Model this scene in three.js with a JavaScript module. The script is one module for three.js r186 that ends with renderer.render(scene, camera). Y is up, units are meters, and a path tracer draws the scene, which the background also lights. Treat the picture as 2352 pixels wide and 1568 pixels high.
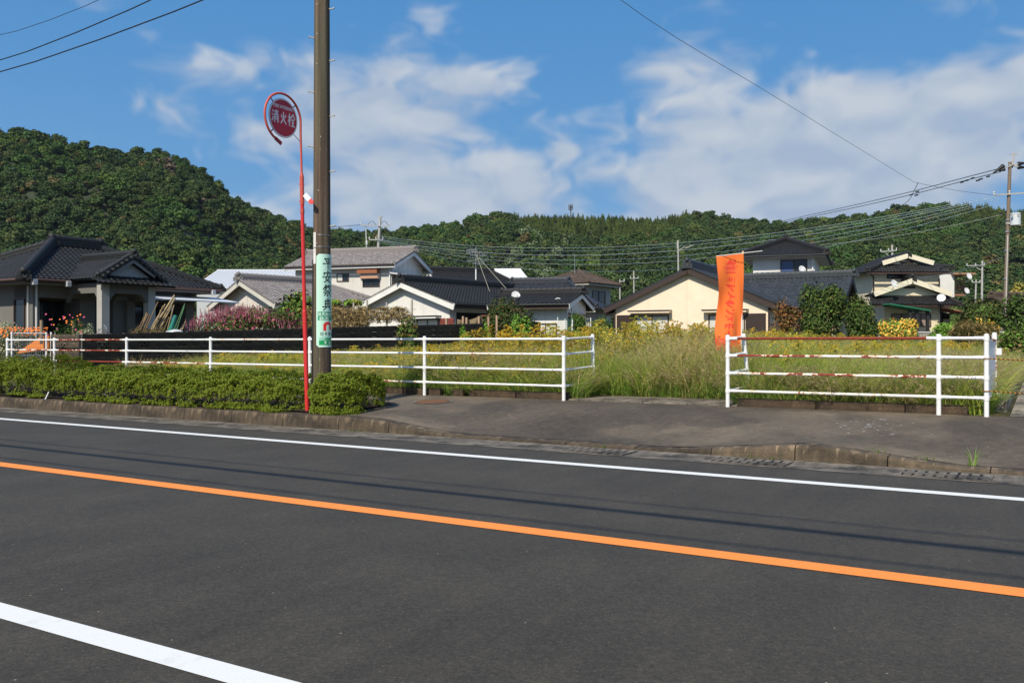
import * as THREE from 'three';
import { mergeGeometries } from 'three/addons/utils/BufferGeometryUtils.js';
import { RoundedBoxGeometry } from 'three/addons/geometries/RoundedBoxGeometry.js';
import { ConvexGeometry } from 'three/addons/geometries/ConvexGeometry.js';

// ---------- camera, sky, sun, exposure ----------
const scene = new THREE.Scene();
const EYE = 1.35, FOCAL = 2050, PX = 1176, PY = 785;           // the lens in units of a 2352 x 1568 picture
const camera = new THREE.PerspectiveCamera(2 * Math.atan(784 / FOCAL) * 180 / Math.PI, 1.5, 0.1, 9000);
camera.position.set(0, EYE, 0);
camera.lookAt(0, EYE + 0.0005 * 10, -10);
const renderer = new THREE.WebGLRenderer({ antialias: true });
renderer.shadowMap.enabled = true;
renderer.toneMapping = THREE.LinearToneMapping;
renderer.toneMappingExposure = 1.04;
const SUN_AZ = 28 * Math.PI / 180, SUN_EL = 44 * Math.PI / 180;
const sun = new THREE.DirectionalLight(new THREE.Color(1.0, 0.92, 0.78), 4.6);
const toSun = new THREE.Vector3(-Math.sin(SUN_AZ) * Math.cos(SUN_EL), Math.sin(SUN_EL), Math.cos(SUN_AZ) * Math.cos(SUN_EL));
sun.position.copy(toSun).multiplyScalar(400);
sun.target.position.set(0, 0, -30);
sun.position.add(sun.target.position);
sun.castShadow = true;
sun.shadow.mapSize.set(4096, 4096);
Object.assign(sun.shadow.camera, { left: -80, right: 80, top: 60, bottom: -60, near: 1, far: 1200 });
scene.add(sun, sun.target);

scene.fog = new THREE.FogExp2(new THREE.Color(0.6, 0.7, 0.82), 0.00004);
// ---------- helpers ----------
function rng(seed) { let a = seed >>> 0; return () => { a = (a + 0x6d2b79f5) | 0; let t = Math.imul(a ^ (a >>> 15), 1 | a); t = (t + Math.imul(t ^ (t >>> 7), 61 | t)) ^ t; return ((t ^ (t >>> 14)) >>> 0) / 4294967296; }; }
const V = (x, y, z) => new THREE.Vector3(x, y, z);
const clamp = (x, a = 0, b = 1) => Math.min(b, Math.max(a, x));
const mix = (a, b, t) => a + (b - a) * t;
const sstep = (a, b, x) => { const t = clamp((x - a) / (b - a)); return t * t * (3 - 2 * t); };
function hash2(x, y, s) { let h = Math.imul(x | 0, 374761393) ^ Math.imul(y | 0, 668265263) ^ Math.imul(s | 0, 974634777); h = Math.imul(h ^ (h >>> 13), 1274126177); return ((h ^ (h >>> 16)) >>> 0) / 4294967296; }
function vnoise(x, y, s = 0, per = 0) {
  const xi = Math.floor(x), yi = Math.floor(y), u = x - xi, v = y - yi, w = u * u * (3 - 2 * u), q = v * v * (3 - 2 * v);
  const m = per ? (k) => ((k % per) + per) % per : (k) => k;
  const a = hash2(m(xi), m(yi), s), b = hash2(m(xi + 1), m(yi), s), c = hash2(m(xi), m(yi + 1), s), d = hash2(m(xi + 1), m(yi + 1), s);
  return mix(mix(a, b, w), mix(c, d, w), q);
}
function fbm(x, y, oct = 4, s = 0, per = 0) { let r = 0, a = 0.5, t = 0; for (let i = 0; i < oct; i++) { r += a * vnoise(x, y, s + i * 17, per); t += a; a *= 0.5; x *= 2; y *= 2; per *= 2; } return r / t; }
// picture point at a depth, and the road's own frame: s runs along the road to the right, d away across it
const at = (px, py, z) => V((px - PX) / FOCAL * z, EYE + (PY - py) / FOCAL * z, -z);
const CT = 0.5146, ST = 0.8574, ROAD_YAW = -Math.atan2(CT, ST);
const R = (s, d, y = 0) => V(s * ST + d * CT, y, s * CT - d * ST);
const toRoad = (x, z) => [x * ST + z * CT, x * CT - z * ST];
const sAt = (px, d) => { const k = (px - PX) / FOCAL, z = d / (ST + CT * k); return k * z * ST - z * CT; };
// heights
const kerbH = (s) => s < -9 ? 0.2 : s < -7 ? mix(0.2, 0.035, sstep(-9, -7, s)) : s < -3.9 ? 0.035 : s < -2.3 ? mix(0.035, 0.19, (s + 3.9) / 1.6) : s < -0.9 ? mix(0.19, 0.05, (s + 2.3) / 1.4) : 0.04;
const walkY = (s, d) => { const full = 0.2 + 0.055 * (d - 10.4), k = kerbH(s); return full - (0.2 - k) * (1 - sstep(0, 2.2, d - 10.5)); };
const fieldY = (s, d) => { let y = 0.35 + 0.02 * (clamp(d, 13.4, 75) - 13.4); if (d > 75) y += (d - 75) * 0.01; if (s < -21.2) y += 0.35 * sstep(-21.2, -21.5, s) * sstep(13.4, 15, d); return y; };
const groundAt = (x, z) => { const [s, d] = toRoad(x, z); return d < 13.5 ? walkY(s, d) : fieldY(s, d); };

const names = {};
function numbered(n) { const k = names[n] = (names[n] ?? -1) + 1; return k ? n + '_' + String(k).padStart(3, '0') : n; }
function shade(o) { o.traverse?.((c) => { if (c.isMesh) { c.castShadow = true; c.receiveShadow = true; } }); return o; }
function thing(name, label, category, pos = [0, 0, 0], yaw = 0, group) {
  const o = new THREE.Group(); o.name = numbered(name); scene.add(o);
  o.position.set(...(pos.isVector3 ? pos.toArray() : pos)); o.rotation.y = yaw;
  o.userData = { label, category }; if (group) o.userData.group = group;
  o.updateMatrixWorld(true);
  return o;
}
function part(name, geos, mat, parent, label) {
  const m = new THREE.Mesh(Array.isArray(geos) ? M(geos) : geos, mat); m.name = name; m.castShadow = m.receiveShadow = true; parent.add(m);
  if (label) m.userData.label = label;
  return m;
}
function one(name, geos, mat, label, category, group) {
  const m = part(numbered(name), geos, mat, scene); m.userData = { label, category }; if (group) m.userData.group = group; return m;
}
function struct(name, geos, mat) { const m = part(name, geos, mat, scene); m.userData = { kind: 'structure' }; return m; }
function M(list) {
  if (list.length === 1) return list[0];
  const color = list.every((g) => g.attributes.color);
  return mergeGeometries(list.map((g) => {
    const h = g.index ? g.toNonIndexed() : g.clone();
    for (const k of Object.keys(h.attributes)) if (!['position', 'normal', 'uv'].includes(k) && !(k === 'color' && color)) h.deleteAttribute(k);
    if (!h.attributes.uv) h.setAttribute('uv', new THREE.BufferAttribute(new Float32Array(h.attributes.position.count * 2), 2));
    h.morphAttributes = {}; return h;
  }), false);
}
// a box given by its limits, uv in metres
function bx(x0, x1, y0, y1, z0, z1) {
  const w = x1 - x0, h = y1 - y0, d = z1 - z0, g = new THREE.BoxGeometry(w, h, d), uv = g.attributes.uv, dims = [[d, h], [d, h], [w, d], [w, d], [w, h], [w, h]];
  for (let i = 0; i < 24; i++) { const [a, b] = dims[i >> 2]; uv.setXY(i, uv.getX(i) * a + x0, uv.getY(i) * b + y0); }
  return g.translate((x0 + x1) / 2, (y0 + y1) / 2, (z0 + z1) / 2);
}
function rbx(x0, x1, y0, y1, z0, z1, r = 0.01) { return new RoundedBoxGeometry(x1 - x0, y1 - y0, z1 - z0, 1, r).translate((x0 + x1) / 2, (y0 + y1) / 2, (z0 + z1) / 2); }
const Yax = V(0, 1, 0);
// leaves: wind each face towards the wished side and let its normal lean that way
function leafGeo(p, nr, c, k = 0.5) {
  const a = V(), b = V(), n = V(), w = V();
  for (let i = 0; i < p.length; i += 9) {
    a.set(p[i + 3] - p[i], p[i + 4] - p[i + 1], p[i + 5] - p[i + 2]); b.set(p[i + 6] - p[i], p[i + 7] - p[i + 1], p[i + 8] - p[i + 2]); n.copy(a).cross(b).normalize(); w.set(nr[i], nr[i + 1], nr[i + 2]);
    if (n.dot(w) < 0) { n.negate(); for (let j = 0; j < 3; j++) { const t = p[i + 3 + j]; p[i + 3 + j] = p[i + 6 + j]; p[i + 6 + j] = t; } }
    n.multiplyScalar(1 - k).addScaledVector(w, k).normalize(); for (let v = 0; v < 3; v++) { nr[i + v * 3] = n.x; nr[i + v * 3 + 1] = n.y; nr[i + v * 3 + 2] = n.z; }
  }
  const g = new THREE.BufferGeometry(); g.setAttribute('position', new THREE.Float32BufferAttribute(p, 3)); g.setAttribute('normal', new THREE.Float32BufferAttribute(nr, 3)); g.setAttribute('color', new THREE.Float32BufferAttribute(c, 3)); return g;
}
function rod(p, q, r, r2 = r, seg = 10, uvLen = 0) {
  const d = q.clone().sub(p), L = d.length(), g = new THREE.CylinderGeometry(r2, r, L, seg, 1);
  if (uvLen) { const uv = g.attributes.uv; for (let i = 0; i < uv.count; i++) uv.setY(i, uv.getY(i) * L / uvLen); }
  return g.applyQuaternion(new THREE.Quaternion().setFromUnitVectors(Yax, d.divideScalar(L))).translate((p.x + q.x) / 2, (p.y + q.y) / 2, (p.z + q.z) / 2);
}
// a beam of rectangular section from p to q; w across, h along 'up'
function beam(p, q, w, h, up = Yax) {
  const x = q.clone().sub(p), L = x.length(); x.divideScalar(L);
  const z = x.clone().cross(up).normalize(), y = z.clone().cross(x);
  return bx(0, L, -h / 2, h / 2, -w / 2, w / 2).applyMatrix4(new THREE.Matrix4().makeBasis(x, y, z).setPosition(p));
}
function hang(p, q, sag, n = 24) { const out = []; for (let i = 0; i <= n; i++) { const t = i / n, v = p.clone().lerp(q, t); v.y -= sag * 4 * t * (1 - t); out.push(v); } return out; }
function cable(pts, r, seg = 6) { return new THREE.TubeGeometry(new THREE.CatmullRomCurve3(pts), pts.length * 2, r, seg); }

// ---------- textures and materials ----------
function texOf(w, h, fn, { rep = [1, 1], srgb = true } = {}) {
  const data = new Uint8Array(w * h * 4), c = [0, 0, 0];
  for (let y = 0, i = 0; y < h; y++) for (let x = 0; x < w; x++, i += 4) { fn(x, y, c); data[i] = clamp(c[0], 0, 255); data[i + 1] = clamp(c[1], 0, 255); data[i + 2] = clamp(c[2], 0, 255); data[i + 3] = 255; }
  const t = new THREE.DataTexture(data, w, h); t.magFilter = THREE.LinearFilter; t.minFilter = THREE.LinearMipmapLinearFilter; t.wrapS = t.wrapT = THREE.RepeatWrapping; t.repeat.set(...rep);
  if (srgb) t.colorSpace = THREE.SRGBColorSpace; t.needsUpdate = true; return t;
}
function canvasTex(w, h, draw) { const c = document.createElement('canvas'); c.width = w; c.height = h; draw(c.getContext('2d'), w, h); const t = new THREE.CanvasTexture(c); t.colorSpace = THREE.SRGBColorSpace; t.magFilter = THREE.LinearFilter; t.anisotropy = 8; return t; }
const std = (color, o = {}) => new THREE.MeshStandardMaterial({ color: Array.isArray(color) ? new THREE.Color().setRGB(...color) : color, roughness: 0.8, ...o });
// grey noise maps (multiply the colour): grain, blotches
const grain = (sz, per, s, lo, hi, fine = 0.5) => texOf(sz, sz, (x, y, c) => {
  const a = fbm(x / sz * per, y / sz * per, 5, s, per), b = hash2(x, y, s + 5); const v = mix(lo, hi, clamp((a - 0.25) * 2 * (1 - fine) + b * fine)); c[0] = c[1] = c[2] = v * 255;
}, { srgb: false });
const bumpFine = grain(512, 64, 3, 0, 1, 0.6), bumpSoft = grain(512, 24, 9, 0, 1, 0.25);
const rep = (t, r, r2 = r) => { const c = t.clone(); c.repeat.set(r, r2); c.needsUpdate = true; return c; };
const asphaltTex = texOf(1536, 1536, (x, y, c) => {
  const f = hash2(x, y, 1), g = hash2(x >> 1, y >> 1, 2), b = fbm(x / 1536 * 12, y / 1536 * 12, 4, 21, 12), k = fbm(x / 1536 * 40, y / 1536 * 5, 3, 31, 5);
  const q2 = hash2(x >> 2, y >> 2, 6), q3 = hash2(x >> 3, y >> 3, 8); let v = 56 + (f - 0.5) * 14 + (g - 0.5) * 12 + (q2 - 0.5) * 9 + (q3 - 0.5) * 5 + (b - 0.5) * 15 + (k - 0.5) * 9;
  if (hash2(x >> 1, y >> 1, 77) > 0.99985) v += 90; else if (g > 0.985) v += 14;
  c[0] = v * 1.075; c[1] = v * 1.0; c[2] = v * 0.85;
}, { rep: [1 / 7, 1 / 7] });
const walkTex = texOf(1536, 1536, (x, y, c) => {
  const f = hash2(x, y, 11), g = hash2(x >> 1, y >> 1, 12), b = fbm(x / 1536 * 8, y / 1536 * 8, 6, 41, 8), p = fbm(x / 1536 * 5, y / 1536 * 5, 4, 51, 5);
  const md = fbm(x / 1536 * 96, y / 1536 * 96, 3, 47, 96); let v = 72 + (md - 0.5) * 22 + (f - 0.5) * 20 + (g - 0.5) * 16 + (b - 0.5) * 40 + sstep(0.48, 0.66, p) * 20;
  if (hash2(x >> 2, y >> 2, 78) > 0.9993) v += 55;
  c[0] = v * 1.1; c[1] = v * 0.985; c[2] = v * 0.83;
}, { rep: [1 / 7, 1 / 7] });
const concreteTex = texOf(1024, 1024, (x, y, c) => {
  const f = hash2(x, y, 13), b = fbm(x / 1024 * 6, y / 1024 * 6, 6, 61, 6), st = fbm(x / 1024 * 60, y / 1024 * 4, 3, 71, 4), m = sstep(0.5, 0.72, fbm(x / 1024 * 16, y / 1024 * 16, 5, 83, 16));
  let v = 128 + (f - 0.5) * 34 + (b - 0.5) * 110 + (st - 0.5) * 40; v -= m * 45;
  c[0] = v * 1.03; c[1] = v * 0.98; c[2] = v * 0.9;
}, { rep: [0.5, 0.5] });
const darkConcreteTex = texOf(1024, 1024, (x, y, c) => {
  const f = hash2(x, y, 14), b = fbm(x / 1024 * 8, y / 1024 * 8, 6, 62, 8), st = fbm(x / 1024 * 90, y / 1024 * 5, 4, 72, 5), l = sstep(0.6, 0.75, fbm(x / 1024 * 30, y / 1024 * 10, 4, 99, 10));
  let v = 74 + (f - 0.5) * 26 + (b - 0.5) * 80 + (st - 0.5) * 14 + l * 36;
  c[0] = v * 1.08; c[1] = v * 0.98; c[2] = v * 0.84;
}, { rep: [0.5, 0.5] });
const wallTex = texOf(512, 512, (x, y, c) => { const b = fbm(x / 512 * 6, y / 512 * 6, 5, 15, 6), st = fbm(x / 512 * 40, y / 512 * 2, 4, 25, 2), f = hash2(x, y, 4); const v = 246 + (b - 0.5) * 20 + (st - 0.5) * 9 + (f - 0.5) * 8; c[0] = v; c[1] = v * 0.995; c[2] = v * 0.98; }, { rep: [0.35, 0.35] });
function rustTex(level, seed, all = 0) {
  return texOf(64, 1024, (x, y, c) => {
    const a = fbm(x / 64 * 2, y / 1024 * 22, 5, seed, 0), b = fbm(x / 64 * 3, y / 1024 * 90, 3, seed + 50), lv = level + all * 0.35;
    const e = a * 0.62 + b * 0.38 + (fbm(2.5, y / 1024 * 5, 2, seed + 9) - 0.5) * 0.45, k = sstep(1 - lv, 1 - lv + 0.03, e), halo = sstep(0.86 - lv, 1 - lv, e) * 0.6;
    const n = hash2(x, y, seed) * 10;
    const W = [234 - n, 233 - n, 226 - n], H = [214, 172, 128], RU = [108 + b * 50 - n, 42 + b * 26 - n, 24 + b * 14];
    for (let i = 0; i < 3; i++) c[i] = mix(mix(W[i], H[i], halo), RU[i], k);
  });
}
const T = {
  asphalt: std(0xffffff, { map: asphaltTex, bumpMap: rep(bumpFine, 1 / 0.9), bumpScale: 0.0015, roughness: 0.85 }),
  walk: std(0xffffff, { map: walkTex, bumpMap: rep(bumpFine, 1 / 0.8), bumpScale: 0.002, roughness: 0.9 }),
  gutter: std([0.62, 0.6, 0.57], { map: concreteTex, roughness: 0.92 }),
  kerb: std([0.75, 0.68, 0.6], { map: darkConcreteTex, bumpMap: rep(bumpSoft, 1 / 0.5), bumpScale: 0.006, roughness: 0.95 }),
  kerbPale: std([1.15, 1.05, 0.92], { map: darkConcreteTex, bumpMap: rep(bumpSoft, 1 / 0.4), bumpScale: 0.008, roughness: 0.95 }),
  slab: std([0.72, 0.68, 0.6], { map: concreteTex, bumpMap: rep(bumpSoft, 1), bumpScale: 0.004, roughness: 0.95 }),
  beam: std([0.62, 0.5, 0.4], { map: darkConcreteTex, roughness: 0.95 }),
  path: std([1.0, 0.97, 0.9], { map: concreteTex, bumpMap: rep(bumpSoft, 1), bumpScale: 0.006, roughness: 0.95 }),
  white: std([0.8, 0.8, 0.78], { roughness: 0.55 }),
  steel: std([0.45, 0.46, 0.48], { roughness: 0.4, metalness: 0.7 }),
  dark: std([0.02, 0.02, 0.022], { roughness: 0.6 }),
  black: std([0.006, 0.006, 0.007], { roughness: 0.8 }),
  brown: std([0.055, 0.032, 0.024], { roughness: 0.6 }),
  wood: std([0.3, 0.22, 0.13], { roughness: 0.85 }),
  glass: std([0.02, 0.024, 0.028], { roughness: 0.06, metalness: 0.0 }),
  curtain: std([0.62, 0.62, 0.56], { roughness: 0.35 }),
  wire: std([0.015, 0.016, 0.018], { roughness: 0.5 }),
  wireBlue: std([0.22, 0.32, 0.42], { roughness: 0.35, metalness: 0.3 }),
  leaf: new THREE.MeshPhysicalMaterial({ color: 0xffffff, vertexColors: true, side: THREE.DoubleSide, roughness: 0.7, specularIntensity: 0.2 }),
  matte: std(0xffffff, { vertexColors: true, side: THREE.DoubleSide, roughness: 0.85 }),
};
const leafy = (o = {}) => new THREE.MeshPhysicalMaterial({ color: 0xffffff, vertexColors: true, side: THREE.DoubleSide, roughness: 0.5, transmission: 0.3, thickness: 0, ...o });
T.thin = leafy({ roughness: 1, transmission: 0.4, specularIntensity: 0.15 });

// ---------- sky ----------
{
  const W = 3072, H = 1536, data = new Float32Array(W * H * 4);
  // cloud masses: bearing from straight ahead, height, half widths (degrees), weight
  const mass = [[-10, 13.5, 11, 4.0, 0.72], [-7, 9.5, 9.5, 4.2, 0.88], [-20, 13.6, 4.5, 1.6, 0.62], [-17, 12.4, 4, 1.4, 0.55], [-4, 16, 3, 1.4, 0.62], [3, 12, 1.6, 0.8, 0.55], [20, 12.5, 10, 3.4, 0.95], [17, 9.5, 9, 3.6, 0.92], [27, 14, 6, 2.4, 0.9], [12, 16.5, 5, 1.8, 0.62], [17, 15.2, 3, 0.9, 0.6],
    [29, 15.8, 2.5, 0.9, 0.6], [10.5, 17.6, 3, 0.9, 0.55], [-27.5, 20.5, 3.5, 1.0, 0.55], [0, 4, 60, 3.2, 0.76], [-8, 11.5, 7.5, 3.2, 0.9], [23, 10.5, 11, 4, 0.98], [50, 12, 14, 4, 0.7], [-60, 10, 15, 4, 0.7], [85, 13, 14, 4, 0.6], [140, 16, 26, 6, 0.6], [-130, 18, 22, 6, 0.55], [180, 9, 70, 5, 0.6]];
  const wrap = (a) => a > 180 ? a - 360 : a < -180 ? a + 360 : a;
  for (let y = 0; y < H; y++) {
    const el = (y / (H - 1) - 0.5) * 180, e = clamp(el, 0, 90);
    // clear air from the horizon up
    const k = Math.pow(clamp(e / 60), 0.62), h = Math.exp(-e / 7);
    const base = [mix(0.125, 0.03, k) + h * 0.21, mix(0.4, 0.135, k) + h * 0.11, mix(0.74, 0.42, k) - h * 0.045];
    for (let x = 0; x < W; x++) {
      const i = (y * W + x) * 4;
      // equirect: u = atan2(z, x) / 2pi + 0.5
      const ang = (x + 0.5) / W * 2 * Math.PI - Math.PI, dx = Math.cos(ang), dz = Math.sin(ang), az = Math.atan2(dx, -dz) * 180 / Math.PI;
      let r = base[0], g = base[1], b = base[2];
      if (el > -1) {
        if (e < 62) {
          let m = mix(0.03, 0.34, sstep(23, 34, e) + sstep(45, 70, Math.abs(az)) * 0.6);
          for (const c of mass) { const a = wrap(az - c[0]) / c[2], q = (e - c[1]) / c[3]; const w = a * a + q * q; if (w < 6) m = Math.max(m, c[4] * Math.exp(-w * 0.75)) + 0.12 * c[4] * Math.exp(-w); }
          const wx = az * 0.2 + (fbm(az * 0.3, e * 0.5, 2, 5) - 0.5) * 0.9, wy = e * 0.36;
          const n = fbm(wx, wy, 5, 100), n2 = fbm(wx * 3.4 + 7, wy * 2.6, 4, 130);
          const den = m * 0.8 + (n - 0.5) * 0.95 + (n2 - 0.5) * 0.42, a = sstep(0.2, 0.66, den) * 0.94 * sstep(62, 45, e);
          const lit = clamp(0.42 + (n - fbm(wx + 0.2, wy + 0.45, 4, 100)) * 2.2 + (n2 - 0.5) * 0.55);
          const cr = mix(0.37, 0.55, lit), cg = mix(0.46, 0.6, lit), cb = mix(0.6, 0.67, lit);
          r = mix(r, cr, a); g = mix(g, cg, a); b = mix(b, cb, a);
        }
        // brighter air round the sun
        const ce = Math.cos(el * Math.PI / 180), dt = dx * ce * toSun.x + Math.sin(el * Math.PI / 180) * toSun.y + dz * ce * toSun.z;
        const glow = 0.5 * Math.pow(clamp(dt), 24) + 0.16 * Math.pow(clamp(dt), 4);
        r += glow; g += glow * 0.97; b += glow * 0.9;
      } else { r = 0.12; g = 0.13; b = 0.12; }
      data[i] = r; data[i + 1] = g; data[i + 2] = b; data[i + 3] = 1;
    }
  }
  const t = new THREE.DataTexture(data, W, H, THREE.RGBAFormat, THREE.FloatType);
  t.mapping = THREE.EquirectangularReflectionMapping; t.magFilter = t.minFilter = THREE.LinearFilter; t.needsUpdate = true;
  scene.background = t; scene.environment = t;
}
// ---------- ground, road, pavement ----------
function gridGeo(ss, ds, yf, uvScale = 1) {
  const n = ss.length, m = ds.length, p = [], uv = [], idx = [];
  for (let j = 0; j < m; j++) for (let i = 0; i < n; i++) { const v = R(ss[i], ds[j], yf(ss[i], ds[j])); p.push(v.x, v.y, v.z); uv.push(ss[i] * uvScale, ds[j] * uvScale); }
  for (let j = 0; j < m - 1; j++) for (let i = 0; i < n - 1; i++) { const a = j * n + i, b = a + 1, c = a + n, d = c + 1; idx.push(a, b, c, b, d, c); }
  const g = new THREE.BufferGeometry(); g.setAttribute('position', new THREE.Float32BufferAttribute(p, 3)); g.setAttribute('uv', new THREE.Float32BufferAttribute(uv, 2)); g.setIndex(idx); g.computeVertexNormals(); return g;
}
const span = (a, b, n) => Array.from({ length: n + 1 }, (_, i) => a + (b - a) * i / n);
{
  const soil = texOf(512, 512, (x, y, c) => { const a = fbm(x / 512 * 20, y / 512 * 20, 5, 7, 20), b = fbm(x / 512 * 5, y / 512 * 5, 3, 8, 5); const v = 60 + (a - 0.5) * 80; c[0] = v * mix(1.15, 0.9, b); c[1] = v * 1.0; c[2] = v * 0.55; }, { rep: [0.25, 0.25] });
  struct('ground', gridGeo([-3000, -600, -120, -60, -40, -30, -25, -21.8, -21.2, -18, -14, -10, -6, -3, -0.4, 3, 8, 30, 100, 500, 3000], [-3000, -300, -40, -9.5, -9.4, 9.5, 13.58, 13.6, 15, 18, 22, 28, 36, 50, 75, 120, 300, 700, 4000],
    (s, d) => d < 13.59 ? (d < -9.45 ? 0.05 : -0.12) : d > 300 ? fieldY(s, 300) : fieldY(s, d)), std(0xffffff, { map: soil, roughness: 1 }));
}
struct('road', gridGeo(span(-300, 100, 160), [-9.4, -6, -3, 0, 2, 4, 6, 8, 9.66], () => 0), T.asphalt);
struct('gutter', gridGeo(span(-200, 60, 130), [9.66, 10.0, 10.34], (s, d) => d > 9.99 && d < 10.01 ? -0.006 : 0.004), T.gutter);
{
  // painted lines, worn a little, each a sheet over the asphalt
  const paint = (col, s) => texOf(256, 1024, (x, y, c) => { const a = fbm(x / 256 * 10, y / 1024 * 40, 4, s, 10), f = hash2(x, y, s); const w = 1 - sstep(0.62, 0.8, a) * 0.045 - f * 0.04; c[0] = col[0] * w; c[1] = col[1] * w; c[2] = col[2] * w; }, { rep: [1, 0.25] });
  const line = (name, d, w, mat, label) => { const m = one(name, gridGeo(span(-250, 80, 110), [d - w / 2, d + w / 2], () => 0.004), mat, label, 'road marking'); return m; };
  const wp = std(0xffffff, { map: paint([231, 232, 228], 5), roughness: 0.7 }), op = std(0xffffff, { map: paint([255, 148, 62], 6), roughness: 0.7 });
  line('edge_line', 2.52, 0.15, wp, 'broad white edge line cutting across the lower left corner of the road');
  line('centre_line', 5.53, 0.19, op, 'orange centre line running the length of the dark asphalt road');
  line('edge_line', 8.8, 0.17, wp, 'thin white edge line along the far side of the road by the gutter');
}
{
  // kerb of separate stones
  const k = thing('kerb', 'stained concrete kerb along the far edge of the road, lowered at the driveway', 'kerb', [0, 0, 0]);
  k.userData = { kind: 'structure' };
  const r = rng(5);
  let s = -40; const pale = [-8.1, -3.2, -2.6];
  while (s < 3.2) {
    let L = s < -9.5 ? 1.18 : 0.98; if (s + L > 3.2) L = 3.2 - s;
    const a = s + 0.006, b = s + L - 0.006, n = 4, pts = [];
    // section swept along s: front foot, front top (battered, rounded), back top, back foot
    const p = [], uv = [], idx = [];
    for (let i = 0; i <= n; i++) {
      const t = mix(a, b, i / n), h = kerbH(t) + (r() - 0.5) * 0.004, bt = 0.35 * h;
      const sec = [[10.34, -0.03], [10.34 + bt * 0.25, h * 0.55], [10.34 + bt * 0.4, h - 0.03], [10.34 + bt * 0.4 + 0.025, h], [10.56, h + 0.006], [10.56, -0.05]];
      let u = 0; for (let j = 0; j < sec.length; j++) { const w = R(t, sec[j][0], Math.max(sec[j][1], -0.05)); p.push(w.x, w.y, w.z); if (j) u += Math.hypot(sec[j][0] - sec[j - 1][0], sec[j][1] - sec[j - 1][1]); uv.push(t, u); }
    }
    for (let i = 0; i < n; i++) for (let j = 0; j < 5; j++) { const q = i * 6 + j; idx.push(q, q + 6, q + 1, q + 1, q + 6, q + 7); }
    for (const [q, f] of [[0, 1], [n * 6, 0]]) for (let j = 1; j < 5; j++) f ? idx.push(q, q + j, q + j + 1) : idx.push(q, q + j + 1, q + j);
    const g = new THREE.BufferGeometry(); g.setAttribute('position', new THREE.Float32BufferAttribute(p, 3)); g.setAttribute('uv', new THREE.Float32BufferAttribute(uv, 2)); g.setIndex(idx);
    const g2 = g.toNonIndexed(); g2.computeVertexNormals();
    part('kerb_stone', g2, pale.some((q) => q > s && q < s + L) || s > -3.3 ? T.kerbPale : T.kerb, k);
    s += L;
  }
}
struct('sidewalk', gridGeo([-200, -60, ...span(-40, -24, 8), ...span(-22, 3, 60), 8, 20, 60], [10.56, 10.8, 11.1, 11.4, 11.7, 12, 12.3, 12.7, 13.1, 13.42], walkY), T.walk);
// planting strip soil
struct('planting_bed', gridGeo(span(-40, -9.5, 40), [10.562, 11, 11.5, 12.0], (s, d) => walkY(Math.min(s, -9), d) + 0.03), std([0.045, 0.03, 0.02], { roughness: 1, bumpMap: rep(bumpSoft, 2), bumpScale: 0.03 }));
{
  // driveway slab between the two fences, made of poured bays
  const s0 = -6.95, s1 = -4.05, dr = thing('driveway', 'x', 'y'); dr.userData = { kind: 'structure' };
  const cuts = [s0, s0 + 1.35, s0 + 2.1, s1];
  for (let i = 0; i < 3; i++) part('slab', gridGeo(span(cuts[i] + 0.008, cuts[i + 1] - 0.008, 3), [13.425, 13.43, 14.6, 14.605], (s, d) => (d < 13.427 || d > 14.602 ? 0.25 : 0.385 + (d - 13.43) * 0.012)), T.slab, dr);
}
{
  // low drain beams behind the fences
  const low = (cuts, label, y0) => {
    const t = thing('drain_beam', label, 'drain beam', R(cuts[0][0], 13.5, 0), ROAD_YAW);
    for (const [a, b] of cuts) { const y = walkY(a, 13.4); part('beam_block', rbx(a - cuts[0][0], b - cuts[0][0], y - 0.15, y + 0.125, -0.09, 0.06, 0.012), T.beam, t); }
  };
  low([[-23.6, -21.1], [-21.09, -18.0], [-17.99, -14], [-13.99, -11.6], [-11.59, -9.62], [-9.35, -9.1], [-8.98, -8.0], [-7.985, -6.97]], 'stained low concrete drain beam under the long left fence');
  low([[-4.05, -2.9], [-2.89, -1.7], [-1.69, -0.92]], 'stained low concrete drain beam under the rusty right fence');
}
{
  // side path on the right and its retaining wall
  struct('side_path', gridGeo(span(-0.42, 6, 8), [13.44, 14, 15, 17, 20, 25, 32, 45, 60], (s, d) => walkY(0, 13.42) + 0.006 + (d - 13.44) * 0.02), T.path);
  const t = thing('retaining_wall', 'low pale concrete retaining wall along the side path at right edge', 'retaining wall', R(-0.55, 14.25, 0), ROAD_YAW);
  let d = 14.25; for (let i = 0; i < 9; i++) { const L = 2.6, y = 0.38 + (d - 13.4) * 0.02; part('wall_section', rbx(-0.09, 0.07, y - 0.3, y + 0.13 + i * 0.005, -(d - 14.25) - L + 0.01, -(d - 14.25), 0.012), T.path, t); d += L; }
}
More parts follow.
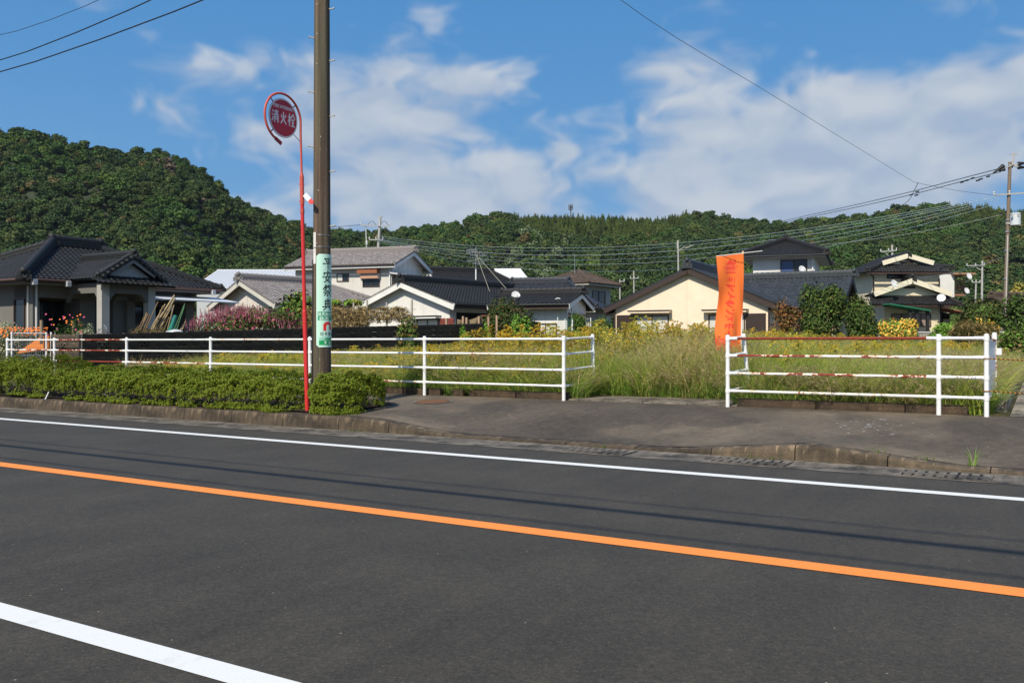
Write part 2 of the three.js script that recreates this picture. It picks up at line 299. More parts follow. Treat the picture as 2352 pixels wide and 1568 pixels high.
{
  // cast iron cover, gutter gratings, paint spots
  const mh = thing('manhole_cover', 'round rusty manhole cover in the pavement behind the fence post', 'manhole cover', at(995, 926, 1).set(0, 0, 0));
  const z = (EYE - 0.29) * FOCAL / (926 - PY), c = at(995, 926, z), rd = toRoad(c.x, c.z); mh.position.set(c.x, walkY(rd[0], rd[1]) + 0.004, c.z);
  mh.rotation.set(0, ROAD_YAW, 0);
  const lid = new THREE.CylinderGeometry(0.3, 0.3, 0.012, 40).rotateX(0.055), ringG = new THREE.RingGeometry(0.305, 0.36, 40).rotateX(-Math.PI / 2 + 0.055).translate(0, 0.002, 0);
  const rust = std([0.17, 0.085, 0.045], { roughness: 0.8, bumpMap: rep(bumpFine, 4), bumpScale: 0.004 });
  part('lid', lid, rust, mh); part('ring', ringG, T.gutter, mh);
  const ribs = []; for (let i = -4; i <= 4; i++) { const w = Math.sqrt(0.27 * 0.27 - (i * 0.06) ** 2); ribs.push(bx(-w, w, 0.005, 0.012, i * 0.06 - 0.012, i * 0.06 + 0.012).rotateX(0.055)); } part('rib', ribs, rust, mh);
  for (const [px, lab] of [[1372, 'slotted gutter grating opposite the driveway, leftmost of three'], [1722, 'slotted gutter grating below the right kerb hump, middle of three'], [2172, 'slotted gutter grating beside the grass clump, rightmost of three']]) {
    const s = sAt(px, 9.95), g = thing('gutter_grating', lab, 'drain grating', R(s, 9.98, 0.006), ROAD_YAW);
    part('frame', [bx(-0.42, 0.42, -0.02, 0.006, -0.24, -0.215), bx(-0.42, 0.42, -0.02, 0.006, 0.215, 0.24), bx(-0.42, -0.395, -0.02, 0.006, -0.215, 0.215), bx(0.395, 0.42, -0.02, 0.006, -0.215, 0.215)], T.gutter, g);
    part('pit', bx(-0.395, 0.395, -0.012, -0.003, -0.215, 0.215), T.black, g);
    for (let i = 0; i < 8; i++) part('grate_bar', bx(-0.37 + i * 0.1, -0.30 + i * 0.1, -0.003, 0.006, -0.213, 0.213), T.gutter, g);
    part('grate_bar', bx(-0.39, 0.39, -0.002, 0.007, -0.04, 0.04), T.gutter, g);
  }
  const r = rng(31), spots = [];
  for (let i = 0; i < 46; i++) { const s = -1.95 + (r() + r() - 1) * 0.55, d = 12.1 + (r() + r() - 1) * 0.75, rr = 0.006 + r() * 0.014, v = R(s, d, walkY(s, d) + 0.004); spots.push(new THREE.CircleGeometry(rr, 7).rotateX(-Math.PI / 2).scale(1 + r(), 1, 1).translate(v.x, v.y, v.z)); }
  const sp = one('paint_splash', spots, std([0.75, 0.75, 0.72]), 'scattered white droppings splashed on the pavement before the right fence', 'splash'); sp.userData.kind = 'stuff';
}
// ---------- railings ----------
const railMats = {};
const railMat = (k) => railMats[k] ??= k === 'white' ? T.white : std(0xffffff, { roughness: 0.75, map: k === 'full' ? rustTex(0.78, 301) : k === 'heavy' ? rustTex(0.52, 302) : k === 'half' ? rustTex(0.5, 303) : k === 'light' ? rustTex(0.42, 304) : rustTex(0.34, 305) });
const RAILH = [1.038, 0.78, 0.513, 0.244];
function railing(label, posts, rails, group) {
  const o = posts[0].p, t = thing('pipe_railing', label, 'railing', o, 0);
  const rel = (v) => v.clone().sub(o);
  for (const [i, q] of posts.entries()) {
    const b = rel(q.p), top = b.clone().add(q.lean ?? V(0, 0, 0)); top.y += 1.083;
    b.y -= 0.1;
    part('post', [rod(b, top, 0.031, 0.031, 16), new THREE.SphereGeometry(0.031, 16, 6, 0, Math.PI * 2, 0, Math.PI / 2).scale(1, 0.45, 1).translate(top.x, top.y, top.z)], T.white, t);
    if (q.plain) continue;
    for (const h of RAILH) {
      const c = b.clone().lerp(top, (h + 0.1) / 1.183), ax = top.clone().sub(b).normalize();
      const gs = [rod(c.clone().addScaledVector(ax, -0.03), c.clone().addScaledVector(ax, 0.03), 0.0365, 0.0365, 16)];
      for (const j of [i - 1, i + 1]) {
        if (!posts[j] || !rails[Math.min(i, j)]) continue;
        const n = rel(posts[j].p).add((posts[j].lean ?? V(0, 0, 0)).clone().multiplyScalar(h / 1.083)); n.y += h;
        const dir = n.sub(c).normalize();
        gs.push(rod(c.clone().addScaledVector(dir, 0.03), c.clone().addScaledVector(dir, 0.15), 0.0245, 0.0245, 12));
        for (const w of [0.075, 0.13]) { const e = c.clone().addScaledVector(dir, w), side = dir.clone().cross(Yax).normalize(); gs.push(rod(e.clone().addScaledVector(side, 0.018), e.clone().addScaledVector(side, 0.033), 0.009, 0.009, 6), rod(e.clone().addScaledVector(side, -0.018), e.clone().addScaledVector(side, -0.033), 0.009, 0.009, 6)); }
      }
      part('rail_bracket', gs, T.white, t);
    }
  }
  rails.forEach((rs, i) => rs && rs.forEach((k, j) => {
    const pa = rel(posts[i].p).addScaledVector(posts[i].lean ?? V(0, 0, 0), RAILH[j] / 1.083), pb = rel(posts[i + 1].p).addScaledVector(posts[i + 1].lean ?? V(0, 0, 0), RAILH[j] / 1.083);
    pa.y += RAILH[j]; pb.y += RAILH[j];
    const m = part('rail', rod(pa, pb, 0.0205, 0.0205, 14, 2.9), railMat(k), t, { full: 'wholly rusted rail', heavy: 'heavily rusted rail', half: 'half rusted rail' }[k]);
  }));
  return t;
}
const onWalk = (px, d = 13.34) => { const s = sAt(px, d); return R(s, d, walkY(s, Math.min(d, 13.42))); };
const W4 = ['white', 'white', 'white', 'white'];
railing('long white pipe railing with four rails running behind the hedge', [{ p: onWalk(15.6) }, { p: onWalk(124) }, { p: onWalk(290) }, { p: onWalk(483) }, { p: onWalk(711) }, { p: onWalk(975) }, { p: onWalk(1295) }, { p: R(-6.99, 14.5, 0.395), lean: V(-0.02, 0, 0) }],
  [['white', 'light', 'light', 'light'], ['heavy', 'heavy', 'full', 'full'], ['white', 'white', 'light', 'half'], ['spots', 'white', 'white', 'white'], ['white', 'white', 'white', 'half'], ['white', 'spots', 'white', 'white'], ['spots', 'white', 'white', 'white']]);
railing('short pipe railing right of the driveway with a brown rusted top rail', [{ p: R(-4.1, 14.3, 0.39), lean: V(-0.12, 0, 0.03) }, { p: onWalk(1672) }, { p: onWalk(2157) }, { p: onWalk(2267) }, { p: R(-0.65, 14.55, 0.39) }],
  [['spots', 'white', 'white', 'white'], ['full', 'half', 'light', 'spots'], W4, null]);
{
  // white board fixed between the last two posts, and the striped rope tied to it
  const t = thing('gate_panel', 'white metal board fixed behind the last railing post at right', 'panel', R(-0.675, 13.4, 0), ROAD_YAW - 0.03);
  part('board', bx(-0.012, 0.012, 0.62, 1.36, -1.08, -0.02), T.white, t);
  part('edge_frame', [bx(-0.02, 0.02, 0.6, 0.62, -1.1, 0), bx(-0.02, 0.02, 1.36, 1.385, -1.1, 0), bx(-0.022, 0.022, 0.42, 1.4, -1.125, -1.085)], std(0xffffff, { map: rustTex(0.42, 371) }), t);
  for (const y of [1.16, 0.55]) part('hinge', rbx(0.02, 0.09, y, y + 0.1, -1.13, -1.05, 0.01), T.white, t);
  const stripe = texOf(8, 64, (x, y, c) => { const k = ((y + x * 2) % 16) < 8; c[0] = k ? 190 : 40; c[1] = k ? 130 : 34; c[2] = k ? 40 : 26; }, { rep: [1, 10] });
  const rm = std(0xffffff, { map: stripe, roughness: 0.9 });
  for (const [y, lab] of [[1.13, 'upper yellow and black rope tied across the side path'], [0.70, 'lower yellow and black rope tied across the side path']]) {
    const a = R(-0.69, 13.34, y - 0.0), pts = hang(a.clone().add(V(0.03, 0, 0.02)), R(3.6, 14.2, y + 0.12), 0.10, 14);
    const g = cable(pts, 0.008, 6), uv = g.attributes.uv; for (let i = 0; i < uv.count; i++) uv.setXY(i, uv.getY(i), uv.getX(i) * 2);
    const knot = new THREE.TorusGeometry(0.036, 0.008, 6, 18).rotateX(Math.PI / 2).translate(a.x, a.y, a.z);
    one('rope', [g, knot], rm, lab, 'rope', 'ropes across the side path');
  }
}
{
  // small railing and mesh gate of the left driveway, with an orange board behind
  const z0 = 24.6, p0 = at(26, 0, z0), p1 = at(107, 0, z0 + 0.6), g0 = groundAt(p0.x, p0.z), t = thing('mesh_gate', 'low white mesh gate behind the left end of the railing', 'gate', V(p0.x, g0, p0.z));
  const e = p1.clone().sub(p0); e.y = 0; const L = e.length(), mk = (u, y) => V(e.x * u / L, y, e.z * u / L);
  for (const u of [0, L * 0.98, L * 1.12]) part('post', rod(mk(u, 0), mk(u, 1.16), 0.025, 0.025, 10), T.white, t);
  for (const y of [0.4, 0.5, 1.12]) part('rail', rod(mk(0, y), mk(L, y), 0.014, 0.014, 8), y > 1 ? T.white : T.steel, t);
  const bars = []; for (let i = 1; i < 16; i++) bars.push(rod(mk(L * i / 16, 0.15), mk(L * i / 16, 1.12), 0.004, 0.004, 5)); for (let i = 1; i < 6; i++) bars.push(rod(mk(0, 0.5 + i * 0.11), mk(L, 0.5 + i * 0.11), 0.004, 0.004, 5));
  part('mesh', bars, T.steel, t).userData.kind = 'stuff';
  const q = at(92, 0, z0 + 0.75), gq = groundAt(q.x, q.z), pl = thing('barrier_board', 'bright orange sloping board leaning behind the mesh gate', 'barrier', V(q.x, gq, q.z), -0.15);
  const sh = new THREE.Shape(); sh.moveTo(-0.75, 0.3); sh.lineTo(0.1, 0.4); sh.lineTo(0.28, 0.4); sh.lineTo(0.3, 0.8); sh.lineTo(0.05, 0.8); sh.lineTo(-0.35, 0.55); sh.closePath();
  const or = std([0.8, 0.24, 0.03], { roughness: 0.6 });
  part('board', new THREE.ExtrudeGeometry(sh, { depth: 0.03, bevelEnabled: false }), or, pl);
  const sh2 = new THREE.Shape(); sh2.moveTo(0.36, 0.25); sh2.lineTo(0.62, 0.25); sh2.lineTo(0.62, 0.84); sh2.lineTo(0.33, 0.84); sh2.closePath();
  part('board', new THREE.ExtrudeGeometry(sh2, { depth: 0.03, bevelEnabled: false }), or, pl);
  part('leg', rod(V(-0.5, 0, -0.1), V(-0.3, 0.75, 0), 0.02), T.steel, pl); part('leg', rod(V(0.45, 0, -0.1), V(0.45, 0.9, 0), 0.02), T.steel, pl);
}

// ---------- lettering strokes on a 100 x 100 cell ----------
const KANJI = {
  sho: [[12, 14, 26, 26], [6, 40, 20, 50], [6, 90, 26, 58], [64, 6, 64, 34], [44, 12, 52, 28], [86, 10, 76, 28], [42, 96, 42, 38, 86, 38, 86, 88, 76, 92], [42, 54, 86, 54], [42, 70, 86, 70]],
  ka: [[20, 30, 30, 52], [82, 26, 68, 48], [50, 8, 50, 45, 42, 66, 14, 92], [51, 48, 64, 72, 90, 92]],
  sen: [[4, 32, 42, 32], [24, 6, 24, 96], [24, 38, 5, 70], [25, 40, 40, 58], [70, 6, 42, 42], [70, 6, 98, 42], [52, 48, 88, 48], [54, 68, 86, 68], [70, 48, 70, 90], [46, 92, 96, 92]],
  hei: [[20, 16, 80, 12], [30, 26, 40, 44], [72, 24, 62, 44], [6, 58, 94, 52], [52, 14, 52, 98]],
  an: [[50, 2, 52, 16], [14, 18, 12, 36], [14, 20, 88, 16, 80, 34], [48, 28, 28, 68, 74, 96], [68, 46, 56, 72, 16, 96], [4, 54, 96, 46]],
  sai: [[30, 4, 6, 38], [28, 16, 48, 14, 16, 50], [24, 26, 34, 34], [54, 10, 90, 8, 70, 34], [56, 16, 96, 50], [32, 52, 70, 50], [12, 66, 88, 62], [50, 64, 50, 96, 40, 90], [30, 74, 16, 90], [68, 72, 86, 90]],
  ten: [[24, 20, 24, 66], [24, 20, 80, 18, 78, 66], [42, 4, 42, 66], [60, 4, 60, 66], [24, 42, 78, 42], [4, 70, 96, 66], [34, 74, 10, 96], [64, 72, 92, 96]],
  ai: [[20, 6, 8, 60, 34, 92], [36, 30, 24, 70, 4, 94], [2, 36, 42, 32], [70, 6, 46, 38], [70, 6, 98, 38], [58, 46, 82, 46], [54, 60, 54, 92, 88, 92, 88, 60, 54, 60]],
  ra: [[50, 4, 50, 14], [26, 16, 26, 92, 40, 86], [26, 16, 76, 16, 76, 50, 26, 50], [26, 33, 76, 33], [44, 50, 90, 92], [80, 56, 62, 70]],
  kaji: [[8, 30, 44, 30, 42, 88, 34, 84], [24, 8, 22, 56, 6, 94], [58, 30, 58, 88, 92, 88, 92, 30, 58, 30]],
  ji: [[12, 14, 24, 24], [6, 42, 18, 52], [6, 92, 26, 60], [62, 8, 44, 44, 88, 40], [78, 26, 94, 50], [48, 58, 48, 92, 88, 92, 88, 58, 48, 58]],
  ki: [[8, 32, 92, 32], [50, 6, 50, 96], [50, 34, 8, 80], [50, 34, 94, 80]],
  hashi: [[4, 32, 38, 32], [22, 6, 22, 96], [22, 38, 5, 70], [44, 20, 96, 16], [70, 18, 44, 44], [70, 18, 96, 44], [58, 34, 82, 34, 82, 48, 58, 48, 58, 34], [46, 94, 46, 56, 94, 56, 94, 94], [60, 66, 80, 66, 80, 84, 60, 84, 60, 66]],
  do: [[20, 20, 80, 20], [50, 6, 50, 20], [14, 32, 86, 32], [30, 20, 36, 32], [70, 20, 64, 32], [30, 44, 72, 44, 72, 74, 30, 74, 30, 44], [30, 59, 72, 59], [50, 80, 50, 96], [10, 84, 90, 84]],
  matsu: [[6, 34, 40, 34], [24, 8, 24, 94], [24, 38, 6, 70], [56, 10, 46, 40], [72, 10, 94, 42], [66, 48, 46, 88, 86, 84], [78, 62, 94, 94]],
  kabu: [[4, 34, 38, 34], [22, 6, 22, 96], [22, 38, 5, 70], [24, 42, 36, 58], [54, 14, 46, 36], [50, 30, 92, 30], [42, 52, 98, 52], [69, 6, 69, 96], [66, 54, 44, 84], [71, 54, 96, 84]],
  a: [[10, 18, 86, 18, 60, 46], [50, 36, 46, 62, 22, 94]], i: [[80, 8, 48, 42, 10, 62], [52, 42, 52, 96]], rakana: [[24, 14, 78, 14], [12, 40, 86, 40, 72, 72, 32, 96]],
  n: [[14, 20, 36, 36], [12, 90, 52, 78, 88, 32]], dokana: [[32, 6, 32, 96], [32, 42, 72, 62], [62, 14, 70, 28], [80, 8, 88, 22]], ho: [[8, 32, 92, 32], [50, 6, 50, 94], [28, 48, 10, 76], [72, 48, 90, 76]], bar: [[50, 6, 50, 94]],
  den: [[16, 10, 84, 10], [8, 36, 8, 22, 92, 22, 92, 36], [50, 10, 50, 44], [22, 32, 38, 32], [62, 32, 78, 32], [22, 54, 78, 54, 78, 80, 22, 80, 22, 54], [22, 67, 78, 67], [50, 54, 50, 94, 92, 94]],
};
function glyph(g, k, x, y, w, h, lw, color, brush = 0) {
  g.strokeStyle = color; g.lineCap = brush ? 'round' : 'butt'; g.lineJoin = brush ? 'round' : 'miter';
  for (const st of KANJI[k]) {
    g.lineWidth = brush && Math.abs(st[1] - st[st.length - 1]) < 10 ? lw * 0.8 : lw; g.beginPath();
    for (let i = 0; i < st.length; i += 2) { const px = x + st[i] / 100 * w, py = y + st[i + 1] / 100 * h; i ? g.lineTo(px, py) : g.moveTo(px, py); } g.stroke();
    if (brush) { g.fillStyle = color; g.beginPath(); g.arc(x + st[0] / 100 * w, y + st[1] / 100 * h, lw * 0.66, 0, 7); g.fill(); }
  }
}

// ---------- big utility pole ----------
const POLE = R(0, 0, 0).set(-0.2132 * 14.55, 0, -14.55);
{
  const [ps, pd] = toRoad(POLE.x, POLE.z), y0 = walkY(ps, pd);
  POLE.y = y0;
  const t = thing('utility_pole', 'tall brown concrete utility pole standing in the hedge with a pale green sign', 'utility pole', POLE, 0);
  const H = 9.6, rb = 0.152, rt = 0.112, rad = (y) => mix(rb, rt, y / H);
  const tex = texOf(256, 1024, (x, y, c) => {
    const a = fbm(x / 256 * 12, y / 1024 * 6, 5, 201, 0), st = fbm(x / 256 * 26, y / 1024 * 3, 4, 205, 0), f = hash2(x, y, 3), g = sstep(0.35, 0.75, fbm(x / 256 * 3, y / 1024 * 5, 3, 207));
    let v = 84 + (a - 0.5) * 50 + (st - 0.5) * 66 + (f - 0.5) * 20; const lite = sstep(0.3, 0.8, y / 1024) * 10 * 0;
    c[0] = v * mix(1.12, 0.99, g) + lite; c[1] = v * mix(0.9, 0.92, g) + lite; c[2] = v * mix(0.76, 0.74, g);
    if (hash2(x >> 1, y >> 2, 9) > 0.9985) { c[0] += 60; c[1] += 60; c[2] += 58; }
  });
  part('shaft', new THREE.CylinderGeometry(rt, rb, H + 0.3, 40, 1).translate(0, (H - 0.3) / 2, 0), std(0xffffff, { map: tex, roughness: 0.95, bumpMap: rep(bumpSoft, 3, 20), bumpScale: 0.004 }), t);
  // step bolts, alternate sides
  const yb = (py) => EYE + (PY - py) / FOCAL * 14.55 - y0;
  const bolt = (py, side) => { const y = yb(py), r = rad(y), d = V(side * 0.985, 0.08, 0.15).normalize(); return part('step_bolt', [rod(V(d.x * (r - 0.02), y, d.z * (r - 0.02)), V(d.x * (r + 0.075), y + 0.012, d.z * (r + 0.075)), 0.0085, 0.0085, 8), rod(V(d.x * (r + 0.07), y + 0.0115, d.z * (r + 0.07)), V(d.x * (r + 0.085), y + 0.014, d.z * (r + 0.085)), 0.016, 0.016, 10), rod(V(d.x * (r - 0.005), y, d.z * (r - 0.005)), V(d.x * (r + 0.012), y + 0.002, d.z * (r + 0.012)), 0.014, 0.014, 10)], std([0.5, 0.46, 0.34], { roughness: 0.6 }), t); };
  for (const py of [88, 213, 338]) bolt(py, -1);
  for (const py of [-100, 22, 141, 268, 395, 520]) bolt(py, 1);
  // plugged bolt holes on the face
  const plugM = std([0.35, 0.34, 0.32]); let hi = 0; for (const py of [15, 82, 151, 318, 440, 560]) { const y = yb(py), r = rad(y), a = [-0.5, -0.45, -0.5, 0.05, -0.2, -0.4][hi++]; part('plug', rod(V(Math.sin(a) * (r - 0.01), y, Math.cos(a) * (r - 0.01)), V(Math.sin(a) * (r + 0.004), y, Math.cos(a) * (r + 0.004)), 0.011, 0.011, 8), plugM, t); }
  // ground wire conduit on the left, narrow plates with steel bands
  const la = -1.28 + 0.2;
  part('conduit', rod(V(Math.sin(la) * 0.163, -0.1, Math.cos(la) * 0.163), V(Math.sin(la) * 0.146, yb(597), Math.cos(la) * 0.146), 0.013, 0.013, 10), T.dark, t);
  const plate = (py0, py1, txt) => { const y1 = yb(py0), y2 = yb(py1), r = rad((y1 + y2) / 2) + 0.006, g = new THREE.CylinderGeometry(r, r, y1 - y2, 8, 1, true, -0.95, 0.42).translate(0, (y1 + y2) / 2, 0);
    part('number_plate', g, std(0xffffff, { side: THREE.DoubleSide, roughness: 0.6, map: canvasTex(64, 256, (c, w, h) => { c.fillStyle = '#e6e6e2'; c.fillRect(0, 0, w, h); c.fillStyle = '#777'; for (let i = 0; i < txt; i++) { c.fillRect(22, 14 + i * 14, 20, 2); c.fillRect(i % 2 ? 22 : 38, 14 + i * 14, 3, 9); c.fillRect(24, 21 + i * 14, 16, 2); } }) }), t); };
  plate(535, 570, 16); plate(572, 607, 5);
  for (const py of [541, 568]) { const y = yb(py), r = rad(y) + 0.0025; part('steel_band', new THREE.TorusGeometry(r, 0.004, 6, 48).rotateX(Math.PI / 2).translate(0, y, 0), T.steel, t); }
  // advertising plate wrapped round the pole
  const A0 = yb(585), A1 = yb(797), ar = rad((A0 + A1) / 2) + 0.009, PW = 480, PH = 2048;
  const ad = canvasTex(PW, PH, (g, w, h) => {
    g.fillStyle = '#bfe6d2'; g.fillRect(0, 0, w, h); g.strokeStyle = '#dcefe6'; g.lineWidth = 10; g.strokeRect(5, 5, w - 10, h - 10);
    const ink = '#1d2a28'; ['hei', 'an', 'sai', 'ten'].forEach((k, i) => glyph(g, k, 152, 62 + i * 306, 250, 262, 27, ink, 1));
    g.fillStyle = '#1f9464'; g.fillRect(36, 1268, 420, 100); ['ai', 'ra', 'kaji', 'ji', 'ki'].forEach((k, i) => glyph(g, k, 52 + i * 80, 1280, 70, 76, 9, '#e8f4ee'));
    g.fillRect(36, 1374, 420, 84); g.fillStyle = '#eef6f2'; g.font = 'bold 88px sans-serif'; g.textAlign = 'left'; g.fillText('65-35', 78, 1448);
    g.fillStyle = '#dc2a2c'; g.beginPath(); g.moveTo(164, 1690); g.lineTo(164, 1570); g.bezierCurveTo(164, 1470, 372, 1460, 392, 1560); g.lineTo(392, 1600); g.lineTo(440, 1600); g.lineTo(368, 1690); g.lineTo(300, 1610); g.lineTo(332, 1610); g.bezierCurveTo(330, 1530, 238, 1530, 236, 1600); g.lineTo(236, 1690); g.fill();
    ['ai', 'ra', 'hashi', 'do'].forEach((k, i) => glyph(g, k, 96 + i * 92, 1712, 80, 84, 9, '#22302c'));
    g.fillStyle = '#4a9f7c'; g.fillRect(60, 1822, 390, 5); g.fillStyle = '#8cc7ae'; g.fillRect(66, 1844, 150, 44); g.fillStyle = '#149a58'; g.fillRect(210, 1844, 240, 44); g.fillRect(66, 1896, 390, 106);
    g.beginPath(); g.fill(); glyph(g, 'hei', 178, 1910, 74, 76, 11, '#e8f4ee'); glyph(g, 'matsu', 300, 1910, 74, 76, 11, '#e8f4ee');
  });
  const a0 = 0.21 - 0.61, a1 = a0 + 2.2;
  // rounded corners: the sheet is a grid clipped at its corners
  const N = 40, K = 48, rc = 0.045, pos = [], uv = [], idx = [], hgt = A0 - A1, wid = (a1 - a0) * ar;
  for (let j = 0; j <= K; j++) for (let i = 0; i <= N; i++) {
    const v = j / K * hgt, dv = Math.min(v, hgt - v), inset = dv < rc ? rc - Math.sqrt(rc * rc - (rc - dv) ** 2) : 0, x = mix(inset, wid - inset, i / N), a = a0 + x / ar;
    pos.push(Math.sin(a) * ar, A1 + v, Math.cos(a) * ar); uv.push(x / wid, v / hgt);
  }
  for (let j = 0; j < K; j++) for (let i = 0; i < N; i++) { const q = j * (N + 1) + i; idx.push(q, q + 1, q + N + 1, q + 1, q + N + 2, q + N + 1); }
  const ag = new THREE.BufferGeometry(); ag.setAttribute('position', new THREE.Float32BufferAttribute(pos, 3)); ag.setAttribute('uv', new THREE.Float32BufferAttribute(uv, 2)); ag.setIndex(idx); ag.computeVertexNormals();
  part('advertising_plate', ag, std(0xffffff, { map: ad, roughness: 0.45, side: THREE.DoubleSide }), t, 'pale green plate with large black characters');
}
// ---------- fire hydrant sign ----------
{
  const z = 14.42, B = at(706, 0, z); { const [s, d] = toRoad(B.x, B.z); B.y = walkY(s, d); }
  const t = thing('fire_hydrant_sign', 'red fire hydrant sign on a thin red post beside the utility pole', 'sign', B, 0);
  const P = (px, py, zz = z) => at(px, py, zz).sub(B);
  const red = std([0.62, 0.032, 0.03], { roughness: 0.4 }), redPale = std([0.55, 0.085, 0.06], { roughness: 0.55 }), redDark = std([0.3, 0.02, 0.03], { roughness: 0.5 });
  const base = V(0, -0.1, 0), j1 = P(699, 715), j2 = P(693.5, 470), j3 = P(692.5, 405), tip = P(690, 300);
  part('lower_post', [rod(base, j1, 0.036, 0.036, 20), new THREE.SphereGeometry(0.036, 16, 8).translate(j1.x, j1.y, j1.z)], red, t);
  part('upper_post', rod(j1, j2, 0.030, 0.029, 20), red, t);
  part('coupling', [rod(j2, j3, 0.034, 0.034, 20), rod(j2.clone().lerp(j3, 0.98), j3.clone().add(V(0, 0.06, 0)), 0.034, 0.02, 16), ...[0.12, 0.72].map((k) => { const c = j2.clone().lerp(j3, k); return rod(c.clone().add(V(-0.05, 0, 0.01)), c.clone().add(V(0.05, 0, 0.01)), 0.008, 0.008, 6); })], redPale, t);
  // ring in the plane across the road
  const nx = CT, nz = -ST, ringR = 0.385, C = V(tip.x - nx * ringR, tip.y + 0.12, tip.z - nz * ringR);
  const ringP = (a, r = ringR) => V(C.x + nx * Math.cos(a) * r, C.y + Math.sin(a) * r, C.z + nz * Math.cos(a) * r);
  const curve = [j3.clone(), tip.clone()]; for (let i = 0; i <= 26; i++) curve.push(ringP(i / 26 * 4.25));
  const rg = new THREE.TubeGeometry(new THREE.CatmullRomCurve3(curve, false, 'centripetal'), 120, 0.0185, 12);
  part('ring', rg, redPale, t);
  const e0 = ringP(4.25), e1 = ringP(4.62, ringR * 1.02);
  part('end_plate', beam(e0, e1.clone().add(V(0, -0.02, 0)), 0.012, 0.06), redDark, t);
  // disc
  const DR = 0.3, face = canvasTex(512, 512, (g) => {
    g.fillStyle = '#e4e4e6'; g.beginPath(); g.arc(256, 256, 256, 0, 7); g.fill(); g.fillStyle = '#b52338'; g.beginPath(); g.arc(256, 256, 243, 0, 7); g.fill();
    g.fillStyle = '#e6e2e6'; g.font = 'bold 62px sans-serif'; g.textAlign = 'center'; g.save(); g.translate(256, 0); g.scale(0.86, 1); g.fillText('FIRE HYDRANT', 0, 134); g.restore();
    ['sho', 'ka', 'sen'].forEach((k, i) => glyph(g, k, 40 + i * 148, 158, 136, 190, 20, '#dcd6da'));
  });
  const disc = part('disc', new THREE.CylinderGeometry(DR, DR, 0.012, 48, 1, true).rotateX(Math.PI / 2), T.steel, t), yaw = Math.atan2(ST, CT);
  // local x runs along +n so that the face reads from the right-hand side of the road
  disc.rotation.y = yaw; disc.position.copy(C);
  const f = part('sign_face', new THREE.CircleGeometry(DR, 48).translate(0, 0, 0.007), std(0xffffff, { map: face, roughness: 0.5 }), disc);
  part('sign_back', new THREE.CircleGeometry(DR, 48).rotateY(Math.PI).translate(0, 0, -0.007), T.steel, disc);
  part('rim', new THREE.TorusGeometry(DR, 0.008, 8, 60), T.steel, disc);
  for (const a of [0.78, 2.36, 3.93]) part('bracket', rod(ringP(a, 0.3), ringP(a, ringR), 0.009, 0.009, 8), redDark, t);
  part('stay', rod(ringP(-0.75, 0.3), P(691, 327), 0.006, 0.006, 8), T.steel, t);
  // arrow plate
  const a0 = P(697, 448).add(V(0.03, 0, 0.03)), a1 = P(722.5, 470.5).add(V(0, 0, 0.0)); a0.z = (j2.z + j3.z) / 2 + 0.03; a1.z = (POLE.z + 0.14 + 0.115) - B.z;
  const mid = a0.clone().lerp(a1, 0.55), dr = a1.clone().sub(a0).normalize(), up = V(0.66, 0.75, 0), nrm = dr.clone().cross(up).normalize(), up2 = nrm.clone().cross(dr);
  const arrow = (p, q, wh) => beam(p, q, 0.008, wh, up2);
  part('arrow_tail', [arrow(a0.clone().addScaledVector(dr, -0.01), mid, 0.075)], T.white, t, 'white half of the arrow plate');
  const sh = new THREE.Shape(); const L = a1.distanceTo(mid); sh.moveTo(0, -0.0375); sh.lineTo(L - 0.03, -0.0375); sh.lineTo(L, 0); sh.lineTo(L - 0.03, 0.0375); sh.lineTo(0, 0.0375); sh.closePath();
  part('arrow_head', new THREE.ExtrudeGeometry(sh, { depth: 0.008, bevelEnabled: false }).translate(0, 0, -0.004).applyMatrix4(new THREE.Matrix4().makeBasis(dr, up2, dr.clone().cross(up2)).setPosition(mid)), red, t, 'red pointed half of the arrow plate');
  part('clamp', rod(j2.clone().lerp(j3, -0.3), j2.clone().lerp(j3, -0.15), 0.035, 0.035, 14), redPale, t);
}
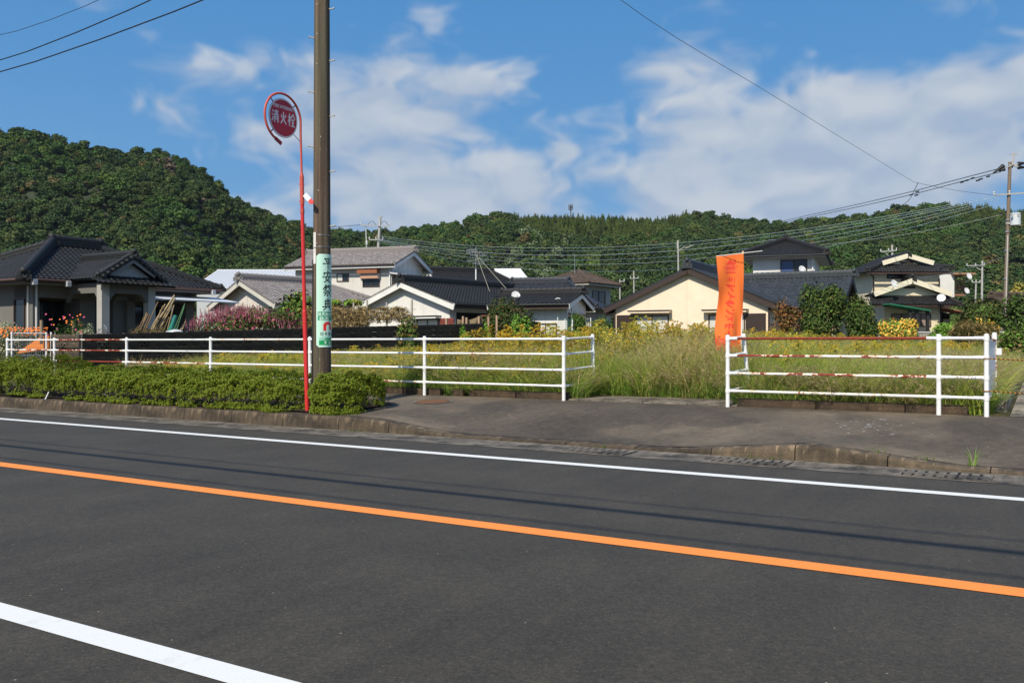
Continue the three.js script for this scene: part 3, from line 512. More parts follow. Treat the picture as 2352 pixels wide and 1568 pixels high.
// ---------- orange banner ----------
{
  const z = 16.4, foot = at(1701, 0, z + 0.05); foot.y = groundAt(foot.x, foot.z);
  const t = thing('banner_flag', 'bright orange vertical banner flag with reversed red lettering by the right railing', 'flag', foot, 0);
  const P = (px, py, zz = z) => at(px, py, zz).sub(foot), top = P(1707, 580), bot = V(0, 0, 0);
  part('pole', rod(bot, top, 0.012, 0.011, 10), T.white, t);
  part('cross_bar', rod(P(1645, 588), P(1752, 576, z - 0.3), 0.006, 0.006, 8), T.white, t);
  part('cap', rod(top.clone().add(V(0, -0.03, 0)), top.clone().add(V(0, 0.03, 0)), 0.018, 0.018, 10), std([0.7, 0.5, 0.3]), t);
  part('base_block', rbx(-0.02, 0.26, -0.05, 0.3, -0.14, 0.1, 0.02), T.slab, t);
  const W = 384, H = 1280;
  const tx = canvasTex(W, H, (g) => {
    g.fillStyle = '#ff7c30'; g.fillRect(0, 0, W, H); g.save(); g.translate(W, 0); g.scale(-1, 1);
    const rd = '#f5452c'; g.fillStyle = rd;
    g.beginPath(); g.moveTo(W - 70 - 230, 170); g.lineTo(192, 58); g.lineTo(W - 84, 170); g.lineTo(W - 120, 170); g.lineTo(W - 120, 250); g.lineTo(120, 250); g.lineTo(120, 170); g.closePath(); g.fill(); g.fillRect(110, 70, 26, 70);
    g.fillStyle = '#ff8a4a'; g.font = 'bold 52px serif'; g.textAlign = 'center'; g.fillText('ILAND', 190, 168); g.fillText('HOME', 190, 232);
    glyph(g, 'kabu', 158, 290, 72, 76, 11, rd); g.fillStyle = rd; g.font = 'bold 84px sans-serif'; g.fillText('(', 138, 356); g.fillText(')', 250, 356);
    ['a', 'i', 'rakana', 'n', 'dokana', 'ho', 'bar'].forEach((k, i) => glyph(g, k, 116, 388 + i * 100, 150, 92, 25, rd));
    g.fillStyle = rd; g.fillRect(0, 1112, W, 168); g.fillStyle = '#ff7a34'; glyph(g, 'den', 40, 1130, 46, 50, 7, '#ff7a34'); g.font = 'bold 54px sans-serif'; g.textAlign = 'left'; g.fillText('(0', 92, 1178); g.fillText('5)', 270, 1178); g.font = 'bold 70px sans-serif'; g.fillText('67-', 46, 1258); g.fillText('047', 232, 1258);
    g.restore();
  });
  const nu = 22, nv = 60, g = new THREE.PlaneGeometry(1, 1, nu, nv), pos = g.attributes.position;
  const TL = P(1645, 588), TR = P(1708, 583), BR = P(1702, 816), BL = P(1642, 803);
  for (let k = 0; k < pos.count; k++) {
    const u = pos.getX(k) + 0.5, v = 0.5 - pos.getY(k), w = 1 - u;
    const a = TL.clone().lerp(TR, u), b = BL.clone().lerp(BR, u), p = a.lerp(b, v);
    const pinch = Math.sin(Math.PI * clamp(v * 1.15)) ** 2 * 0.06; p.x += w * pinch + (u > 0.9 ? 0 : 0) + (Math.sin(v * Math.PI) * 0.02) * u;
    p.z += 0.06 * w * Math.sin(v * 7.5 + 0.6) + 0.03 * Math.sin(u * 7 + v * 6) * (0.3 + v) + 0.015 * Math.sin(u * 15 - v * 11) * (0.3 + v);
    p.y -= 0.012 * Math.sin(u * 6 + v * 9);
    pos.setXYZ(k, p.x, p.y, p.z);
  }
  g.computeVertexNormals();
  part('cloth', g, new THREE.MeshPhysicalMaterial({ map: tx, color: 0xffffff, roughness: 0.9, side: THREE.DoubleSide, transmission: 0.22, thickness: 0 }), t);
}
// ---------- houses ----------
const tileMats = {};
function tileSet(key) {
  return tileMats[key] ??= { dark: [[0.02, 0.021, 0.022], 0.6], slate: [[0.048, 0.056, 0.064], 0.5], black: [[0.02, 0.02, 0.0205], 0.6], grey: [[0.27, 0.245, 0.235], 0.8], brown: [[0.1, 0.072, 0.052], 0.85], blue: [[0.035, 0.04, 0.052], 0.5] }[key] && (() => {
    const [c, r] = { dark: [[0.02, 0.021, 0.022], 0.6], slate: [[0.048, 0.056, 0.064], 0.5], black: [[0.02, 0.02, 0.0205], 0.6], grey: [[0.27, 0.245, 0.235], 0.8], brown: [[0.1, 0.072, 0.052], 0.85], blue: [[0.035, 0.04, 0.052], 0.5] }[key];
    const v = [0.78, 0.92, 1.05, 1.22].map((k) => std(c.map((x) => x * k), { roughness: r, bumpMap: rep(bumpSoft, 2), bumpScale: 0.002 }));
    return { one: v, many: std([1, 1, 1], { roughness: r }), c };
  })();
}
const TW = 0.235, TE = 0.215;
const tileGeo = (() => {
  const n = 6, p = [], idx = [], prof = (t) => 0.023 * Math.sin(2 * Math.PI * t) * (t > 0.5 ? 0.7 : 1.15);
  for (const [v, dz] of [[0, 0.03], [TE + 0.03, 0.0]]) for (let i = 0; i <= n; i++) p.push(-TW / 2 - 0.008 + (TW + 0.016) * i / n, v, prof(i / n) + dz);
  for (let i = 0; i < n; i++) idx.push(i, i + 1, i + n + 2, i, i + n + 2, i + n + 1);
  const o = p.length / 3; for (let i = 0; i <= n; i++) p.push(-TW / 2 - 0.008 + (TW + 0.016) * i / n, 0, prof(i / n) + 0.03); for (let i = 0; i <= n; i++) p.push(-TW / 2 - 0.008 + (TW + 0.016) * i / n, 0.004, prof(i / n) + 0.004);
  for (let i = 0; i < n; i++) idx.push(o + i, o + n + 1 + i, o + i + 1, o + i + 1, o + n + 1 + i, o + n + 2 + i);
  const g = new THREE.BufferGeometry(); g.setAttribute('position', new THREE.Float32BufferAttribute(p, 3)); g.setAttribute('uv', new THREE.Float32BufferAttribute(p.flatMap((x, i) => i % 3 === 2 ? [] : [x]), 2)); g.setIndex(idx); g.computeVertexNormals(); return g;
})();
function inPoly(x, y, poly) { let c = false; for (let i = 0, j = poly.length - 1; i < poly.length; j = i++) { const [a, b] = poly[i], [d, e] = poly[j]; if ((b > y) !== (e > y) && x < (d - a) * (y - b) / (e - b) + a) c = !c; } return c; }
// one plane of a roof: pts[0] -> pts[1] is the eave, left to right seen from outside; collects decks and tiles
function roofFace(acc, pts) {
  const O = pts[0], U = pts[1].clone().sub(O).normalize(), N = U.clone().cross(pts[2].clone().sub(O)).normalize(), Vv = N.clone().cross(U);
  const poly = pts.map((q) => { const e = q.clone().sub(O); return [e.dot(U), e.dot(Vv)]; });
  const sh = new THREE.Shape(poly.map((q) => new THREE.Vector2(...q)));
  const B = new THREE.Matrix4().makeBasis(U, Vv, N).setPosition(O);
  acc.decks.push(new THREE.ExtrudeGeometry(sh, { depth: 0.09, bevelEnabled: false }).translate(0, 0, -0.12).applyMatrix4(B));
  const us = poly.map((q) => q[0]), vs = poly.map((q) => q[1]), u0 = Math.min(...us), u1 = Math.max(...us), v1 = Math.max(...vs);
  const nc = Math.round((u1 - u0) / TW), nr = Math.ceil(v1 / TE);
  for (let j = 0; j < nr; j++) for (let i = 0; i < nc; i++) {
    const u = u0 + (i + 0.5) * (u1 - u0) / nc, v = j * TE - 0.03;
    if (inPoly(clamp(u, u0 + 0.01, u1 - 0.01), v + TE * 0.6, poly)) acc.tiles.push(new THREE.Matrix4().makeBasis(U, Vv, N).setPosition(O.clone().addScaledVector(U, u).addScaledVector(Vv, v).addScaledVector(N, -0.028 + 0.004 * (hash2(i, j, 5) - 0.5))));
  }
}
// cover the roof: the tiles that show largest are parts, the rest one part
function finishRoof(house, acc, key, budget, seed = 1) {
  const set = tileSet(key), roof = part('roof', acc.decks, set.one[0], house), r = rng(seed * 77 + 5);
  house.updateMatrixWorld(true);
  const eye = V(0, EYE, 0), N = V(), C = V();
  const list = acc.tiles.map((m) => { const w = house.matrixWorld.clone().multiply(m); C.setFromMatrixPosition(w); N.setFromMatrixColumn(w, 2); const e = eye.clone().sub(C), dist = e.length(); return { m, size: Math.max(0, N.dot(e) / dist) / (dist * dist) * (C.x / -C.z > -0.6 ? 1 : 0.01) }; }).sort((a, b) => b.size - a.size);
  for (const q of list.slice(0, budget)) { const t = part('roof_tile', tileGeo, set.one[Math.floor(r() * 4)], roof); t.matrixAutoUpdate = true; q.m.decompose(t.position, t.quaternion, t.scale); }
  const rest = list.slice(budget);
  if (rest.length) {
    const im = new THREE.InstancedMesh(tileGeo, set.many, rest.length), c = new THREE.Color(); im.name = 'roof_tiles'; im.userData.kind = 'stuff'; im.castShadow = im.receiveShadow = true;
    rest.forEach((q, i) => { im.setMatrixAt(i, q.m); const k = mix(0.75, 1.25, r()); im.setColorAt(i, c.setRGB(...set.c.map((x) => x * k))); });
    roof.add(im);
  }
  return roof;
}
// ridge or hip line of stacked tiles with round caps
function ridgeLine(house, key, p, q, h = 0.26, w = 0.2, ends = 3) {
  const set = tileSet(key), L = p.distanceTo(q), dir = q.clone().sub(p).normalize(), side = dir.clone().cross(Yax).normalize(), up = side.clone().cross(dir), gs = [];
  const n = Math.max(1, Math.ceil(h / 0.075));
  for (let i = 0; i < n; i++) gs.push(beam(p.clone().addScaledVector(up, (i + 0.5) * h / n - 0.05), q.clone().addScaledVector(up, (i + 0.5) * h / n - 0.05), w * (i % 2 ? 1 : 1.18), h / n * (i % 2 ? 1 : 0.72), Yax));
  const k = Math.max(1, Math.round(L / 0.3)), top = h - 0.05;
  for (let i = 0; i < k; i++) { const a = p.clone().addScaledVector(dir, i * L / k).addScaledVector(up, top), b = p.clone().addScaledVector(dir, (i + 1) * L / k - 0.012).addScaledVector(up, top + 0.012); gs.push(rod(a, b, w * 0.46, w * 0.52, 10)); }
  const m = part('ridge', gs, set.one[1], house);
  const orn = (c, d) => { const g = [rbx(-w * 0.9, w * 0.9, -0.12, h * 0.9, -0.05, 0.05, 0.03), new THREE.SphereGeometry(w * 0.62, 10, 8).translate(0, h * 0.95, 0), new THREE.TorusGeometry(w * 0.55, 0.03, 6, 14).translate(0, h * 0.35, 0.05), rbx(-w * 1.25, -w * 0.8, -0.14, h * 0.35, -0.04, 0.04, 0.03), rbx(w * 0.8, w * 1.25, -0.14, h * 0.35, -0.04, 0.04, 0.03)]; const o = part('end_ornament', g, set.one[0], m); o.position.copy(c); o.lookAt(c.clone().add(V(d.x, 0, d.z))); };
  if (ends & 1) orn(p.clone().addScaledVector(dir, -0.04), dir.clone().negate()); if (ends & 2) orn(q.clone().addScaledVector(dir, 0.04), dir);
  return m;
}
// windows: drawn in a wall's own plane (x right, y up, z out)
function windowOn(house, F, u0, u1, y0, y1, o = {}) {
  const fw = o.fw ?? 0.05, fm = o.frame ?? T.brown, n = o.panes ?? 2;
  const put = (m) => { m.position.copy(F.o); m.quaternion.copy(F.q); return m; };
  const bars = [bx(u0, u1, y0, y0 + fw, -0.03, 0.06), bx(u0, u1, y1 - fw, y1, -0.03, 0.06), bx(u0, u0 + fw, y0 + fw, y1 - fw, -0.03, 0.06), bx(u1 - fw, u1, y0 + fw, y1 - fw, -0.03, 0.06)];
  for (let i = 1; i < n; i++) { const u = mix(u0, u1, i / n); bars.push(bx(u - fw * 0.5, u + fw * 0.5, y0 + fw, y1 - fw, -0.03, 0.05)); }
  const f = put(part('window', bars, fm, house));
  for (let i = 0; i < n; i++) part('pane', bx(mix(u0 + fw, u1 - fw, i / n) + 0.001, mix(u0 + fw, u1 - fw, (i + 1) / n) - 0.001, y0 + fw, y1 - fw, -0.02, 0.012 + (i % 2) * 0.012), (o.pane ?? [T.glass])[i % (o.pane ?? [T.glass]).length], f);
  if (o.sill) part('sill', bx(u0 - 0.05, u1 + 0.05, y0 - 0.05, y0 - 0.001, -0.03, 0.1), fm, f);
  if (o.shutter) { const [a, b] = o.shutter, s = put(part('shutter_box', bx(a, b, y0 - 0.02, y1 + 0.02, -0.03, 0.1), T.dark, house)); const slats = Math.round((y1 - y0) / 0.09); for (let i = 0; i < slats; i++) part('slat', bx(a + 0.03, b - 0.03, y0 + i * 0.09, y0 + i * 0.09 + 0.06, 0.1, 0.125), T.brown, s); }
  if (o.hood) { const [a, b, hy] = o.hood, hm = put(part('window_hood', bx(a, b, hy - 0.13, hy - 0.03, -0.02, 0.42), o.hoodMat ?? T.white, house)); part('hood_cover', bx(a - 0.03, b + 0.03, hy - 0.03, hy + 0.02, -0.02, 0.46), T.brown, hm); }
  return f;
}
// a house in its own frame: x along the ridge, z towards its front, heights above its base
function frame(name, label, category, X, Z, dir, base, group) {
  const t = thing(name, label, category, V(X, base, -Z), Math.atan2(dir[1], dir[0]), group);
  t.base = base; t.loc = (v) => t.worldToLocal(v.clone()); return t;
}
const faceQ = { front: 0, right: Math.PI / 2, back: Math.PI, left: -Math.PI / 2 };
function face(name, o) { return { o, q: new THREE.Quaternion().setFromAxisAngle(Yax, faceQ[name]), name }; }
// where a picture point meets a wall plane, in that plane's x and y
function onFace(house, F, px, py) {
  const inv = house.matrixWorld.clone().invert(), a = V(0, EYE, 0).applyMatrix4(inv), b = at(px, py, 10).applyMatrix4(inv), d = b.sub(a), n = V(0, 0, 1).applyQuaternion(F.q), r = V(1, 0, 0).applyQuaternion(F.q);
  const t = F.o.clone().sub(a).dot(n) / d.dot(n), h = a.addScaledVector(d, t).sub(F.o); return [h.dot(r), h.y];
}
function winPx(house, F, x0, y0, x1, y1, o = {}) {
  const [u0, v1] = onFace(house, F, x0, y0), [u1, v0] = onFace(house, F, x1, y1), q = { ...o };
  const X = (x) => onFace(house, F, x, y0)[0];
  if (o.shutterPx) q.shutter = o.shutterPx.map(X); if (o.hoodPx) q.hood = [X(o.hoodPx[0]), X(o.hoodPx[1]), onFace(house, F, x0, o.hoodPx[2])[1]];
  return windowOn(house, F, u0, u1, v0 + (o.drop ?? 0), v1, q);
}
function gable(o) {
  const t = frame(o.name ?? 'house', o.label, 'house', o.X, o.Z, o.dir, o.base ?? 0.8), b = t.base, L = o.L, hw = o.W / 2, e = o.eave - b, r = o.ridge - b, oh = o.oh ?? 0.6, og = o.og ?? 0.5, pitch = (r - e) / hw;
  const sh = new THREE.Shape(); sh.moveTo(-hw, -1); sh.lineTo(hw, -1); sh.lineTo(hw, e - 0.12); sh.lineTo(0, r - 0.12); sh.lineTo(-hw, e - 0.12); sh.closePath();
  // profile lies in local z (horizontal) and y; extrude along x
  const og2 = o.og2 ?? og, full = o.hipEnd ? Math.max(0.3, L + og2 - o.hipEnd - 0.3) : L;
  const wg = [new THREE.ExtrudeGeometry(sh, { depth: full, bevelEnabled: false }).applyMatrix4(new THREE.Matrix4().makeBasis(V(0, 0, -1), V(0, 1, 0), V(1, 0, 0)))]; if (full < L) wg.push(bx(full + 0.001, L, -1, e - 0.2, -hw, hw));
  t.wall = part('wall', wg, o.wall, t);
  const acc = { decks: [], tiles: [] }, ey = e - pitch * oh, xa = -og, xb = L + (o.og2 ?? og), re = o.hipEnd ?? 0;
  roofFace(acc, [V(xa, ey, hw + oh), V(xb, ey, hw + oh), V(xb - re, r, 0), V(xa, r, 0)]);
  roofFace(acc, [V(xb, ey, -hw - oh), V(xa, ey, -hw - oh), V(xa, r, 0), V(xb - re, r, 0)]);
  if (re) { roofFace(acc, [V(xb, ey, hw + oh), V(xb, ey, -hw - oh), V(xb - re, r, 0)]); ridgeLine(t, o.tile, V(xb, ey, hw + oh), V(xb - re, r, 0), 0.16, 0.16, 1); }
  finishRoof(t, acc, o.tile, o.budget ?? 0, o.seed ?? 1);
  ridgeLine(t, o.tile, V(xa, r, 0), V(xb - re, r, 0), o.rh ?? 0.28, 0.22, 3);
  // barge boards under the tiles, fascias and gutters
  const bm = o.barge ?? T.white, bw = o.bargeW ?? 0.26;
  for (const x of re ? [xa + 0.03] : [xa + 0.03, xb - 0.03]) for (const s of [1, -1]) part('barge_board', beam(V(x, ey - 0.12 - bw / 2 + 0.06, s * (hw + oh)), V(x, r - 0.12 - bw / 2 + 0.06, s * 0.012), 0.06, bw), bm, t);
  for (const s of [1, -1]) {
    part('fascia', bx(xa + 0.07, xb - 0.07, ey - 0.3, ey - 0.12, s * (hw + oh) - 0.03, s * (hw + oh)), o.fascia ?? bm, t);
    part('gutter_pipe', rod(V(xa + 0.05, ey - 0.09, s * (hw + oh + 0.07)), V(xb - 0.05, ey - 0.09, s * (hw + oh + 0.07)), 0.055, 0.055, 10), o.gutter ?? T.brown, t);
  }
  t.F = { gl: face('left', V(0, 0, 0)), gr: face('right', V(L, 0, 0)), front: face('front', V(0, 0, hw)), back: face('back', V(0, 0, -hw)) };
  Object.assign(t, { L, hw, e, r, ey, pitch, xa, xb });
  return t;
}
const wallMat = (c, o = {}) => std(c, { map: wallTex, roughness: 0.85, bumpMap: rep(bumpSoft, 1.5), bumpScale: 0.003, ...o });
const lines = (house, F, us, y0, y1, mat = T.steel) => { const g = us.map((u) => { const m = bx(u - 0.008, u + 0.008, y0(u), y1(u), 0.001, 0.006); return m.applyMatrix4(new THREE.Matrix4().compose(F.o, F.q, V(1, 1, 1))); }); part('joint_strip', g, mat, house); };
function dish(label, px, py, z, r = 0.25, tilt = 0.5, yaw = 0.35) {
  const p = at(px, py, z), t = thing('satellite_dish', label, 'satellite dish', p, yaw, undefined), pts = [];
  for (let i = 0; i <= 8; i++) { const q = i / 8 * r; pts.push(new THREE.Vector2(q, q * q * 0.5)); }
  const d = part('reflector', new THREE.LatheGeometry(pts, 28).rotateX(Math.PI / 2 - tilt * 0.7), std([0.72, 0.72, 0.7], { side: THREE.DoubleSide, roughness: 0.5 }), t);
  part('arm', rod(V(0, -r * 0.9, 0.05), V(0, -r * 0.15, r * 1.05), 0.012, 0.012, 6), T.steel, t); part('receiver', rbx(-0.03, 0.03, -r * 0.2, -r * 0.05, r * 0.98, r * 1.2, 0.01), T.steel, t);
  part('mast', [rod(V(0, 0, -0.06), V(0, -r * 1.5, -0.08), 0.02, 0.02, 8), rod(V(0, -r * 1.5, -0.08), V(0, -r * 1.5, -0.3), 0.02, 0.02, 8)], T.steel, t);
  return t;
}
// A: house with porch at left -------------------------------------------------
{
  const X0 = -19.1, Z0 = 34.9, fx = 0.53, fz = 0.848, base = 1.0, E = 3.92 - base, RI = 5.62 - base;
  const t = frame('porch_house', 'low grey house with dark hipped tile roof and pillared porch at left', 'house', X0, Z0, [fx, fz], base);
  // local x along the front to the right and away, local z towards the road; eave corner at the origin
  const FL = 9.5, D = 8.5, A = V(0, E, 0), Bc = V(FL, E, 0), C = V(FL, E, -D), Dd = V(0, E, -D), P = V(2.9, RI, -2.9), Q = V(5.1, RI, -2.9);
  const acc = { decks: [], tiles: [] };
  roofFace(acc, [A, Bc, Q, P]); roofFace(acc, [Dd, A, P]); roofFace(acc, [Bc, C, Q]); roofFace(acc, [C, Dd, P, Q]);
  // porch roof: small gable facing the front
  const pc = 3.45, pw = 1.55, po = 1.75, pe = E + 0.02, pr = E + 0.98;
  roofFace(acc, [V(pc + pw, pe, po + 0.25), V(pc + pw, pe, -0.35), V(pc, pr, -1.55), V(pc, pr, po + 0.25)]);
  roofFace(acc, [V(pc - pw, pe, -0.35), V(pc - pw, pe, po + 0.25), V(pc, pr, po + 0.25), V(pc, pr, -1.55)]);
  const sk = pe + 0.1; roofFace(acc, [V(pc - pw - 0.25, sk - 0.3, po + 0.55), V(pc + pw + 0.25, sk - 0.3, po + 0.55), V(pc + pw * 0.9, sk + 0.02, po - 0.02), V(pc - pw * 0.9, sk + 0.02, po - 0.02)]);
  finishRoof(t, acc, 'dark', 300, 3);
  ridgeLine(t, 'dark', P, Q, 0.34, 0.24, 3); ridgeLine(t, 'dark', A, P, 0.26, 0.24, 1); ridgeLine(t, 'dark', Bc, Q, 0.14, 0.2, 1); ridgeLine(t, 'dark', Dd, P, 0.2, 0.2, 0);
  ridgeLine(t, 'dark', V(pc, pr, po + 0.22), V(pc, pr, -1.55), 0.2, 0.18, 1);
  for (const s of [1, -1]) { ridgeLine(t, 'dark', V(pc + s * pw * 0.95, pe + 0.02, po + 0.1), V(pc, pr, po + 0.1), 0.13, 0.18, 1); part('barge_board', beam(V(pc + s * pw * 0.66, pe + 0.16, po + 0.2), V(pc, pr - 0.22, po + 0.2), 0.05, 0.14), std([0.22, 0.22, 0.22]), t); for (let i = 0; i < 7; i++) { const k = (i + 0.5) / 7, c = V(pc + s * pw * (1 - k) * 0.95, mix(pe, pr, k) + 0.0, po + 0.02); part('verge_tile', rod(c, c.clone().add(V(0, -0.03, 0.34)), 0.07, 0.075, 8), tileSet('dark').one[3], t); } }
  const wall = wallMat([0.18, 0.17, 0.155]), trim = wallMat([0.16, 0.155, 0.145]), wx0 = 0.85, wx1 = 8.7, wz = -0.85;
  // walls with a recessed veranda left of the porch
  part('wall', [bx(wx0, 0.98, -1, E - 0.25, wz - 1.4, wz), bx(wx0, wx1, -1, E - 0.25, -D + 0.8, wz - 1.4), bx(5.1, 5.5, -1, E - 0.25, wz - 1.4, wz), bx(8.2, wx1, -1, E - 0.25, wz - 1.4, wz), bx(wx0, wx1, E - 0.75, E - 0.25, wz - 1.39, wz)], wall, t);
  part('eave_soffit', bx(0.05, FL - 0.05, E - 0.26, E - 0.15, -D + 0.1, -0.05), std([0.2, 0.19, 0.18]), t);
  part('fascia', [bx(0, FL, E - 0.22, E - 0.1, -0.03, 0.0), bx(-0.03, 0, E - 0.22, E - 0.1, -D, 0)], T.brown, t);
  const gm = std([0.1, 0.055, 0.04], { roughness: 0.45 });
  part('gutter_pipe', [rod(V(0.05, E - 0.11, 0.08), V(1.85, E - 0.11, 0.08), 0.06), rod(V(5.1, E - 0.11, 0.08), V(FL, E - 0.11, 0.08), 0.06), rod(V(-0.08, E - 0.11, -0.05), V(-0.08, E - 0.11, -D), 0.06)], gm, t);
  part('rain_head', [rbx(0.25, 0.45, E - 0.33, E - 0.1, 0.02, 0.2, 0.02), rbx(1.65, 1.85, E - 0.33, E - 0.1, 0.02, 0.2, 0.02), rbx(8.9, 9.1, E - 0.33, E - 0.1, 0.02, 0.2, 0.02)], std([0.5, 0.5, 0.5]), t);
  for (const [x, z] of [[0.95, wz + 0.06], [0.78, wz - 0.25]]) part('downpipe', rod(V(x, -1, z), V(x, E - 0.3, z), 0.045), std([0.62, 0.6, 0.56]), t);
  // veranda glazing
  const Fv = face('front', V(0, 0, wz - 1.38));
  windowOn(t, Fv, 0.9, 2.95, -0.4, E - 0.8, { panes: 4, pane: [T.curtain, T.curtain, T.glass, T.glass] });
  windowOn(t, Fv, 5.6, 8.1, -0.4, E - 0.9, { panes: 2 });
  const Fl = face('left', V(wx0, 0, 0));
  windowOn(t, Fl, -2.2, -1.4, 0.0, E - 0.8, { panes: 1 }); windowOn(t, Fl, -5.4, -3.6, 0.4, E - 0.9, { panes: 2 });
  part('corner_post', [bx(wx0 - 0.05, wx0 + 0.2, -1, E - 0.25, wz - 0.2, wz + 0.05)], trim, t);
  // porch: two pillars, arched lintel, inner door wall
  for (const x of [pc - 1.12, pc + 1.02]) part('pillar', bx(x - 0.17, x + 0.17, -1.2, pe - 0.2, po - 0.34, po), wallMat([0.42, 0.41, 0.38]), t);
  const arch = new THREE.Shape(); arch.moveTo(pc - 0.95, pe - 0.2); arch.lineTo(pc + 0.85, pe - 0.2); arch.lineTo(pc + 0.85, pe - 0.95); arch.lineTo(pc + 0.55, pe - 0.6); arch.lineTo(pc - 0.65, pe - 0.6); arch.lineTo(pc - 0.95, pe - 0.95); arch.closePath();
  part('lintel', new THREE.ExtrudeGeometry(arch, { depth: 0.22, bevelEnabled: false }).translate(0, 0, po - 0.28), trim, t);
  const side = new THREE.Shape(); side.moveTo(-po + 0.34, pe - 0.2); side.lineTo(0.85, pe - 0.2); side.lineTo(0.85, pe - 0.95); side.lineTo(0.55, pe - 0.6); side.lineTo(-po + 0.65, pe - 0.6); side.lineTo(-po + 0.34, pe - 0.95); side.closePath();
  for (const x of [pc - 1.2, pc + 0.92]) part('lintel', new THREE.ExtrudeGeometry(side, { depth: 0.18, bevelEnabled: false }).rotateY(Math.PI / 2).translate(x, 0, 0), trim, t);
  part('porch_gable', (() => { const s = new THREE.Shape(); s.moveTo(pc - pw * 0.62, pe + 0.1); s.lineTo(pc + pw * 0.62, pe + 0.1); s.lineTo(pc, pr - 0.3); s.closePath(); return new THREE.ExtrudeGeometry(s, { depth: 0.1, bevelEnabled: false }).translate(0, 0, po - 0.15); })(), std([0.34, 0.34, 0.34]), t);
  part('porch_wall', [bx(3.0, 3.7, -1, E - 0.3, wz - 1.38, wz - 0.2), bx(4.55, 5.1, -1, E - 0.3, wz - 1.38, wz - 0.2)], wall, t);
  const door = part('door', bx(3.7, 4.55, -1, E - 0.7, wz - 1.3, wz - 1.2), std([0.04, 0.022, 0.016]), t); part('handle', rod(V(4.4, 0.1, wz - 1.17), V(4.4, 0.4, wz - 1.17), 0.02), T.steel, door);
  part('mailbox', rbx(3.3, 3.42, 0.35, 0.5, wz - 0.2, wz - 0.12, 0.01), T.white, t);
  // white awning on the right
  const aw = part('awning', beam(V(5.3, E - 0.52, 0.28), V(9.95, E - 0.52, 0.28), 1.7, 0.05).applyMatrix4(new THREE.Matrix4()), std([0.78, 0.79, 0.8], { roughness: 0.4 }), t); aw.geometry.translate(0, -(E - 0.52), -0.28).rotateX(0.16).translate(0, E - 0.56, 0.0);
  part('awning_post', [rod(V(9.7, -1, 0.75), V(9.7, E - 0.72, 0.75), 0.03), rod(V(6.2, -1, 0.75), V(6.2, E - 0.72, 0.75), 0.03)], T.steel, t);
  t.A0 = t.localToWorld(V(0, 0, 0));
}
// C: grey tiled house -----------------------------------------------------------
{
  const z = 50, p = at(556, 0, z);
  const t = gable({ label: 'white gabled house with pale grey tile roof behind the flowering bush', X: p.x + 0.3, Z: z, dir: [0.68, 0.733], L: 6.7, W: 6.0, eave: 3.68, ridge: 4.86, base: 1.0, tile: 'grey', budget: 300, wall: wallMat([0.72, 0.67, 0.62]), barge: wallMat([0.62, 0.6, 0.54]), bargeW: 0.3, og: 0.55, og2: 1.0, hipEnd: 3.0, seed: 5 });
  lines(t, t.F.gl, [-2, -1, 0, 1, 2], () => -0.5, (u) => t.e + (t.hw - Math.abs(u)) * t.pitch - 0.5);
}
// D: two-storey white house -----------------------------------------------------
{
  const z = 64, p = at(936, 0, z);
  const dir = [0.95, -0.312], L = 7.6, t = gable({ label: 'two-storey white house with grey tiled gable roof behind the utility pole', X: p.x - dir[0] * L, Z: z - dir[1] * L, dir, L, W: 5.2, eave: 6.95, ridge: 7.9, base: 1.3, tile: 'grey', budget: 0, wall: wallMat([0.7, 0.68, 0.64]), barge: wallMat([0.66, 0.66, 0.66]), og: 0.55, oh: 0.6, bargeW: 0.3, seed: 6 });
  winPx(t, t.F.front, 773.5, 628, 801, 646, { pane: [T.curtain, T.glass] });
  winPx(t, t.F.front, 833, 641, 872, 658, { pane: [T.glass], panes: 2 });
  const F = t.F.front, [u0, y1] = onFace(t, F, 832, 625), [u1, y0] = onFace(t, F, 872, 641);
  const sb = part('shutter_box', bx(u0, u1, y0 + 0.02, y1 - 0.12, -0.02, 0.28), std([0.6, 0.56, 0.52]), t); sb.position.copy(F.o); part('hood_cover', bx(u0 - 0.18, u1 + 0.02, y1 - 0.12, y1 + 0.5, 0.0, 0.5), std([0.3, 0.11, 0.05]), sb);
  part('hood_strip', bx(u0, u1, y0 + 0.06, y0 + 0.22, 0.28, 0.33), std([0.55, 0.3, 0.18]), sb);
  const us = [760, 785, 810, 833, 872, 896].map((x) => onFace(t, F, x, 650)[0]); lines(t, F, us, () => 0, () => t.e - 0.3, std([0.5, 0.47, 0.44]));
  part('downpipe', rod(V(t.L - 0.1, -1, t.hw + 0.09), V(t.L - 0.1, t.e - 0.3, t.hw + 0.09), 0.05), T.white, t);
  // lean-to roof on the gable end
  const ln = part('lean_to_roof', beam(V(t.L + 0.0, t.e - 0.85, 0.6), V(t.L + 2.6, t.e - 1.25, 0.6), 4.6, 0.1), std([0.6, 0.6, 0.6], { roughness: 0.5 }), t);
  part('lean_to_wall', bx(t.L + 0.01, t.L + 1.2, 1.5, t.e - 1.2, -1.4, 2.2), std([0.22, 0.14, 0.09]), t);
  lines(t, t.F.gr, [-1.6, -0.8, 0, 0.8, 1.6], () => 3, (u) => t.e + (t.hw - Math.abs(u)) * t.pitch - 0.5, std([0.45, 0.45, 0.45]));
}
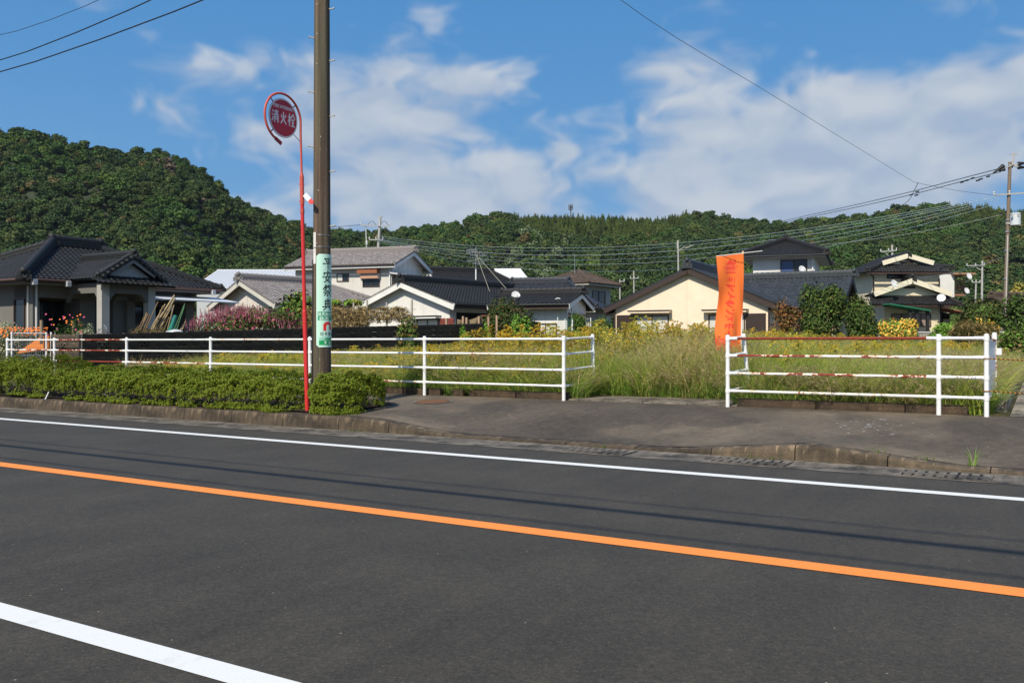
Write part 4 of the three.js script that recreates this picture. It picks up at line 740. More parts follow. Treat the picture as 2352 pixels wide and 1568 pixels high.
// E: white gable with black roof --------------------------------------------------
{
  const dir = [0.64, 0.768], t = gable({ label: 'low white gabled house with black tile roof behind the dry vines', X: -5.78, Z: 48.5, dir, L: 8.6, W: 6.6, eave: 3.6, ridge: 4.68, base: 1.0, tile: 'black', budget: 300, wall: wallMat([0.8, 0.79, 0.76]), barge: wallMat([0.82, 0.82, 0.8]), og: 0.42, oh: 0.7, bargeW: 0.34, gutter: T.dark, fascia: T.brown, seed: 7 });
  lines(t, t.F.gl, [-2.4, -1.5, -0.6, 0.4, 1.35, 2.3], () => 0.3, (u) => t.e + (t.hw - Math.abs(u)) * t.pitch - 0.6, std([0.6, 0.59, 0.57]));
  winPx(t, t.F.gl, 958, 733, 1008, 752, { pane: [T.curtain], hoodPx: [946, 1013, 726.5], hoodMat: T.white });
  const F = t.F.gl, [u0, y1] = onFace(t, F, 1010, 731), [u1, y0] = onFace(t, F, 1043, 760), br = std([0.2, 0.045, 0.035], { roughness: 0.8 });
  const b = part('brick_base', bx(u0, u1, y0, y1, -0.02, 0.03), br, t); b.position.copy(F.o); b.quaternion.copy(F.q);
  for (let y = y0; y < y1 - 0.05; y += 0.09) part('brick', bx(u0, u1, y, y + 0.07, 0.03, 0.045), br, b);
  // dark open porch under the right eave
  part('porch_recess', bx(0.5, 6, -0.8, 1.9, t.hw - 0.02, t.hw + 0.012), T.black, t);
}
// F: second black roof with its gable end in shade -----------------------------------
{
  const dir = [0.94, -0.342], L = 3.5, z = 44.2, p = at(1325, 0, z);
  const t = gable({ label: 'low white house wing with black tile roof and blue-shaded gable end', X: p.x - dir[0] * L, Z: z - dir[1] * L, dir, L, W: 3.4, eave: 3.36, ridge: 3.82, base: 1.0, tile: 'black', budget: 150, wall: wallMat([0.78, 0.78, 0.77]), barge: wallMat([0.8, 0.81, 0.82]), og: 0.4, og2: 0.3, oh: 0.55, bargeW: 0.24, rh: 0.2, gutter: T.dark, fascia: T.brown, seed: 8 });
  const F = t.F.front;
  windowOn(t, F, 1.3, 3.0, -0.4, 1.25, { panes: 3, pane: [T.glass, T.curtain, T.curtain] });
  lines(t, F, [0.6, 1.5, 2.4, 3.2], () => 1.3, () => t.e - 0.3, std([0.5, 0.5, 0.5]));
  part('red_hood', beam(V(-0.6, 1.62, t.hw + 0.35), V(1.1, 1.62, t.hw + 0.35), 0.8, 0.07), std([0.24, 0.06, 0.045]), t);
  const z2 = onFace(t, t.F.gr, 1320, 700);
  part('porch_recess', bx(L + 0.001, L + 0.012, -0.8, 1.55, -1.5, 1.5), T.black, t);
  part('lean_to_roof', beam(V(L, 1.72, 0), V(L + 0.8, 1.6, 0), 3.0, 0.06), T.brown, t); part('porch_post', rod(V(L + 0.25, -1, t.hw), V(L + 0.25, 2, t.hw), 0.05), T.white, t);
}
// K: cream gabled house ----------------------------------------------------------
{
  const gd = [-0.883, 0.469], dir = [0.469, 0.883], z0 = 44, x0 = (1766 - PX) / FOCAL * z0, W = 8.06, X = x0 + gd[0] * W / 2, Z = z0 + gd[1] * W / 2;
  const cream = wallMat([0.92, 0.775, 0.6]), bb = std([0.04, 0.024, 0.02], { roughness: 0.7 });
  const t = gable({ label: 'cream rendered house with broad gable and dark grey tile roof behind the banner', X, Z, dir, L: 10.5, W, eave: 3.46, ridge: 5.22, base: 0.8, tile: 'slate', budget: 220, wall: cream, barge: bb, bargeW: 0.3, og: 0.3, oh: 0.55, seed: 9, rh: 0.34 });
  const F = t.F.gl;
  winPx(t, F, 1461, 724, 1537, 765, { pane: [T.curtain], fw: 0.06, shutterPx: [1418, 1459], hoodPx: [1449, 1543, 714], hoodMat: cream });
  winPx(t, F, 1628, 722, 1712, 765, { pane: [T.curtain], fw: 0.06, shutterPx: [1714, 1760], hoodPx: [1618, 1719, 712], hoodMat: cream });
  for (const x of [1576, 1586]) { const [u, v] = onFace(t, F, x, 619); const m = part('vent_hood', new THREE.SphereGeometry(0.055, 10, 8).scale(1, 1.4, 0.9), T.white, t); m.position.copy(V(u, v, 0.03).applyQuaternion(F.q).add(F.o)); }
  lines(t, F, [-2.2, -0.1, 2.0], () => 0, (u) => t.e + (t.hw - Math.abs(u)) * t.pitch - 0.5, wallMat([0.76, 0.6, 0.39]));
  part('downpipe', [rod(V(-0.09, -1, t.hw + 0.03), V(-0.09, t.e - 0.45, t.hw + 0.03), 0.045), rod(V(-0.09, t.e - 0.45, t.hw + 0.03), V(-0.05, t.ey - 0.1, t.hw + 0.55), 0.045)], bb, t);
  part('downpipe', [rod(V(-0.09, -1, -t.hw - 0.03), V(-0.09, t.e - 0.45, -t.hw - 0.03), 0.045), rod(V(-0.09, t.e - 0.45, -t.hw - 0.03), V(-0.05, t.ey - 0.1, -t.hw - 0.5), 0.045)], bb, t);
  // wing to the right
  const w = gable({ name: 'house_wing', label: 'right wing of the cream house with scalloped slate roof behind the dark tree', X: 12.2, Z: 51.2, dir: [0.883, -0.469], L: 6.5, W: 6.2, eave: 3.5, ridge: 4.95, base: 0.8, tile: 'slate', budget: 220, wall: wallMat([0.5, 0.4, 0.28]), barge: bb, bargeW: 0.3, og: 0.45, oh: 0.6, seed: 10, rh: 0.24 });
  windowOn(w, w.F.front, 4.0, 6.2, -0.3, 1.7, { panes: 2 }); 
}
// L: two-storey house with hipped black roof ---------------------------------------
{
  const base = 1.5, z = 58, p = at(1872, 0, z), dir = [0.93, -0.3676];
  const t = frame('house', 'two-storey white house with black hipped roof behind the cream house', 'house', p.x, p.z * -1, dir, base);
  const e = 7.15 - base, r = 8.22 - base, Wd = 3.9, D = 7, oh = 0.75;
  const A = V(-Wd - oh, e - 0.1, oh), B = V(oh, e - 0.1, oh), C = V(oh, e - 0.1, -D - oh), Dd = V(-Wd - oh, e - 0.1, -D - oh), P = V(-Wd / 2, r, -2.0), Q = V(-Wd / 2, r, -D + 2.0), acc = { decks: [], tiles: [] };
  roofFace(acc, [A, B, P]); roofFace(acc, [B, C, Q, P]); roofFace(acc, [C, Dd, Q]); roofFace(acc, [Dd, A, P, Q]);
  finishRoof(t, acc, 'black', 150, 12);
  ridgeLine(t, 'black', P, Q, 0.34, 0.24, 3); ridgeLine(t, 'black', B, P, 0.24, 0.22, 1); ridgeLine(t, 'black', C, Q, 0.2, 0.2, 1); ridgeLine(t, 'black', A, P, 0.24, 0.22, 1);
  part('wall', bx(-Wd, 0, -1, e - 0.2, -D, 0), wallMat([0.72, 0.72, 0.72]), t); part('eave_soffit', bx(-Wd - oh + 0.05, oh - 0.05, e - 0.3, e - 0.2, -D - oh + 0.05, oh - 0.05), std([0.45, 0.45, 0.45]), t);
  part('gutter_pipe', [rod(A.clone().add(V(0, -0.1, 0.06)), B.clone().add(V(0, -0.1, 0.06)), 0.055), rod(B.clone().add(V(0.06, -0.1, 0)), C.clone().add(V(0.06, -0.1, 0)), 0.055)], T.dark, t);
  const F = face('front', V(0, 0, 0)), blue = std([0.05, 0.09, 0.22], { roughness: 0.3 });
  winPx(t, F, 1793, 597, 1855, 624, { pane: [blue, T.glass], sill: 1, fw: 0.06 });
  const Fr = face('right', V(0, 0, 0)); windowOn(t, Fr, 0.6, 1.9, e - 1.75, e - 0.95, { frame: T.white }); windowOn(t, Fr, 2.3, 3.6, e - 1.75, e - 0.95, { frame: T.white });
  part('downpipe', rod(V(-0.12, 0, 0.08), V(-0.12, e - 0.3, 0.08), 0.05), T.white, t);
}
// M: cream two-storey house at right -------------------------------------------------
{
  const z = 66, base = 1.9, k = z / FOCAL, X = (x) => (x - PX) * k, Y = (y) => EYE + (PY - y) * k - base, p = V(X(2082.5), base, -z);
  const t = frame('house', 'two-storey cream house with stacked gables and black roof at right', 'house', p.x, z, [1, 0], base), x = (q) => X(q) - p.x;
  const cream = wallMat([0.86, 0.75, 0.54]), pale = std([0.8, 0.73, 0.55]);
  // upper storey
  part('wall', [bx(x(2006), x(2159), Y(700), Y(624), -5, 0), bx(x(2016), x(2142), -1, Y(700) - 0.01, -5, 1.2), bx(x(2142), x(2191), -1, Y(694), -4.5, -0.6)], cream, t);
  const acc = { decks: [], tiles: [] }, e1 = Y(624), g1 = Y(605), r1 = Y(586);
  // skirt round the upper gable, then the gable itself, ridge running away
  const gx0 = x(2024), gx1 = x(2141), xm = x(2082.5), ex0 = x(1984), ex1 = x(2177);
  roofFace(acc, [V(ex0, e1, 0.65), V(ex1, e1, 0.65), V(gx1 + 0.2, g1, 0.0), V(gx0 - 0.2, g1, 0.0)]);
  roofFace(acc, [V(ex1, e1, 0.85), V(ex1 + 0.9, e1, -5.6), V(xm, r1, -5.0), V(xm, r1, 0.2), V(gx1, g1, 0.15)]);
  roofFace(acc, [V(ex0, e1, -5.6), V(ex0, e1, 0.85), V(gx0, g1, 0.15), V(xm, r1, 0.2), V(xm, r1, -5.0)]);
  // lower roof: gable over a skirt
  const lx0 = x(1988), lx1 = x(2160), l0 = Y(700), l1 = Y(679), lr = Y(645), lm = x(2074);
  roofFace(acc, [V(lx0 - 0.3, l0, 2.1), V(lx1, l0, 2.1), V(lx1, l1, 1.05), V(lx0 - 0.1, l1, 1.05)]);
  roofFace(acc, [V(x(2164), l1, 1.55), V(x(2164), l1, 0.0), V(lm, lr, 0.0), V(lm, lr, 1.55)]);
  roofFace(acc, [V(x(1986), l1, 0.0), V(x(1986), l1, 1.55), V(lm, lr, 1.55), V(lm, lr, 0.0)]);
  roofFace(acc, [V(x(2155), Y(698), -0.0), V(x(2208), Y(698), -0.2), V(x(2196), Y(680), -1.6), V(x(2155), Y(678), -1.4)]);
  finishRoof(t, acc, 'black', 120, 14);
  for (const s of [-1, 1]) {
    part('barge_board', beam(V(s < 0 ? gx0 : gx1, g1 - 0.0, 0.32), V(xm, r1 - 0.06, 0.32), 0.06, 0.34), pale, t);
    part('barge_board', beam(V(s < 0 ? lx0 : x(2162), l1 + 0.02, 1.66), V(lm, lr - 0.1, 1.66), 0.07, 0.36), pale, t);
  }
  const tri = (a, b, m, y0, y1, zz) => { const s = new THREE.Shape(); s.moveTo(a, y0); s.lineTo(b, y0); s.lineTo(m, y1); s.closePath(); return new THREE.ExtrudeGeometry(s, { depth: 0.12, bevelEnabled: false }).translate(0, 0, zz); };
  part('gable_wall', tri(gx0 + 0.6, gx1 - 0.6, xm, g1 - 0.1, r1 - 0.3, -0.1), cream, t); part('gable_wall', tri(lx0 + 0.5, x(2162) - 0.5, lm, l1 - 0.05, lr - 0.15, 1.0), cream, t);
  part('gable_vent', [rbx(xm - 0.45, xm + 0.45, r1 - 0.62, r1 - 0.48, 0.02, 0.1, 0.02), rbx(lm - 0.4, lm + 0.4, lr - 0.62, lr - 0.48, 1.1, 1.2, 0.02)], T.brown, t);
  ridgeLine(t, 'black', V(lm, lr, 1.6), V(lm, lr, 0.1), 0.3, 0.24, 1); ridgeLine(t, 'black', V(xm, r1, 0.25), V(xm, r1, -5), 0.2, 0.22, 1);
  ridgeLine(t, 'black', V(x(2208), Y(698), -0.2), V(x(2185), Y(678), -1.2), 0.16, 0.2, 1); ridgeLine(t, 'black', V(x(2178), Y(616), 0.5), V(x(2120), Y(598), -2.5), 0.16, 0.2, 1); ridgeLine(t, 'black', V(x(1984), Y(622), 0.8), V(x(2024), Y(608), 0.1), 0.14, 0.2, 1);
  const F = face('front', V(0, 0, 0.0)), F2 = face('front', V(0, 0, 1.2));
  winPx(t, F, 2037.5, 625, 2093, 640, { pane: [T.glass], panes: 3, fw: 0.08 });
  winPx(t, F2, 2048, 720, 2139, 750, { pane: [std([0.33, 0.24, 0.2], { roughness: 0.25 })], panes: 4, fw: 0.05 });
  part('downpipe', [rod(V(x(2139), -1, 1.3), V(x(2139), Y(722), 1.3), 0.05), rod(V(x(2139), Y(722), 1.3), V(x(2130), Y(717), 1.35), 0.05), rod(V(x(2130), Y(717), 1.35), V(x(2096), Y(715), 1.4), 0.05)], pale, t);
  part('downpipe', [rod(V(x(2141.5), -1, 1.35), V(x(2141.5), Y(703), 1.35), 0.05), rod(V(x(2157), Y(668), 0.1), V(x(2157), Y(640), 0.1), 0.05), rod(V(x(2006), Y(668), 0.1), V(x(2006), Y(636), 0.1), 0.05), rod(V(x(2006), Y(636), 0.1), V(x(1988), Y(628), 0.8), 0.05)], T.brown, t);
  part('fascia', [bx(lx0, lx1, l0 - 0.2, l0 - 0.1, 1.95, 2.08), bx(ex0, ex1, e1 - 0.22, e1 - 0.1, 0.72, 0.84)], T.brown, t);
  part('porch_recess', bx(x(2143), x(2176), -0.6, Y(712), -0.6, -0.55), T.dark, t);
  part('side_window', [bx(x(2174), x(2190), Y(732), Y(718), -0.6, -0.52)], T.glass, t);
  part('red_awning', beam(V(x(2142), Y(709), 0.6), V(x(2218), Y(722), 0.6), 2.0, 0.06), std([0.42, 0.17, 0.1]), t);
  // green awning with posts
  part('green_awning', beam(V(x(2000), Y(702), 2.3), V(x(2090), Y(717), 2.3), 2.2, 0.06), std([0.02, 0.24, 0.13], { roughness: 0.5 }), t);
  part('awning_post', [2049, 2064, 2088].map((q) => bx(x(q) - 0.1, x(q) + 0.1, -1, Y(716), 2.9, 3.1)), T.dark, t);
  // rear white part with balcony
  const xd = (q, dz) => (q - PX) / FOCAL * (z - dz) - p.x, Yd = (q, dz) => EYE + (PY - q) / FOCAL * (z - dz) - base;
  part('rear_wall', bx(xd(2140, -3), xd(2193, -3), Yd(682, -3), Yd(630, -3), -8, -3), wallMat([0.78, 0.78, 0.76]), t);
  part('rear_wall', bx(xd(1962, -4), xd(2007, -4), 0, Yd(634, -4), -7, -4), wallMat([0.72, 0.71, 0.68]), t);
  windowOn(t, face('front', V(0, 0, -4)), xd(1976, -4), xd(2003, -4), Yd(676, -4), Yd(650, -4), { pane: [std([0.3, 0.25, 0.2]), T.glass], fw: 0.05 });
  part('rear_roof', bx(xd(2185, -3), xd(2236, -3), Yd(631, -3), Yd(627, -3), -7, -2.6), std([0.36, 0.2, 0.12]), t);
  const bal = part('balcony', [bx(xd(2193, -3), xd(2222, -3), Yd(679, -3), Yd(675, -3), -6, -3.2), bx(xd(2193, -3), xd(2222, -3), Yd(645, -3), Yd(642, -3), -3.3, -3.2)], std([0.3, 0.14, 0.08]), t); for (let i = 0; i < 9; i++) part('baluster', bx(xd(2195 + i * 3.2, -3), xd(2195.8 + i * 3.2, -3), Yd(675, -3), Yd(644, -3), -3.28, -3.22), T.brown, bal);
}
dish('white satellite dish on the lower gable of the cream two-storey house', 2054, 651, 63.6, 0.28);
dish('white satellite dish at the lower right roof corner of the two-storey cream house', 2163, 684, 63.2, 0.29, 0.5, -0.5);
dish('upper white satellite dish beyond the balcony at right', 2227, 634, 66.5, 0.25);
dish('lower white satellite dish beyond the balcony at right', 2221.5, 667.5, 66.2, 0.24);
dish('white satellite dish below the blue-curtained window', 1843, 619, 56.3, 0.26);
dish('round white satellite dish above the dark rounded bush', 1184.5, 678.5, 44.4, 0.23);
dish('round white satellite dish under the eave of the black-roofed wing', 1282.5, 693, 43.0, 0.21);
// far sheds and roofs -----------------------------------------------------------------
{
  const shed = (label, x0, x1, yr, ye, z, dpt, mat, skew = 0) => {
    const t = thing('shed', label, 'shed', at((x0 + x1) / 2, 0, z).setY(groundAt((((x0 + x1) / 2) - PX) / FOCAL * z, -z)), 0), b = t.position.y, k = z / FOCAL, w = (x1 - x0) * k / 2, E = EYE + (PY - ye) * k - b, RR = EYE + (PY - yr) * (z + dpt) / FOCAL - b, sk = skew * k;
    part('wall', bx(-w + 0.3, w - 0.3, -0.5, E - 0.1, -dpt * 2 + 0.4, -0.4), std([0.5, 0.52, 0.52]), t);
    const sheet = (a, bb, c, d) => { const g = new THREE.BufferGeometry(); g.setAttribute('position', new THREE.Float32BufferAttribute([a, bb, c, a, c, d].flatMap((v) => v.toArray()), 3)); g.computeVertexNormals(); return g; };
    const n = 40, f = [], bk = []; for (let i = 0; i < n; i++) { const u0 = mix(-w, w, i / n), u1 = mix(-w, w, (i + 0.86) / n), h = 0.05; f.push(sheet(V(u0, E, 0), V(u1, E, 0), V(u1 + sk, RR, -dpt), V(u0 + sk, RR, -dpt))); if (i) f.push(beam(V(u0 - 0.03, E + h / 2, 0), V(u0 - 0.03 + sk, RR + h / 2, -dpt), 0.06, h)); bk.push(sheet(V(u1, E, -dpt * 2), V(u0, E, -dpt * 2), V(u0 + sk, RR, -dpt), V(u1 + sk, RR, -dpt))); }
    part('roof', [...f, ...bk, beam(V(-w, E - 0.06, 0), V(w, E - 0.06, 0), 0.1, 0.12), bx(-w + Math.max(0, sk), w + Math.min(0, sk), RR - 0.06, RR + 0.03, -dpt - 0.15, -dpt + 0.15)], mat, t);
    return t;
  };
  shed('long low shed with pale metal roof behind the porch house', 440, 765, 619.5, 660, 80, 7, std([0.62, 0.64, 0.66], { roughness: 0.45 }));
  shed('white metal shed roof between the black roof and the brown hipped roof', 1075, 1216, 617.3, 642, 95, 7, std([0.8, 0.8, 0.8], { roughness: 0.5 }), -18);
  gable({ label: 'small house with black roof behind the low white gabled house', X: (1000 - PX) / FOCAL * 74, Z: 74, dir: [0.93, 0.37], L: 6, W: 4.5, eave: 6.2, ridge: 7.3, base: 1.5, tile: 'black', wall: wallMat([0.7, 0.7, 0.68]), barge: T.white, seed: 21, hipEnd: 1.6, og: 0.6 });
  gable({ label: 'house with ribbed blue-grey tile roof behind the black-roofed wing', X: (1196 - PX) / FOCAL * 56, Z: 56, dir: [0.97, -0.24], L: 4.9, W: 7, eave: 3.6, ridge: 5.05, base: 1.2, tile: 'blue', budget: 60, wall: wallMat([0.6, 0.58, 0.52]), barge: std([0.76, 0.7, 0.55]), seed: 22, og: 0.5, hipEnd: 2.4 });
  // brown hipped house
  const z = 74, p = at(1330, 0, z), base = 1.5, t = frame('house', 'house with brown hipped roof and roof aerial in front of the wooded hill', 'house', p.x, z, [0.8, -0.6], base);
  const E = EYE + (PY - 650) / FOCAL * 72 - base, RR = EYE + (PY - 622) / FOCAL * 74.5 - base, w = 2.6, acc = { decks: [], tiles: [] }, c = [V(-w, E, w), V(w, E, w), V(w, E, -w), V(-w, E, -w)], ap = V(0, RR, 0);
  for (let i = 0; i < 4; i++) roofFace(acc, [c[i], c[(i + 1) % 4], ap]);
  finishRoof(t, acc, 'brown', 0, 23); for (const q of c) ridgeLine(t, 'brown', q, ap, 0.1, 0.14, 0);
  part('wall', bx(-w + 0.7, w - 0.7, -1, E - 0.1, -w + 0.7, w - 0.7), wallMat([0.4, 0.4, 0.38]), t); part('eave_soffit', bx(-w + 0.05, w - 0.05, E - 0.22, E - 0.13, -w + 0.05, w - 0.05), std([0.4, 0.38, 0.34]), t);
  windowOn(t, face('front', V(0, 0, w - 0.7)), -1.2, 1.4, E - 1.7, E - 0.5, {}); windowOn(t, face('right', V(w - 0.7, 0, 0)), -1, 1, E - 1.7, E - 0.6, {});
  // low house behind the trees at the far right
  const g2 = gable({ label: 'low house with brown roof half hidden by trees near the far right pole', X: (2290 - PX) / FOCAL * 60, Z: 60, dir: [0.96, 0.28], L: 4.5, W: 4, eave: 3.6, ridge: 4.4, base: 1.8, tile: 'brown', wall: wallMat([0.4, 0.38, 0.34]), barge: T.brown, seed: 24, og: 0.4 });
}
// ---------- block wall ----------
{
  const C0 = at(185, 0, 22.4); const cb = 0.36; C0.y = cb;
  const t = thing('block_wall', 'dark stained concrete block wall running back from the left railing', 'wall', C0, ROAD_YAW), r = rng(41);
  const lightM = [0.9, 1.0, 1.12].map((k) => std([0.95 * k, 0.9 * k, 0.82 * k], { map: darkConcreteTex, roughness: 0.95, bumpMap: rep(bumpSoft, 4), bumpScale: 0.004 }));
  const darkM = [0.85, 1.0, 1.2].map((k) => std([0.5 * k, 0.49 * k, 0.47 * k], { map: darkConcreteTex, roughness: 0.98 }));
  const blk = bx(0.004, 0.396, 0.004, 0.196, -0.06, 0.06), half = bx(0.004, 0.196, 0.004, 0.196, -0.06, 0.06);
  const vent = (() => { const s = new THREE.Shape(); s.moveTo(0.004, 0.004); s.lineTo(0.396, 0.004); s.lineTo(0.396, 0.196); s.lineTo(0.004, 0.196); s.closePath(); const tri = (a) => { const h = new THREE.Path(); a.forEach(([x, y], i) => i ? h.lineTo(x, y) : h.moveTo(x, y)); h.closePath(); s.holes.push(h); }; tri([[0.14, 0.11], [0.26, 0.11], [0.2, 0.165]]); tri([[0.05, 0.08], [0.13, 0.17], [0.05, 0.17]]); tri([[0.35, 0.08], [0.27, 0.17], [0.35, 0.17]]); tri([[0.07, 0.03], [0.17, 0.03], [0.12, 0.08]]); tri([[0.23, 0.03], [0.33, 0.03], [0.28, 0.08]]); return new THREE.ExtrudeGeometry(s, { depth: 0.12, bevelEnabled: false }).translate(0, 0, -0.06); })();
  const core = [], rest = []; let n = 0;
  // short leg along the pavement (towards -x), long leg running away (towards -z)
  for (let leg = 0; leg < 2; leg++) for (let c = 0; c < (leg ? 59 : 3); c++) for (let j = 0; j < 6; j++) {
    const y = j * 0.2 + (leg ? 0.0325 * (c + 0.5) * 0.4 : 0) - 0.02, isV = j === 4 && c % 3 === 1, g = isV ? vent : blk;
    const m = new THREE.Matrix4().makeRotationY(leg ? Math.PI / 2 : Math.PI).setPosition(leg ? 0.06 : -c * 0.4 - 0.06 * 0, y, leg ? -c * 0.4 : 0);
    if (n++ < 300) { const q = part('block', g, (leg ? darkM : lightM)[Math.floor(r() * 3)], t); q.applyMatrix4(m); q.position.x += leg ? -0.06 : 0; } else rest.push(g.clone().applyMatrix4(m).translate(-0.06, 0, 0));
    if (!isV) core.push(bx(0, 0.4, 0, 0.2, -0.05, 0.05).applyMatrix4(m).translate(leg ? -0.06 : 0, 0, 0));
  }
  part('mortar', core, std([0.1, 0.095, 0.085], { roughness: 1 }), t).userData.kind = 'stuff';
  part('blocks', rest, darkM[1], t).userData.kind = 'stuff';
}

// ---------- plants ----------
// many leaf-sized faces inside a set of ellipsoids; colours vary by leaf and by clump
function leafCloud({ n, blobs, size = 0.06, asp = 0.45, cols, seed = 1, shell = 0.6, up = 0.35, clump = 0, bend = 0.25, jitter = 0.25 }) {
  const r = rng(seed), p = [], nr = [], c = [], vol = blobs.map((b) => Math.pow(b[3] * b[4] * b[5], 0.72)), tot = vol.reduce((a, b) => a + b, 0);
  const q = V(), nn = V(), t = V(), b2 = V(), col = V();
  for (let i = 0; i < n; i++) {
    let k = r() * tot, bi = 0; while (k > vol[bi] && bi < blobs.length - 1) { k -= vol[bi]; bi++; }
    const B = blobs[bi];
    const th = r() * 6.2832, cz = r() * 2 - 1, sr = Math.sqrt(1 - cz * cz); nn.set(sr * Math.cos(th), cz, sr * Math.sin(th));
    const rad = Math.pow(r(), 1 - shell) * (1 + (fbm(nn.x * 3 + B[0] * 2 + 9, nn.y * 3 + nn.z * 2.3, 2, seed) - 0.5) * jitter * 2);
    q.set(B[0] + nn.x * rad * B[3], B[1] + nn.y * rad * B[4], B[2] + nn.z * rad * B[5]);
    if (inside(q, blobs, bi) && r() < 0.75) continue;
    // leaf frame: faces outwards and a little up, turned at random
    const s = size * mix(0.65, 1.35, r());
    nn.x += (r() - 0.5) * 1.5; nn.y += (r() - 0.5) * 1.5 + up; nn.z += (r() - 0.5) * 1.5; nn.normalize();
    t.set(r() - 0.5, r() - 0.6, r() - 0.5).cross(nn).normalize(); b2.copy(nn).cross(t);
    const w = s * asp * 0.5, cc = cols[Math.floor(r() * cols.length)], f = mix(0.75, 1.3, r()); col.set(cc[0] * f, cc[1] * f, cc[2] * f);
    const P = [[0, 0, 0], [0.5 * s, w, -bend * 0.2 * s], [s, 0, -bend * s], [0.5 * s, -w, -bend * 0.2 * s]].map(([a, e, h]) => [q.x + t.x * (a - s * 0.5) + b2.x * e + nn.x * h, q.y + t.y * (a - s * 0.5) + b2.y * e + nn.y * h, q.z + t.z * (a - s * 0.5) + b2.z * e + nn.z * h]);
    for (const j of [0, 1, 2, 0, 2, 3]) { p.push(...P[j]); nr.push(nn.x, nn.y, nn.z); c.push(col.x, col.y, col.z); }
  }
  return leafGeo(p, nr, c);
}
function inside(q, blobs, skip) { for (let i = 0; i < blobs.length; i++) if (i !== skip) { const b = blobs[i], x = (q.x - b[0]) / b[3], y = (q.y - b[1]) / b[4], z = (q.z - b[2]) / b[5]; if (x * x + y * y + z * z < 0.55) return true; } return false; }
function lumps(seed, w, h, d, n = 7, y0 = 0) { const r = rng(seed), out = [[0, y0 + h * 0.48, 0, w * 0.42, h * 0.45, d * 0.42]]; for (let i = 0; i < n; i++) { const a = i / n * 6.283 + r(), k = mix(0.3, 0.62, r()), y = y0 + h * mix(0.3, 0.8, r()), s = mix(0.2, 0.31, r()); out.push([Math.cos(a) * w * 0.56 * k, y, Math.sin(a) * d * 0.56 * k, w * s, h * s * 0.9, d * s]); } return out; }
function limbs(seed, h, w, n = 5, r0 = 0.05) { const r = rng(seed), gs = []; for (let i = 0; i < n; i++) { const a = i / n * 6.283 + r(), m = V(Math.cos(a) * w * 0.12, h * 0.35, Math.sin(a) * w * 0.12), e = V(Math.cos(a) * w * 0.36 * r() + Math.cos(a) * 0.1 * w, h * mix(0.6, 0.85, r()), Math.sin(a) * w * 0.3); gs.push(rod(V(Math.cos(a) * r0 * 0.6, -0.1, Math.sin(a) * r0 * 0.6), m, r0, r0 * 0.7, 7), rod(m, e, r0 * 0.7, r0 * 0.25, 6)); } return gs; }
const barkM = std([0.16, 0.12, 0.085], { roughness: 0.95 });
// a shrub that fills the picture box x0..x1, ytop..ybot at a depth
function shrub(name, label, cat, x0, x1, yt, yb, z, o) {
  const k = z / FOCAL, w = (x1 - x0) * k, top = EYE + (PY - yt) * k, px = (x0 + x1) / 2, p = at(px, 0, z), gy = groundAt(p.x, p.z), bot = Math.min(EYE + (PY - yb) * k, top - 0.2);
  const base = o.fromGround === false ? bot : Math.min(gy, bot), t = thing(name, label, cat, V(p.x, base, p.z), 0, o.group), h = top - base, d = o.d ?? w * 0.8;
  const cy = (o.lift ?? 0) * h;
  part(o.part ?? 'foliage', leafCloud({ n: o.n ?? 2500, blobs: o.blobs ? o.blobs(w, h, d) : lumps(o.seed, w, h - cy, d, o.lumps ?? 8, cy), size: o.size ?? 0.1, asp: o.asp ?? 0.5, cols: o.cols, seed: o.seed, shell: o.shell ?? 0.55, up: o.up ?? 0.3 }), T.leaf, t).userData.kind = 'stuff';
  part(o.stemName ?? 'branches', limbs(o.seed, h * 0.8, w, o.stems ?? 5, o.stemR ?? 0.03), o.bark ?? barkM, t);
  if (o.extra) o.extra(t, w, h, d);
  return t;
}
const G = { deep: [[0.032, 0.056, 0.016], [0.045, 0.074, 0.02], [0.058, 0.09, 0.026]], mid: [[0.07, 0.125, 0.026], [0.1, 0.165, 0.034], [0.055, 0.1, 0.022]], bright: [[0.15, 0.285, 0.036], [0.112, 0.225, 0.034], [0.195, 0.33, 0.06]], olive: [[0.08, 0.088, 0.028], [0.12, 0.12, 0.035], [0.06, 0.072, 0.022]], straw: [[0.405, 0.297, 0.13], [0.297, 0.203, 0.091], [0.513, 0.392, 0.195]], rust: [[0.196, 0.084, 0.036], [0.252, 0.126, 0.042], [0.14, 0.084, 0.03]], yellow: [[0.744, 0.45, 0.072], [0.66, 0.375, 0.06], [0.84, 0.562, 0.12], [0.144, 0.225, 0.036]], pink: [[0.4, 0.085, 0.15], [0.3, 0.06, 0.1], [0.48, 0.16, 0.24]] };
// trees and shrubs of the gardens behind
shrub('bush', 'dark rounded evergreen bush below the round satellite dish', 'bush', 1098, 1240, 682, 775, 40, { n: 13000, lumps: 11, seed: 51, size: 0.13, cols: [...G.deep, ...G.deep, G.olive[2], G.rust[2]] });
shrub('bush', 'bright green bush climbing over the end of the block wall', 'bush', 1172, 1220, 724, 790, 36, { n: 3500, seed: 52, size: 0.13, cols: G.bright });
shrub('bush', 'clipped green bush in front of the shaded gable end, left of the pair', 'bush', 1313, 1360, 715, 765, 41, { n: 3000, seed: 53, size: 0.1, cols: G.mid });
shrub('bush', 'clipped green bush beside the cream wall, right of the pair', 'bush', 1358, 1412, 716, 770, 41.5, { n: 3500, seed: 54, size: 0.1, cols: G.mid });
shrub('bush', 'low spreading green bushes in front of the white wing', 'bush', 1275, 1400, 745, 790, 37, { n: 4000, seed: 55, size: 0.13, cols: G.mid });
